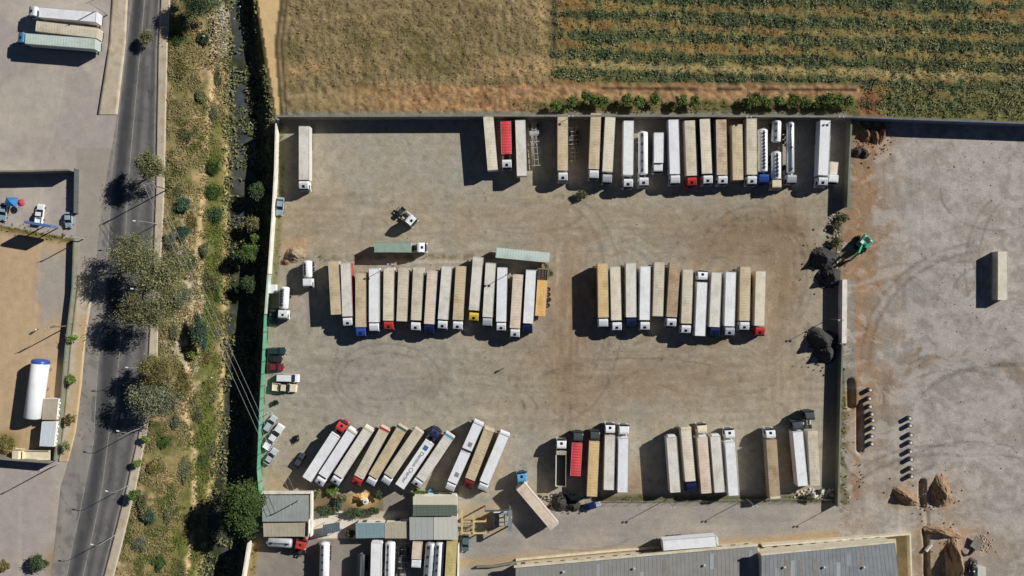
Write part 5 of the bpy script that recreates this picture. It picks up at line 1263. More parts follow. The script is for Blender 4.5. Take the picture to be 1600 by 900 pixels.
def west_canopy():
    P = [W(10, 308, 2.4), W(29, 308.5, 2.4), W(25, 324, 2.4), W(6, 320, 2.4)]; c = P[3].copy(); o = Vector((c.x, c.y, 0)); root = empty("market_canopy", o); P = [p - o for p in P]; apex = sum(P, Vector()) / 4 + Vector((0, 0, .8))
    b = MB(); b.add([p for p in P] + [apex], [(0, 4, 1), (1, 4, 2), (2, 4, 3), (3, 4, 0)]); b.add([p - Vector((0, 0, .06)) for p in P] + [apex - Vector((0, 0, .06))], [(0, 1, 4), (1, 2, 4), (2, 3, 4), (3, 0, 4)]); obj("canopy_cloth", b.mesh("canopy_cloth", [mat("canopy_blue", (.05, .22, .52), .6, noise=.15)]), root)
    for p in P: obj("pole", cached("mpole", lambda: (lambda q: (q.tube((0, 0, 0), (0, 0, 2.4), .04, n=6), q.mesh("pole", [STL]))[1])(MB())), root, (p.x, p.y, 0))
    tag(root, "bright blue cloth canopy beside the light blue car at the left edge", "canopy")
    p = W(33, 317, 1.9); root = empty("parasol", (p.x, p.y, 0)); b = MB()
    vs = [(math.cos(i * math.pi / 4) * 1.0, math.sin(i * math.pi / 4) * 1.0, 2.0) for i in range(8)] + [(0, 0, 2.5)]; b.add(vs, [(i, (i + 1) % 8, 8) for i in range(8)]); obj("shade", b.mesh("shade", [mat("pinkish_red_cloth", (.5, .06, .1), .7, noise=.2)]), root)
    b = MB(); b.tube((0, 0, 0), (0, 0, 2.45), .03, n=6); obj("pole", b.mesh("pole", [STL]), root); tag(root, "small pinkish red parasol right of the blue canopy", "parasol")
west_canopy()

# ------------------------------------------------------------------ posts in rows, heaps, excavator, site clutter
POSTM = mat("pale_post_concrete", A(206, 200, 190), .8, noise=.12); DRUM = mat("drum_side", (.10, .10, .095), .7, noise=.3)
def drum():
    b = MB(); n = 14
    b.tube((0, 0, 0), (0, 0, 1.25), .6, .57, n=n, mi=1); b.tube((0, 0, 1.25), (0, 0, 1.33), .36, .33, n=n, mi=0); return b.mesh("drum", [POSTM, DRUM])
GP1 = "pale-topped drums in the row beside the trench"; GP2 = "pale-topped drums in the open row on the right"
for g, pts, l in ((GP1, [(1359.9, 609.5), (1359, 623), (1359.9, 635.4), (1362.7, 647.3), (1364, 657), (1364.4, 669), (1362.5, 681.7), (1362.7, 694)], "drum with pale top in the row beside the trench"),
                  (GP2, [(1421.7, 653.9), (1422.6, 665.2), (1423.6, 679.8), (1423.2, 692), (1423.2, 705.7), (1424, 718), (1424.5, 732.7), (1424.5, 744.6)], "drum with pale top in the open row on the right")):
    for i, (x, y) in enumerate(pts):
        p = W(x, y, 1.1); tag(obj("drum", cached("drum", drum), None, (p.x, p.y, 0), (0, 0, random.random() * 3)), ("topmost " if i == 0 else "lowest " if i == 7 else ORD[i] + " ") + l + ("" if i in (0, 7) else ", counted from the top"), "drum", g)

def heap(px, py, rx, ry, h, m, label, name="dirt_heap", rot=0, seed=0, cat="heap", col=None, sharp=1.0):
    c = W(px, py); n = 64; u = np.linspace(-1.25, 1.25, n); gx_, gy_ = np.meshgrid(u, u); r = np.hypot(gx_, gy_); o = seed * 97.0
    rr = r * (1 + (fbm(gx_ * 50 + o, gy_ * 50, 46, 120, 3) - .5) * .8)
    z = h * np.clip(1 - rr, 0, 1) ** (1.25 if sharp < 1.4 else 1.1) * 1.12 * (.8 + .5 * fbm(gx_ * 50 + o, gy_ * 50, 30, 128, 3))
    z = z + (fbm(gx_ * 60 + o, gy_ * 60, 14, 126, 3) - .5) * h * .42 * np.clip(1.05 - rr, 0, .6) + (fbm(gx_ * 60 + o, gy_ * 60, 4, 131, 2) - .5) * .5 * np.clip(1.15 - rr, 0, .5) * 2 - .05
    z = np.where(rr >= 1.1, -.2, z)
    X_ = gx_ * rx * kk; Y_ = gy_ * ry * kk; id_ = np.arange(n * n).reshape(n, n)
    q = np.stack([id_[:-1, :-1], id_[:-1, 1:], id_[1:, 1:], id_[1:, :-1]], -1).reshape(-1, 4)
    zz = z.ravel(); q = q[(zz[q] > -.19).any(1)]
    uu, inv = np.unique(q.ravel(), return_inverse=True); V_ = np.stack([X_, Y_, z], -1).reshape(-1, 3)[uu]
    me = fast_mesh(name, V_, inv.reshape(-1, 4), None, m, smooth=True)
    return tag(obj(name, me, None, (c.x, c.y, 0), (0, 0, math.radians(rot))), label, cat)
COAL = mat("dark_gravel", (.042, .041, .039), .9, noise=.4, scale=2.5, bump=1, stain=(.07, .062, .052), stain_amt=.8)
ORNG = mat("orange_earth", A(146, 122, 96), .95, noise=.3, scale=1.5, bump=1, stain=A(128, 94, 64), stain_amt=.8)
BRNE = mat("brown_earth", A(140, 108, 82), .95, noise=.3, scale=1.5, bump=.9)
heap(1285, 404, 21, 19, 3.2, COAL, "dark gravel heap, upper of two touching by the excavator", seed=1, sharp=1.2)
heap(1297, 433, 20, 20, 3.1, COAL, "dark gravel heap, lower of two touching by the excavator", seed=2, sharp=1.2)
heap(1281, 532, 27, 21, 3.4, COAL, "large dark gravel heap at the lower end of the white wall", seed=3, rot=-40, sharp=1.2)
heap(1290, 551, 19, 21, 2.8, COAL, "dark gravel heap joined below the large one at the white wall", seed=4, sharp=1.2)
heap(1413, 774, 24, 11, 2.3, ORNG, "orange earth heap lying diagonally left of the trench", seed=5, rot=-32, sharp=1.5)
heap(1470, 768, 15, 30, 2.7, ORNG, "orange earth heap standing right of the trench above the lane", seed=6, rot=4, sharp=1.5)
heap(1473, 832, 26, 8, 2.2, ORNG, "orange earth ridge just below the lane at the lower right", seed=7, rot=-14, sharp=1.5)
heap(1491, 880, 13, 50, 3.4, ORNG, "long orange earth ridge at the bottom right edge", seed=8, rot=3, sharp=1.5)
for i, (x, y, a, c_, r) in enumerate([(1352, 208, 8, 18, 20), (1366, 210, 8, 18, 12), (1378, 206, 8, 16, -4)]): heap(x, y, a, c_, 1.5, BRNE, ["brown earth ridge at the yard corner, left of three", "brown earth ridge at the yard corner, middle of three", "brown earth ridge at the yard corner, right of three"][i], seed=9 + i, rot=r, sharp=1.5)
heap(1338, 238, 10, 10, 1.2, mat("dark_earth", (.07, .055, .045), .95, noise=.4, bump=.8), "dark earth mound left of the ploughed yard corner", seed=13)
heap(1350, 240, 8, 9, 1.2, mat("dark_earth", (.07, .055, .045)), "dark earth mound below the brown ridges", seed=14)
heap(461, 397, 18, 14, 1.9, mat("ashen_earth", A(150, 132, 108), .95, noise=.3, bump=.7), "ashen earth mound near the short white tank truck", seed=15)
heap(566, 778, 15, 9, 1.4, mat("yellow_sand", A(204, 168, 112), .95, noise=.15, bump=.5), "yellow sand mound in the garden below the slanted row", seed=16)
heap(875, 784, 14, 14, 2.0, mat("dark_rubble", (.05, .048, .042), .95, noise=.4, bump=.8), "dark rubble heap behind the tipper truck", seed=17, name="rubble_heap")
heap(896, 790, 13, 9, 1.4, mat("dark_rubble", (.05, .048, .042)), "smaller dark rubble heap right of the one behind the tipper", seed=18, name="rubble_heap")
heap(447, 455 - 46, 9, 7, .9, BRNE, "small brown mound left of the short white tank truck", seed=19)
def stones(pts, m, label, cat, name, s=.5, group=None, tagg=True):
    b = MB()
    for (x, y) in pts:
        p = W(x, y); r = s * random.uniform(.5, 1.2); a = random.random() * 6
        vs = [(p.x + math.cos(a + i * 1.2566) * r * random.uniform(.7, 1.1), p.y + math.sin(a + i * 1.2566) * r * random.uniform(.7, 1.1), -.05) for i in range(5)]
        vt = [(p.x + (v[0] - p.x) * .6, p.y + (v[1] - p.y) * .6, r * random.uniform(.5, .8)) for v in vs]
        b.add(vs + vt, [tuple(range(4, -1, -1)), tuple(range(5, 10))] + [(i, (i + 1) % 5, 5 + (i + 1) % 5, 5 + i) for i in range(5)])
    o = obj(name, b.mesh(name, [m])); tag(o, label, cat); o["kind"] = "stuff"; return o
PALER = mat("pale_rubble", A(196, 184, 162), .9, noise=.3)
stones([(random.gauss(1305, 6), random.uniform(335, 420)) for _ in range(70)], PALER, "pale rubble strewn along the broken wall by the excavator", "rubble", "rubble", .4)
stones([(random.gauss(285, 22), random.gauss(470, 60)) for _ in range(90)], PALER, "pale stones strewn over the verge below the big olive tree", "stones", "stones", .22)
stones([(random.gauss(345, 10), random.uniform(-20, 90)) for _ in range(120)], mat("grey_rubble", A(170, 164, 152), .9, noise=.3), "grey stones on the stream edge at the top", "stones", "stones", .28)
stones([(random.gauss(1542, 7), random.gauss(846, 8)) for _ in range(60)], mat("pink_rubble", A(186, 160, 138), .9, noise=.3), "pinkish rubble near the grey slab at the bottom right", "rubble", "rubble", .3)
stones([(random.gauss(1275, 16), random.gauss(772, 4)) for _ in range(60)] , PALER, "pale rubble and scrap at the lower right corner of the lot", "rubble", "rubble", .5)
stones([(random.uniform(1430, 1600), random.uniform(220, 760)) for _ in range(120)], mat("yard_stone", A(130, 122, 114), .9, noise=.3), "loose stones scattered over the right yard", "stones", "stones", .18)
stones([(random.uniform(440, 1300), random.uniform(300, 760)) for _ in range(200)], mat("lot_stone", A(110, 98, 80), .9, noise=.3), "loose stones scattered over the lorry park", "stones", "stones", .17)

def excavator():
    p = W(1345, 381); a = math.radians(228); root = empty("excavator", (p.x, p.y, 0))
    for s in (-1, 1):
        b = MB(); b.prism([(-1.9, .25), (-1.6, .02), (1.6, .02), (1.9, .25), (1.9, .6), (1.6, .85), (-1.6, .85), (-1.9, .6)], s * 1.15 - .28, s * 1.15 + .28); tr = obj("track", b.mesh("track", [RUB]), root, (0, 0, 0), (0, 0, math.radians(75)))
        b = MB()
        for i in range(14): b.box(-1.7 + i * .25, -1.6 + i * .25, s * 1.15 - .3, s * 1.15 + .3, .85, .9)
        obj("track_plate", b.mesh("track_plate", [CHAS]), tr)
    b = MB(); b.prism([(-2.0, 1.0), (-2.1, 1.9), (-1.6, 2.25), (.3, 2.25), (1.3, 1.7), (1.3, 1.0)], -1.3, 1.3); hs = obj("engine_house", b.mesh("engine_house", [GREEN], bevel=.1), root, (0, 0, 0), (0, 0, a))
    b = MB(); b.prism([(.0, 1.7), (.0, 2.95), (.9, 3.0), (1.45, 2.4), (1.5, 1.5)], .35, 1.28); cb = obj("cab", b.mesh("cab", [GREEN], bevel=.06), root, (0, 0, 0), (0, 0, a))
    b = MB(); b.hexa([(.95, .45, 2.9), (1.47, .45, 2.3), (1.47, 1.18, 2.3), (.95, 1.18, 2.9)], [(1.0, .45, 2.95), (1.52, .45, 2.36), (1.52, 1.18, 2.36), (1.0, 1.18, 2.95)]); obj("windscreen", b.mesh("windscreen", [GLASS]), cb)
    b = MB(); b.box(-1.7, -.7, -.7, .5, 2.25, 2.36); b.tube((-1.2, .8, 2.2), (-1.2, .8, 2.8), .1, n=8); obj("hood_vent", b.mesh("hood_vent", [BLACK]), hs)
    b = MB(); b.box(-.2, .6, -1.15, -.3, 2.26, 2.5); obj("white_box", b.mesh("white_box", [WHITE]), hs)
    e0 = Vector((.9, -.1, 1.9)); e1 = Vector((3.6, -.1, 4.1)); e2 = Vector((6.0, -.1, 3.1)); e3 = Vector((6.4, -.1, .9))
    b = MB(); b.bar(e0, e1, .42, .55); b.bar(e1, e2, .4, .5); obj("boom", b.mesh("boom", [GREEN]), root, (0, 0, 0), (0, 0, a))
    b = MB(); b.bar(e2 + Vector((-.3, 0, .4)), e3, .34, .42); b.tube(e1 + Vector((.3, 0, .5)), e2 + Vector((.1, 0, .5)), .1, n=8); obj("stick", b.mesh("stick", [BLACK]), root, (0, 0, 0), (0, 0, a))
    b = MB(); b.prism([(6.1, .9), (6.7, .9), (6.8, .3), (6.3, -.2), (5.6, .0), (5.7, .3)], -.65, .45); obj("bucket", b.mesh("bucket", [CHAS]), root, (0, 0, 0), (0, 0, a))
    tag(root, "green excavator digging beside the broken wall", "excavator")
excavator()
def site_clutter():
    p = W(1534, 893, 2.0); root = empty("site_box", (p.x, p.y, 0)); b = MB(); b.box(-1.05, 1.05, -1.6, 1.0, .1, 2.0); obj("box_body", b.mesh("box_body", [RLIGHT], bevel=.05), root); b = MB(); b.box(-.9, .9, -1.65, -1.61, .2, 1.8); obj("door", b.mesh("door", [GREYW]), root)
    tag(root, "small pale grey site box beside the dark loader at the bottom right", "box")
    p = W(1519, 888, 1.0); root = empty("skid_loader", (p.x, p.y, 0), math.radians(65)); b = MB(); b.prism([(-1.2, .4), (-1.2, 1.5), (0, 2.0), (.7, 1.9), (1.2, 1.0), (1.2, .4)], -.6, .6); obj("body", b.mesh("body", [BLACK], bevel=.06), root)
    for x in (-.8, .8):
        for s in (-1, 1): obj("wheel", wheel_mesh(.42, .3), root, (x, s * .8, .42))
    for s in (-1, 1): b = MB(); b.bar((-1.0, s * .75, 1.7), (1.7, s * .75, .6), .14); obj("lift_arm", b.mesh("lift_arm", [DSTL]), root)
    b = MB(); b.prism([(1.7, .2), (2.3, .1), (2.3, .2), (1.8, .35), (1.8, .9), (1.7, .9)], -.9, .9); obj("bucket", b.mesh("bucket", [CHAS]), root)
    b = MB(); b.tube((-.4, 0, 2.0), (-.4, 0, 2.25), .22, n=10); obj("beacon", b.mesh("beacon", [WHITE]), root)
    tag(root, "dark skid loader with a white beacon at the bottom right", "loader")
    q = [W(1516, 853, .8), W(1526, 837, 1.2), W(1536, 846, .9), W(1527, 861, .4)]; b = MB(); b.hexa([v - Vector((0, 0, .15)) for v in reversed(q)], [v for v in reversed(q)]); tag(obj("concrete_slab", b.mesh("concrete_slab", [CONC])), "tilted grey concrete slab below the lane at the lower right", "slab")
    b = MB()
    for i in range(10):
        t0, t1 = math.radians(200 + i * 15), math.radians(215 + i * 15); c = W(1510, 855); b.bar((c.x + math.cos(t0) * 1.6, c.y + math.sin(t0) * 1.9, .25), (c.x + math.cos(t1) * 1.6, c.y + math.sin(t1) * 1.9, .25), .35, .35)
    tag(obj("drain_pipe", b.mesh("drain_pipe", [mat("black_pipe", (.02, .02, .022), .5)])), "curved black drain pipe near the grey slab", "pipe")
    p = W(1453, 856, .8); b = MB(); b.tube((p.x - .9, p.y - .9, .5), (p.x + .5, p.y + .8, .5), .45, n=14); tag(obj("concrete_pipe", b.mesh("concrete_pipe", [POSTM])), "short white concrete pipe beside the lower trench", "pipe")
    # tyres and scrap
    def tyre():
        b = MB(); n = 16; vs = []
        for k in range(6):
            t = k * math.pi / 3
            for i in range(n): a = 2 * math.pi * i / n; r = .42 + .13 * math.cos(t); vs.append((math.cos(a) * r, math.sin(a) * r, .13 + .13 * math.sin(t)))
        b.add(vs, [(k * n + i, k * n + (i + 1) % n, ((k + 1) % 6) * n + (i + 1) % n, ((k + 1) % 6) * n + i) for k in range(6) for i in range(n)]); return b.mesh("tyre", [RUB])
    tm = cached("tyre", tyre)
    for i, (x, y, z) in enumerate([(857, 452, 0), (857, 460, 0), (858, 468, 0), (857.5, 468.5, .27), (856, 477, 0)]):
        p = W(x, y); tag(obj("tyre", tm, None, (p.x, p.y, z)), ["old tyre beside the orange tan trailer, topmost", "old tyre beside the orange tan trailer, second down", "old tyre underneath another beside the orange tan trailer", "old tyre stacked on another beside the orange tan trailer", "old tyre beside the orange tan trailer, lowest"][i], "tyre", "tyres beside the orange tan trailer")
    for i, (x, y, z) in enumerate([(861, 773, 0), (867, 777, 0), (874, 772, 0), (880, 776, 0)]):
        p = W(x, y); tag(obj("tyre", tm, None, (p.x, p.y, .9), (.4 * i, .3, 0)), ORD[i] + " old tyre from left on the rubble behind the tipper", "tyre", "tyres on the rubble behind the tipper")
    p = W(925, 790, .8); root = empty("scrap_car", (p.x, p.y, 0), math.radians(15)); b = MB(); b.prism([(-2, .3), (-2, .9), (-.8, 1.3), (.6, 1.25), (1.2, .85), (2, .7), (2, .3)], -.8, .8); obj("body", b.mesh("body", [NAVY], bevel=.08), root)
    b = MB(); b.box(.9, 2.2, -.6, .6, .75, 1.3); obj("engine_block", b.mesh("engine_block", [GREYW], bevel=.1), root); b = MB(); b.hexa([(-2.3, -.9, .1), (-1.2, -1.4, .1), (-1.0, -.9, .1), (-2.0, -.4, .1)], [(-2.3, -.9, .3), (-1.2, -1.4, .5), (-1.0, -.9, .5), (-2.0, -.4, .3)]); obj("torn_panel", b.mesh("torn_panel", [SBLUE]), root)
    tag(root, "crushed navy scrap car on the lane below the golden trailer", "wreck")
    p = W(1277, 771, .8); root = empty("scrap_pile", (p.x, p.y, 0)); 
    for i in range(9):
        b = MB(); x, y = random.uniform(-2.5, 2.5), random.uniform(-.9, .9); b.box(-.5, .5, -.35, .35, 0, .5 + .3 * random.random()); obj("scrap_block", b.mesh("scrap_block", [[WHW, GREYW, BLACK, PALEG][i % 4]], bevel=.05), root, (x, y, .02 + .01 * i), (.1, .1, random.random() * 3))
    tag(root, "pile of pale and dark scrap at the lower right corner", "scrap")
    p = W(571, 784, 1.2); root = empty("water_tank", (p.x, p.y, 0)); b = MB(); b.tube((0, 0, 0), (0, 0, 1.3), .75, .7, n=16); obj("shell", b.mesh("shell", [WHITE], bevel=.05), root); b = MB(); b.tube((0, 0, 1.3), (0, 0, 1.42), .22, n=12); obj("lid", b.mesh("lid", [BLACK]), root)
    tag(root, "round white water tank with black lid on the garden sand", "tank")
    p = W(424, 451.5, 1.5); root = empty("white_container", (p.x, p.y, 0), math.radians(90)); b = MB(); b.box(-1.1, 1.1, -1.1, 1.1, 0, 1.5); obj("box_body", b.mesh("box_body", [WHITE], bevel=.04), root); b = MB(); b.box(-1.14, -1.11, -.9, .9, .1, 1.4); obj("door", b.mesh("door", [ALU]), root)
    tag(root, "square white storage box by the wall above the dark grey car", "box")
    p = W(610, 768, .8); root = empty("blue_drum", (p.x, p.y, 0)); b = MB(); b.tube((0, 0, 0), (0, 0, 1.0), .6, n=14); obj("shell", b.mesh("shell", [SKYB], bevel=.05), root); b = MB(); b.tube((0, 0, 1.0), (0, 0, 1.08), .2, n=10); obj("cap", b.mesh("cap", [BLACK]), root)
    r = root; r.location = W(673.5, 766.5).to_tuple()[:2] + (0,); tag(root, "sky blue drum at the garden edge above the gabled shed", "drum")
site_clutter()

# ------------------------------------------------------------------ lamps, poles and cables
def street_lamp(bx, by, hx, hy, h, label, group):
    p = W(bx, by); q = W(hx, hy, h) - Vector((p.x, p.y, 0)); root = empty("street_lamp", (p.x, p.y, .1))
    b = MB(); b.tube((0, 0, 0), (0, 0, h - .4), .11, .07, n=8); obj("pole", b.mesh("pole", [STL]), root)
    b = MB(); e = Vector((q.x * .8, q.y * .8, h)); b.bar((0, 0, h - .45), e * .5 + Vector((0, 0, h * .5)), .07); b.bar(e * .5 + Vector((0, 0, h * .5)), e, .07); obj("arm", b.mesh("arm", [STL]), root)
    d = Vector((q.x, q.y, 0)).normalized(); b = MB(); b.box(-.35, .35, -.15, .15, h - .1, h + .05); l = obj("lamp_head", b.mesh("lamp_head", [WHITE], bevel=.04), root, (q.x - d.x * .2, q.y - d.y * .2, 0), (0, 0, math.atan2(d.y, d.x)))
    tag(root, label, "street lamp", group)
GL = "street lamps along the road pavement"
for bx, by, hx, hy, l in [(246, 350, 208.5, 345, "street lamp above the big olive tree"), (240, 452, 205, 451, "street lamp rising out of the big olive tree"), (234, 570, 197, 574, "street lamp beside the brown round-crowned tree"), (222, 668, 183, 673, "street lamp below the grey-green tree"), (204, 757, 165.5, 767, "street lamp beside the small green shrub on the pavement"), (180, 836, 142.5, 850.5, "lowest street lamp on the road pavement")]: street_lamp(bx, by, hx, hy, 8.2, l, GL)
def flood(bx, by, h, label, group="floodlight poles of the lorry park"):
    p = W(bx, by); root = empty("floodlight_pole", (p.x, p.y, 0)); b = MB(); b.tube((0, 0, 0), (0, 0, h), .1, .06, n=8); obj("pole", b.mesh("pole", [STL]), root)
    b = MB(); b.bar((-.6, 0, h), (.6, 0, h), .07); obj("crossbar", b.mesh("crossbar", [STL]), root)
    for s in (-1, 1): b = MB(); b.box(s * .5 - .18, s * .5 + .18, -.3, .12, h - .05, h + .2); obj("floodlight", b.mesh("floodlight", [GREYW], bevel=.03), root)
    tag(root, label, "pole", group)
for bx, by, h, l in [(617, 414, 8.2, "floodlight pole among the trucks, beside the red cab one"), (794, 429, 7.4, "floodlight pole between pale trailers at the right of the left block"), (889, 189, 6, "floodlight pole behind the lone tan truck"), (1159, 190, 6, "floodlight pole behind the trailer set forward"), (1299, 190, 6, "floodlight pole in the upper right corner"), (1296, 498, 6.8, "floodlight pole beside the large dark heap"),
                   (1042, 780, 7, "floodlight pole on the front fence, left of the five trucks"), (1166, 779, 7, "floodlight pole on the front fence, right of the five trucks"), (1309, 787, 7, "floodlight pole at the lower right corner of the lot"), (796, 797, 6, "floodlight pole beside the gate gantry"), (431, 640, 5, "floodlight pole near the grey estate car")]: flood(bx, by, h, l)
WOOD = mat("pole_timber", (.16, .125, .09), .85, noise=.3, scale=3)
def power_pole(bx, by, h, label, arms=2, z=0, ang=0.4):
    p = W(bx, by); root = empty("power_pole", (p.x, p.y, z)); b = MB(); b.tube((0, 0, -.5), (0, 0, h), .17, .11, n=9); obj("pole", b.mesh("pole", [STL if arms < 2 else WOOD]), root)
    for k in range(arms):
        zz = h - .35 - k * 1.0; c = Vector((math.cos(ang), math.sin(ang), 0)) * 1.3; b = MB(); b.bar(-c + Vector((0, .14, zz)), c + Vector((0, .14, zz)), .12); ar = obj("cross_arm", b.mesh("cross_arm", [STL]), root)
        for t in (-.9, -.3, .9): b = MB(); b.tube(c * t + Vector((0, .14, zz + .06)), c * t + Vector((0, .14, zz + .3)), .06, n=8); obj("insulator", b.mesh("insulator", [WHITE]), ar)
    return tag(root, label, "power pole", "power poles")
power_pole(262, 296, 10.8, "power pole with white cross-arms on the pavement beside the verge")
power_pole(476, 774, 9.0, "power pole at the corner of the low building's roof", arms=1)
power_pole(108, 509, 8.4, "power pole in the wall beside the sand yard")
power_pole(92, 724, 9.6, "power pole at the lower left wall corner", arms=1)
power_pole(131, 373, 7.2, "power pole on the pale apron beside the road", arms=1)
power_pole(168, 23, 9.0, "power pole at the right of the crosswise trailers, top left", arms=1)
def cable(a, b_, k, label):
    a = Vector(a); b_ = Vector(b_); mb = MB(); n = 14; P = []
    for i in range(n + 1): t = i / n; p = a.lerp(b_, t); p.z -= 4 * k * t * (1 - t); P.append(p)
    for i in range(n): mb.bar(P[i], P[i + 1], .05)
    tag(obj("overhead_cable", mb.mesh("overhead_cable", [mat("cable_aluminium", (.5, .5, .5), .4, metal=.3)])), label, "cable", "overhead cables across the verge")
pa, pb = W(262, 296), W(476, 774)
for o, l in ((-1.1, "overhead cable crossing the dark stream, leftmost of three"), (0.0, "overhead cable crossing the dark stream, middle of three"), (1.1, "overhead cable crossing the dark stream, rightmost of three")):
    cable((pa.x + o, pa.y + .14 + o * .4, 10.7), (pb.x + o, pb.y + .14 + o * .4, 8.9), .9, l)

def yard_container():
    z = 2.6; r, f, L, a = frame_of((1567, 468.5), (1567.2, 393.5), z); root = empty("shipping_container", (r.x, r.y, 0), a)
    o = obj("container", container_mesh(L), root, material=mat("container_beige", A(206, 200, 180), .6, noise=.1, stain=A(170, 160, 136), stain_amt=.5))
    for s in (-1, 1):
        b = MB(); b.box(L + .04, L + .09, min(s * .03, s * 1.12), max(s * .03, s * 1.12), .15, 2.45); d = obj("door", b.mesh("door", [mat("container_beige", A(206, 200, 180))]), root)
        b = MB()
        for q in (.35, .8): b.tube((L + .12, s * q, .15), (L + .12, s * q, 2.45), .025, n=6)
        obj("lock_rod", b.mesh("lock_rod", [ALU]), d)
    tag(root, "long beige shipping container standing alone in the right yard", "container")
yard_container()

for (x, y, sx, sy, n_, m_, l) in [(1285, 412, 16, 20, 90, COAL, "dark crumbs spilled round the upper gravel heaps"), (1283, 545, 18, 18, 90, COAL, "dark crumbs spilled round the large gravel heap"), (1440, 778, 26, 14, 50, ORNG, "earth clods spilled round the heaps above the lane"),
                             (1478, 860, 14, 26, 60, ORNG, "earth clods spilled along the long orange ridge"), (1365, 222, 14, 16, 90, BRNE, "brown clods in the ploughed yard corner"), (880, 785, 22, 8, 70, mat("dark_rubble", (.05, .048, .042)), "dark rubble crumbs behind the tipper")]:
    stones([(random.gauss(x, sx), random.gauss(y, sy)) for _ in range(n_)], m_, l, "clods", "clods", .3)
# weathering of the warehouse roofs: replaced sheets, skylights, ridge vents
def roof_bits():
    sky_m = mat("skylight_sheet", A(158, 164, 164), .4, noise=.1); rep = mat("newer_roof_sheet", A(150, 152, 152), .5, noise=.06); rust = mat("rusty_roof_sheet", A(132, 128, 122), .7, noise=.15, stain=A(124, 108, 90), stain_amt=.7)
    for ob in [o for o in bpy.data.objects if o.get("category") == "building" and o.name.startswith("warehouse")]:
        tall = "taller" in ob["label"]; z = 7.105 if tall else 4.105
        for i in range(11):
            x = random.uniform(1205, 1385) if tall else random.uniform(830, 1170); y0 = (872 if tall else 892 - (x - 806) * .09) + random.uniform(0, 26); m_ = random.choice([rep, rust, rust, sky_m]); w_ = .96
            if tall: y0 = 870 - (x - 1190) * .09 + random.uniform(2, 20)
            p = W(x, y0, z) - ob.location; b = MB(); b.box(p.x, p.x + w_, p.y - random.uniform(2.5, 5.5), p.y, z, z + .012 + .002 * i); nm = {"skylight_sheet": "skylight"}.get(m_.name, "roof_patch"); obj(nm, b.mesh(nm, [m_]), ob)
        for i in range(3):
            x = 1225 + i * 62 if tall else 880 + i * 110; p = W(x, 886 if tall else 893 - i * 5, z) - ob.location; b = MB(); b.tube((p.x, p.y, z), (p.x, p.y, z + .35), .22, n=10); b.tube((p.x, p.y, z + .4), (p.x, p.y, z + .5), .34, .1, n=10); b.tube((p.x, p.y, z + .34), (p.x, p.y, z + .41), .05, n=6); obj("roof_vent", b.mesh("roof_vent", [GREYW]), ob)
roof_bits()
# ------------------------------------------------------------------ vegetation
def leaf_mat(name, rough=.7):
    m = bpy.data.materials.new(name); m.use_nodes = True; N = m.node_tree.nodes; L = m.node_tree.links; b = N["Principled BSDF"]; b.inputs["Roughness"].default_value = rough; b.inputs["Specular IOR Level"].default_value = .2
    at = N.new("ShaderNodeAttribute"); at.attribute_name = "Col"; nz = N.new("ShaderNodeTexNoise"); nz.inputs["Scale"].default_value = 3.0; g = N.new("ShaderNodeNewGeometry"); L.new(g.outputs["Position"], nz.inputs["Vector"])
    mr = N.new("ShaderNodeMapRange"); mr.inputs[3].default_value = .8; mr.inputs[4].default_value = 1.2; L.new(nz.outputs[0], mr.inputs[0]); s = N.new("ShaderNodeVectorMath"); s.operation = 'SCALE'; L.new(at.outputs["Color"], s.inputs[0]); L.new(mr.outputs[0], s.inputs["Scale"]); L.new(s.outputs[0], b.inputs["Base Color"])
    return m
LEAF = leaf_mat("foliage"); GRASS = leaf_mat("grass_blades", .85)
BARK = mat("bark", (.13, .10, .075), .9, noise=.35, scale=4)
def leaves(name, C, size, colr, m, up=.35, elong=1.6):
    """C centres (n,3), size (n,), colr (n,3): one bent leaf clump quad each"""
    n = len(C); nrm = RNG.normal(size=(n, 3)); nrm[:, 2] = np.abs(nrm[:, 2]) + up; nrm /= np.linalg.norm(nrm, axis=1)[:, None]
    a = RNG.normal(size=(n, 3)); u = np.cross(nrm, a); u /= np.linalg.norm(u, axis=1)[:, None] + 1e-9; v = np.cross(nrm, u)
    s = size[:, None]; u = u * s * .5 * elong; v = v * s * .5 / elong * 1.3
    V = np.stack([C - u, C - v * .9 + u * .1, C + u, C + v * .9 - u * .1], 1).reshape(-1, 3)
    q = np.arange(4 * n).reshape(n, 4)
    return fast_mesh(name, V, q, np.repeat(colr, 4, axis=0), m)
OL = np.array(A(116, 116, 80)); DG = np.array(A(76, 90, 60)); MG = np.array(A(84, 104, 54)); GG = np.array(A(112, 114, 90)); BR = np.array(A(118, 108, 66)); LG = np.array(A(112, 130, 66)); BG = np.array(A(74, 92, 72))
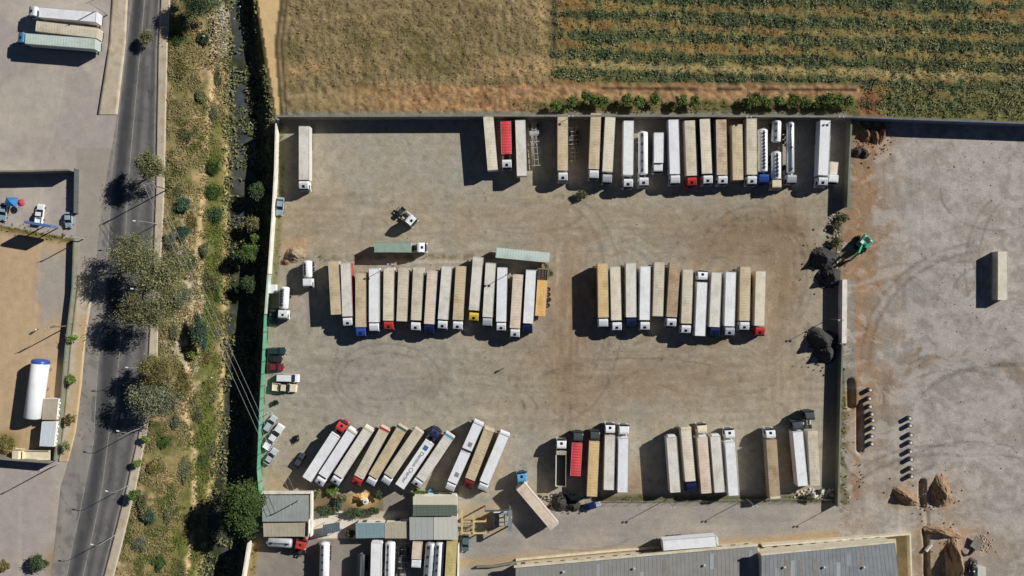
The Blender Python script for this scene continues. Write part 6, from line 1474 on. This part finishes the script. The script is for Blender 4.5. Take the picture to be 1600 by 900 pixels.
def tree(px, py, rpx, h, base, label, n=5200, name="tree", cat="tree", group=None, zb=None, sq=(1, 1), lean=0, dens=1.0, crown_lo=.25, leaf=.23, trunk=True):
    n = int(n * 2.0)
    zc = h * (.5 + crown_lo / 2); zg = float(height(np.array([px * 1.0]), np.array([py * 1.0]))[0]) if zb is None else zb
    c = W(px, py, zg + zc); root = empty(name, (c.x, c.y, zg)); R = rpx * kk; rz = h * (1 - crown_lo) / 2
    nb = max(4, int(4 + R * 1.1)); cl = []; cbr = []
    for i_ in range(nb):                                   # boughs of unequal reach, each carrying a few leaf masses
        az = 2 * math.pi * (i_ + RNG.random() * .8) / nb; reach = .5 + .5 * RNG.random(); br = .8 + .45 * RNG.random()
        for q_ in range(3 + int(R > 3) * 2):
            t_ = (.35 + .65 * (q_ + RNG.random()) / (3 + int(R > 3) * 2)) * reach; a_ = az + RNG.normal() * .28
            cl.append((math.cos(a_) * t_, math.sin(a_) * t_, (.95 - t_ * t_ * 1.1) * (.55 + .5 * RNG.random()) - (.25 if RNG.random() < .25 else 0))); cbr.append(br)
    for q_ in range(3 + int(R)): cl.append(tuple(RNG.normal(size=3) * np.array([.25, .25, .2]) + np.array([0, 0, .45]))); cbr.append(1.0)
    cl = np.array(cl); k = len(cl); cbr = np.array(cbr); w = RNG.random(k) * .9 + .3; w /= w.sum(); ids = RNG.choice(k, size=n, p=w); cs = (.10 + RNG.random(k) * .13) * (1.25 if R < 2.5 else 1.0)
    P = cl[ids] + RNG.normal(size=(n, 3)) * cs[ids][:, None] * np.array([.85, .85, .6])
    P[:, 0] *= R * sq[0]; P[:, 1] *= R * sq[1]; P[:, 2] = P[:, 2] * rz * .95 + zc
    P[:, 2] = np.maximum(P[:, 2], .12)
    shade = (.7 + RNG.random(k) * .6) * cbr; tint = RNG.normal(size=(k, 3)) * .05; cc = base[None, :] * (shade[ids][:, None] + tint[ids]) * (.85 + .3 * RNG.random((n, 1)))
    o = obj("crown", leaves("crown", P, leaf * (.6 + RNG.random(n) * .9), np.clip(cc, .005, .6), LEAF), root)
    if trunk:
        b = MB(); r0 = max(.05, .028 * h); zt = h * (crown_lo + .15); b.tube((0, 0, -.3), (0.1, 0.05, zt), r0, r0 * .7, n=8); b.tube((0.1, .05, zt), (.15, -.1, h * .72), r0 * .7, r0 * .3, n=7)
        for i in range(5 if h > 2 else 3):
            t = i * 1.26 + RNG.random(); q = Vector((math.cos(t) * R * sq[0] * .55, math.sin(t) * R * sq[1] * .55, h * (.6 + .2 * RNG.random()))); b.tube((0.1, .05, zt * (.8 + .05 * i)), q, r0 * .45, r0 * .14, n=6)
            q2 = q + Vector((math.cos(t + .7) * R * .25, math.sin(t + .7) * R * .25, h * .06)); b.tube(q * .98, q2, r0 * .16, r0 * .07, n=5)
        obj("trunk", b.mesh("trunk", [BARK]), root)
    return tag(root, label, cat, group)
GV = "trees on the verge"
tree(308, 2, 30, 8, DG, "dark green tree at the top edge of the verge", 5200, group=GV)
tree(237, 262, 26, 9, OL * .9, "olive green tree beside the tall power pole", 3600, group=GV)
tree(212, 402, 38, 10, OL, "spreading olive tree overhanging the road, highest in the clump", 4200, group=GV, crown_lo=.35, sq=(1.1, 1))
tree(250, 432, 40, 9.5, OL * 1.02, "olive tree in the middle of the roadside clump", 4000, group=GV, crown_lo=.35)
tree(281, 408, 27, 6.5, OL * .95, "sparse olive tree at the right of the roadside clump", 1700, group=GV)
tree(233, 486, 40, 10, OL * .95, "olive tree overhanging the road, lowest in the clump", 4400, group=GV, sq=(1.2, .85), crown_lo=.35)
tree(283, 462, 22, 4.5, GG, "low grey-green tree by the strewn stones", 1500, group=GV)
tree(246, 580, 29, 8.5, BR, "round brownish tree leaning over the road lamp", 4200, group=GV)
tree(240, 620, 38, 8.5, GG, "thin grey-green tree below the brownish one", 4600, group=GV, sq=(1.15, .85))
tree(283, 612, 20, 4.5, BR * .95, "small brownish tree right of the thin grey-green tree", 1900, group=GV)
tree(313, 519, 17, 5, BG, "tall dark bluish green bush on the verge", 3200, group=GV, sq=(.9, 1.9), name="bush", cat="bush")
tree(302, 552, 9, 1.8, LG, "small fresh green bush below the dark one", 700, name="bush", cat="bush")
tree(384, 792, 33, 11, MG * .78, "big bright green tree beside the low building", 11000, group=GV, sq=(.95, 1.3), leaf=.3)
tree(366, 812, 22, 9, DG, "darker green tree on the stream side of the big green one", 4200, group=GV, sq=(.9, 1.3))
tree(388, 395, 17, 5.5, MG * .9, "green tree in the dark stream bed by the whitewashed wall", 2800, group=GV)
tree(396, 350, 13, 4.5, OL, "olive shrub on the stream bank below the whitewashed wall", 1500, group=GV)
tree(402, 372, 9, 4, LG, "small light green tree at the foot of the whitewashed wall", 1000, group=GV)
tree(405, 300, 14, 5, DG, "dark tree on the shaded stream bank", 1800, group=GV)
tree(390, 445, 16, 4.5, DG, "dark tree in the shade below the faded wall", 1600, group=GV)
tree(211, 774, 10, 2.8, MG, "small green shrub on the road pavement", 1300, name="shrub", cat="shrub")
tree(215, 724, 7, 1.8, LG * .9, "small light shrub above the green pavement shrub", 500, name="shrub", cat="shrub")
tree(228, 686, 7, 1.8, LG * .8, "yellowish green shrub on the upper pavement edge", 500, name="shrub", cat="shrub")
tree(231, 58, 12, 3.0, OL, "sparse bush leaning over the road at the top", 900, name="bush", cat="bush")
for x, y, c_, l in [(113, 529, LG, "light green street sapling, topmost of four on the left pavement"), (112, 592, LG, "street sapling level with the storage tank's blue end"), (109, 655, BR, "brownish sapling beside the portable cabins"), (104, 696, OL, "dark round sapling, lowest of four on the left pavement")]:
    tree(x, y, 8, 2.6, c_, l, 700, name="sapling", cat="sapling", group="saplings on the left pavement")
tree(62, 879, 14, 2.6, DG * .8, "dark bush at the bottom left corner beside the paved apron", 1900, name="bush", cat="bush")
tree(9, 884, 10, 2.2, BR * .8, "brown bush at the very bottom left", 900, name="bush", cat="bush")
tree(10, 690, 16, 1.6, BR, "dry brown bush near the cream flatbed truck", 1400, name="bush", cat="bush")
for x, y, rr, sq, c_, l in [(508, 797, 12, (1.3, .7), DG, "dark hedge below the garden, left part"), (529, 788, 8, (.8, 1.4), BG, "dark bluish bush in the middle of the garden"), (556, 800, 12, (1.6, .6), DG, "dark hedge below the sand mound"), (584, 799, 9, (1.4, .7), DG, "dark hedge end at the right of the garden"), (591, 773, 7, (1, 1.2), DG, "dark bush right of the sand mound"), (519, 766, 8, (1, 1), LG, "yellowish bush above the garden hedge"),
                            (535, 779, 7, (1, 1), OL, "olive bush left of the sand mound"), (548, 833, 8, (1, 1), BR * .8, "brown bare bush in the pale courtyard"), (497, 772, 8, (1, .8), OL, "olive bush by the low building's corner"), (652, 769, 8, (1, .8), LG, "yellow-green bush above the gabled shed"), (662, 771, 6, (1, .8), MG, "green bush above the gabled shed")]:
    tree(x, y, rr, 1.9, np.array(c_), l, 900, name="bush", cat="bush", sq=sq)
G_SH = "shrubs in a row along the back wall"
xs_sh = [(868, 164), (893, 160), (918, 152), (929, 158), (942, 160), (979, 156), (997, 159), (1023, 154), (1064, 158), (1085, 157), (1172, 157), (1186, 154), (1197, 160), (1217, 158), (1240, 156), (1258, 159), (1281, 157), (1295, 153), (1309, 158), (1324, 157)]
for i, (x, y) in enumerate(xs_sh): tree(x, y, random.uniform(8.5, 11.5), random.uniform(2.2, 3.0), LG * random.uniform(.7, .95), ORD[i] + " green shrub from left in the row behind the concrete wall", 850, name="shrub", cat="shrub", group=G_SH)
for x, y, l in [(1308, 352, "weedy bush in the broken wall, topmost"), (1306, 378, "weedy bush in the broken wall, above the heaps"), (1318, 340, "weedy bush at the end of the weathered wall"), (908, 305, "dark weedy bush on the gravel below the back row"), (1265, 777, "dark weedy bush at the lower right fence"), (855, 424, "weedy bush at the end of the pale green trailer")]:
    tree(x, y, 8, 1.4, OL * .8, l, 700, name="bush", cat="bush")
for x, y, l in [(430, 629, "dark leaves standing in for a shadow on the gravel below the cream pickup"), (463, 686, "dark leaves standing in for a shadow on open gravel left of the slanted row")]: tree(x, y, 5.5, .9, DG * .35, l, 260, name="plant", cat="plant", trunk=False)  # low leaves, darkened to stand in for shadow-like blobs on the gravel
for x, y, rr, c_, l in [(288, 320, 13, BG, "grey-green bush on the upper verge"), (286, 362, 11, BG * .95, "grey-green bush below the upper one on the verge"), (333, 300, 12, MG * .8, "green bush along the upper stream edge"), (337, 335, 13, DG, "dark green bush along the stream edge"), (333, 262, 11, MG * .7, "leafy bush topmost along the stream edge"), (320, 390, 9, OL, "olive bush beside the pale trail"), (318, 60, 9, DG * .9, "dark bush on the pale verge at the top"), (233, 806, 10, BG * .9, "grey bush on the dry lower verge")]:
    tree(x, y, rr * 1.15, 1.3, np.array(c_), l, 900, name="bush", cat="bush", group="bushes on the verge")

SCR = [(275, 300), (300, 345), (272, 378), (298, 410), (322, 440), (270, 520), (290, 590), (275, 660), (258, 690), (310, 650), (330, 620), (240, 730), (285, 735), (312, 720), (225, 790), (262, 800), (295, 830), (215, 850), (245, 880), (280, 890), (330, 700), (325, 560), (340, 520), (336, 460), (290, 210), (310, 150), (280, 110), (330, 180), (278, 60), (340, 120)]
for i, (x, y) in enumerate(SCR): tree(x + random.uniform(-4, 4), y, random.uniform(9, 17), random.uniform(.55, 1.0), [OL * .9, BR * .95, GG * .85, MG * .8, OL * .75][i % 5], ["olive", "brownish", "grey-green", "green", "dark olive"][i % 5] + " scrub bush on the dry verge, " + ORD[[j for j, _ in sorted(((j, SCR[j][1]) for j in range(i % 5, len(SCR), 5)), key=lambda q: q[1])].index(i)] + " of its colour from the top", 520, name="bush", cat="bush", group="scrub bushes on the verge", trunk=False, sq=(random.uniform(.6, 1.1), random.uniform(.8, 1.4)))
def scatter(n, x0, x1, y0, y1, maskfn, colfn, size, zoff, name, label, m=GRASS, up=.6):
    x = RNG.uniform(x0, x1, n); y = RNG.uniform(y0, y1, n); k = RNG.random(n) < maskfn(x, y); x, y = x[k], y[k]; z = height(x, y)
    f = (H - z) / F; C = np.stack([(x - 800) * kk, (450 - y) * kk, z + zoff * (.3 + RNG.random(len(x)))], 1)
    o = obj(name, leaves(name, C, size * (.5 + RNG.random(len(x))), np.clip(colfn(x, y) * (.8 + .4 * RNG.random((len(x), 1))), .005, .7), m, up=up)); return tag(o, label, None, None, "stuff")
def row_f(x, y):
    r = (y - 22 - .03 * (x - 865) - (fbm(x, y, 30, 7) - .5) * 7) / 31.3; return np.abs(r - np.round(r))
def crop_mask(x, y):
    bt_ = np.interp(x, [p[0] for p in BT], [p[1] for p in BT]); v = .12 + .88 * (1 - sst(.2, .42, row_f(x, y) + (fbm(x, y, 9, 13, 3) - .5) * .45 + sst(.5, .72, fbm(x, y, 90, 1)) * .12 - (fbm(x, y, 30, 7) - .5) * .3))
    gap = .2 + .62 * sst(.38, .56, fbm(x, y, 22, 140, 3)) * (1 - .7 * sst(.62, .74, fbm(x, y * .6, 14, 240, 3))); far = sst(1330, 1400, x) * sst(125, 140, y); ok = (x > 862) & (y < np.where(x < 1345, 127, bt_ - 8))
    return np.maximum(v * gap, far * .6 * sst(.3, .5, fbm(x, y, 14, 216, 3))) * ok
def crop_col(x, y):
    n = fbm(x, y, 26, 7); t = fbm(x, y, 10, 144)
    c = DG[None, :] * (1 - sst(.42, .62, n))[:, None] + OL[None, :] * .85 * sst(.42, .62, n)[:, None]; return c * (.95 + .5 * t)[:, None] + (OL * .45)[None, :] * sst(.45, .65, t)[:, None]
scatter(210000, 860, 1770, -130, 196, crop_mask, crop_col, .29, .22, "crop_rows", "leafy crop rows of the field", LEAF)
def dry_mask(x, y):
    bt_ = np.interp(x, [p[0] for p in BT], [p[1] for p in BT]); return .55 * ((y < bt_ - 10) & (x > 452)) * np.where(x > 862, sst(.3, .45, row_f(x, y)) * (y < 128), 1 - sst(128, 140, y) * .8)
scatter(110000, 450, 1770, -130, 186, dry_mask, lambda x, y: np.array(A(138, 124, 88))[None, :] * (.7 + .6 * fbm(x, y, 16, 148))[:, None], .24, .12, "dry_grass", "dry yellow grass between the crop rows")
def verge_mask(x, y):
    t = (x - pl(y, SR)) / (pl(y, DL) - pl(y, SR)); return ((t > .02) & (t < 1.02)) * sst(.36, .56, fbm(x, y, 18, 66)) * .95
def verge_col(x, y):
    t = (x - pl(y, SR)) / (pl(y, DL) - pl(y, SR)); g = np.exp(-((t - .78 - (fbm(x, y, 30, 7) - .5) * .25) / .16) ** 2) * sst(150, 260, y) + sst(.58, .7, fbm(x, y, 16, 72)) * .7
    g = np.clip(g * (.5 + fbm(x, y, 8, 152)) + .22, 0, 1)[:, None]; return np.array(A(146, 130, 94))[None, :] * (1 - g) + np.array(A(96, 104, 50))[None, :] * g
scatter(190000, 140, 372, -130, 1030, verge_mask, verge_col, .27, .2, "verge_grass", "dry and green grass on the verge")
def bank_mask(x, y): return ((x > pl(y, DL)) & (x < pl(y, DR)) & (y > 60)) * sst(.46, .6, fbm(x, y, 26, 234)) * .5 + (np.abs(x - pl(y, DL)) < 7) * sst(.45, .6, fbm(x, y, 14, 220)) * .9 + (np.abs(x - pl(y, DR) + 2) < 12) * sst(.45, .6, fbm(x, y, 22, 224)) * .8 + ((x > pl(y, DR) + 2) & (x < pl(y, WL) - 3) & (y > 100)) * sst(.4, .6, fbm(x, y, 20, 156)) + ((x > 384) & (x < 400) & (y <= 100)) * .6
scatter(56000, 270, 436, -130, 1030, bank_mask, lambda x, y: OL[None, :] * (.5 + fbm(x, y, 14, 160))[:, None], .5, .4, "bank_plants", "tangled plants on the shaded stream bank", LEAF)
def edge_mask(x, y):
    a = np.exp(-((y - 779) / 5) ** 2) * ((x > 935) & (x < 1308)) * sst(.4, .55, fbm(x, y, 16, 164)); rx = pl(y, RWALL)
    b = np.exp(-((x - rx + 9) / 6) ** 2) * ((y > 330) & (y < 432)) * .6; c = np.exp(-((x - 1318) / 6) ** 2) * ((y > 540) & (y < 785)) * .8
    d = np.exp(-((x - pl(y, WL) - 6) / 4) ** 2) * ((y > 195) & (y < 430)) * .8; bt_ = np.interp(x, [p[0] for p in BT], [p[1] for p in BT]); e = ((y > 160) & (y < bt_ - 9) & (x > 800) & (x < 1345)) * .8
    f = np.exp(-((y - 352 - x * .18) / 7) ** 2) * (x < 116) * .9; g = np.exp(-((x - pl(y, WL) - 9) / 5) ** 2) * ((y > 845) & (y < 960)) * .6; h = np.exp(-((y - 402) / 4) ** 2) * ((x > 500) & (x < 860)) * .35 * sst(.45, .6, fbm(x, y, 12, 168))
    i = np.exp(-((x - 1343) / 5) ** 2) * ((y > 640) & (y < 780)) * .3; return np.clip(a + b + c + d + e + f + g + h + i, 0, 1)
scatter(60000, -40, 1350, 150, 960, edge_mask, lambda x, y: np.array(A(104, 104, 54))[None, :] * (.55 + .8 * fbm(x, y, 12, 172))[:, None], .4, .2, "weeds", "weeds along the walls and fences")

# ------------------------------------------------------------------ people
SKIN = mat("skin", (.42, .26, .18), .6, noise=.05)
def person(px, py, deg, top, trousers, label):
    p = W(px, py); root = empty("person", (p.x, p.y, 0), math.radians(deg))
    J = {"pelvis": (0, 0, .95, .15), "waist": (0, 0, 1.1, .135), "chest": (0, 0, 1.35, .16), "neck": (0.01, 0, 1.5, .06), "head": (.02, 0, 1.62, .09), "crown": (.02, 0, 1.71, .075),
         "ls": (0, .19, 1.42, .07), "le": (-.03, .26, 1.14, .05), "lw": (.06, .27, .9, .036), "rs": (0, -.19, 1.42, .07), "re": (.02, -.27, 1.14, .05), "rw": (.12, -.25, .92, .036),
         "lh": (0, .1, .88, .1), "lk": (.1, .11, .5, .065), "la": (.05, .11, .09, .045), "lt": (.2, .12, .04, .04), "rh": (0, -.1, .88, .1), "rk": (-.02, -.11, .5, .065), "ra": (-.14, -.11, .09, .045), "rt": (.0, -.12, .04, .04)}
    nm = list(J); E = [("pelvis", "waist"), ("waist", "chest"), ("chest", "neck"), ("neck", "head"), ("head", "crown"), ("chest", "ls"), ("ls", "le"), ("le", "lw"), ("chest", "rs"), ("rs", "re"), ("re", "rw"), ("pelvis", "lh"), ("lh", "lk"), ("lk", "la"), ("la", "lt"), ("pelvis", "rh"), ("rh", "rk"), ("rk", "ra"), ("ra", "rt")]
    V = [J[k][:3] for k in nm]; R_ = [J[k][3] for k in nm]; Ed = [(nm.index(a), nm.index(b)) for a, b in E]
    for s, w in ((1, "lw"), (-1, "rw")):                      # five fingers on each hand
        wv = Vector(J[w][:3]); palm = wv + Vector((.02, 0, -.085)); V.append(tuple(palm)); R_.append(.032); pi = len(V) - 1; Ed.append((nm.index(w), pi))
        for f, (dx, ln) in enumerate([(.035, .06), (.013, .085), (-.008, .08), (-.028, .06), (.06, .03)]):
            V.append(tuple(palm + Vector((dx, 0, -.03)))); R_.append(.009); V.append(tuple(palm + Vector((dx * 1.2, -s * .015, -.03 - ln)))); R_.append(.008); Ed += [(pi, len(V) - 2), (len(V) - 2, len(V) - 1)]
    me = bpy.data.meshes.new("body"); me.from_pydata(V, Ed, []); o = bpy.data.objects.new("body", me); link(o, root)
    sk = o.modifiers.new("skin", 'SKIN'); 
    for i, r in enumerate(R_): me.skin_vertices[0].data[i].radius = (r, r)
    me.skin_vertices[0].data[0].use_root = True
    sb = o.modifiers.new("sub", 'SUBSURF'); sb.levels = 1; sb.render_levels = 1
    bpy.context.view_layer.update(); dg = bpy.context.evaluated_depsgraph_get(); m2 = bpy.data.meshes.new_from_object(o.evaluated_get(dg)); o.modifiers.clear(); o.data = m2; m2.name = "body"
    m2.materials.clear(); 
    for m in (SKIN, top, trousers, BLACK, mat("dark_hair", (.02, .015, .012), .7)): m2.materials.append(m)
    mi = []
    for f in m2.polygons:
        c = f.center; mi.append(4 if c.z > 1.66 or (c.z > 1.58 and c.x < -.01) else 0 if c.z > 1.47 or (abs(c.y) > .2 and c.z < 1.12) else 3 if c.z < .09 else 2 if c.z < .98 else 1)
    m2.polygons.foreach_set("material_index", np.array(mi, dtype=np.int32)); m2.polygons.foreach_set("use_smooth", np.ones(len(mi), dtype=bool))
    b = MB(); b.prism([(.1, 1.58), (.125, 1.6), (.1, 1.64)], -.012, .012); obj("nose", b.mesh("nose", [SKIN]), root)
    for s in (-1, 1): b = MB(); b.box(.095, .108, s * .035 - .012, s * .035 + .012, 1.635, 1.65); obj("eye", b.mesh("eye", [BLACK]), root); b = MB(); b.box(.0, .04, s * .095 - .012, s * .095 + .012, 1.59, 1.66); obj("ear", b.mesh("ear", [SKIN], bevel=.008), root)
    b = MB(); b.box(.098, .108, -.025, .025, 1.555, 1.565); obj("mouth", b.mesh("mouth", [DRED]), root)
    return tag(root, label, "person")
person(786.5, 575.5, 200, mat("dark_jacket", (.06, .07, .09), .8), mat("dark_trousers", (.03, .035, .05), .8), "person in dark clothes walking alone on the open gravel")
person(60.5, 514.5, 190, mat("white_shirt", (.6, .58, .54), .8), mat("blue_trousers", (.05, .07, .14), .8), "person in a pale shirt walking across the sand yard")
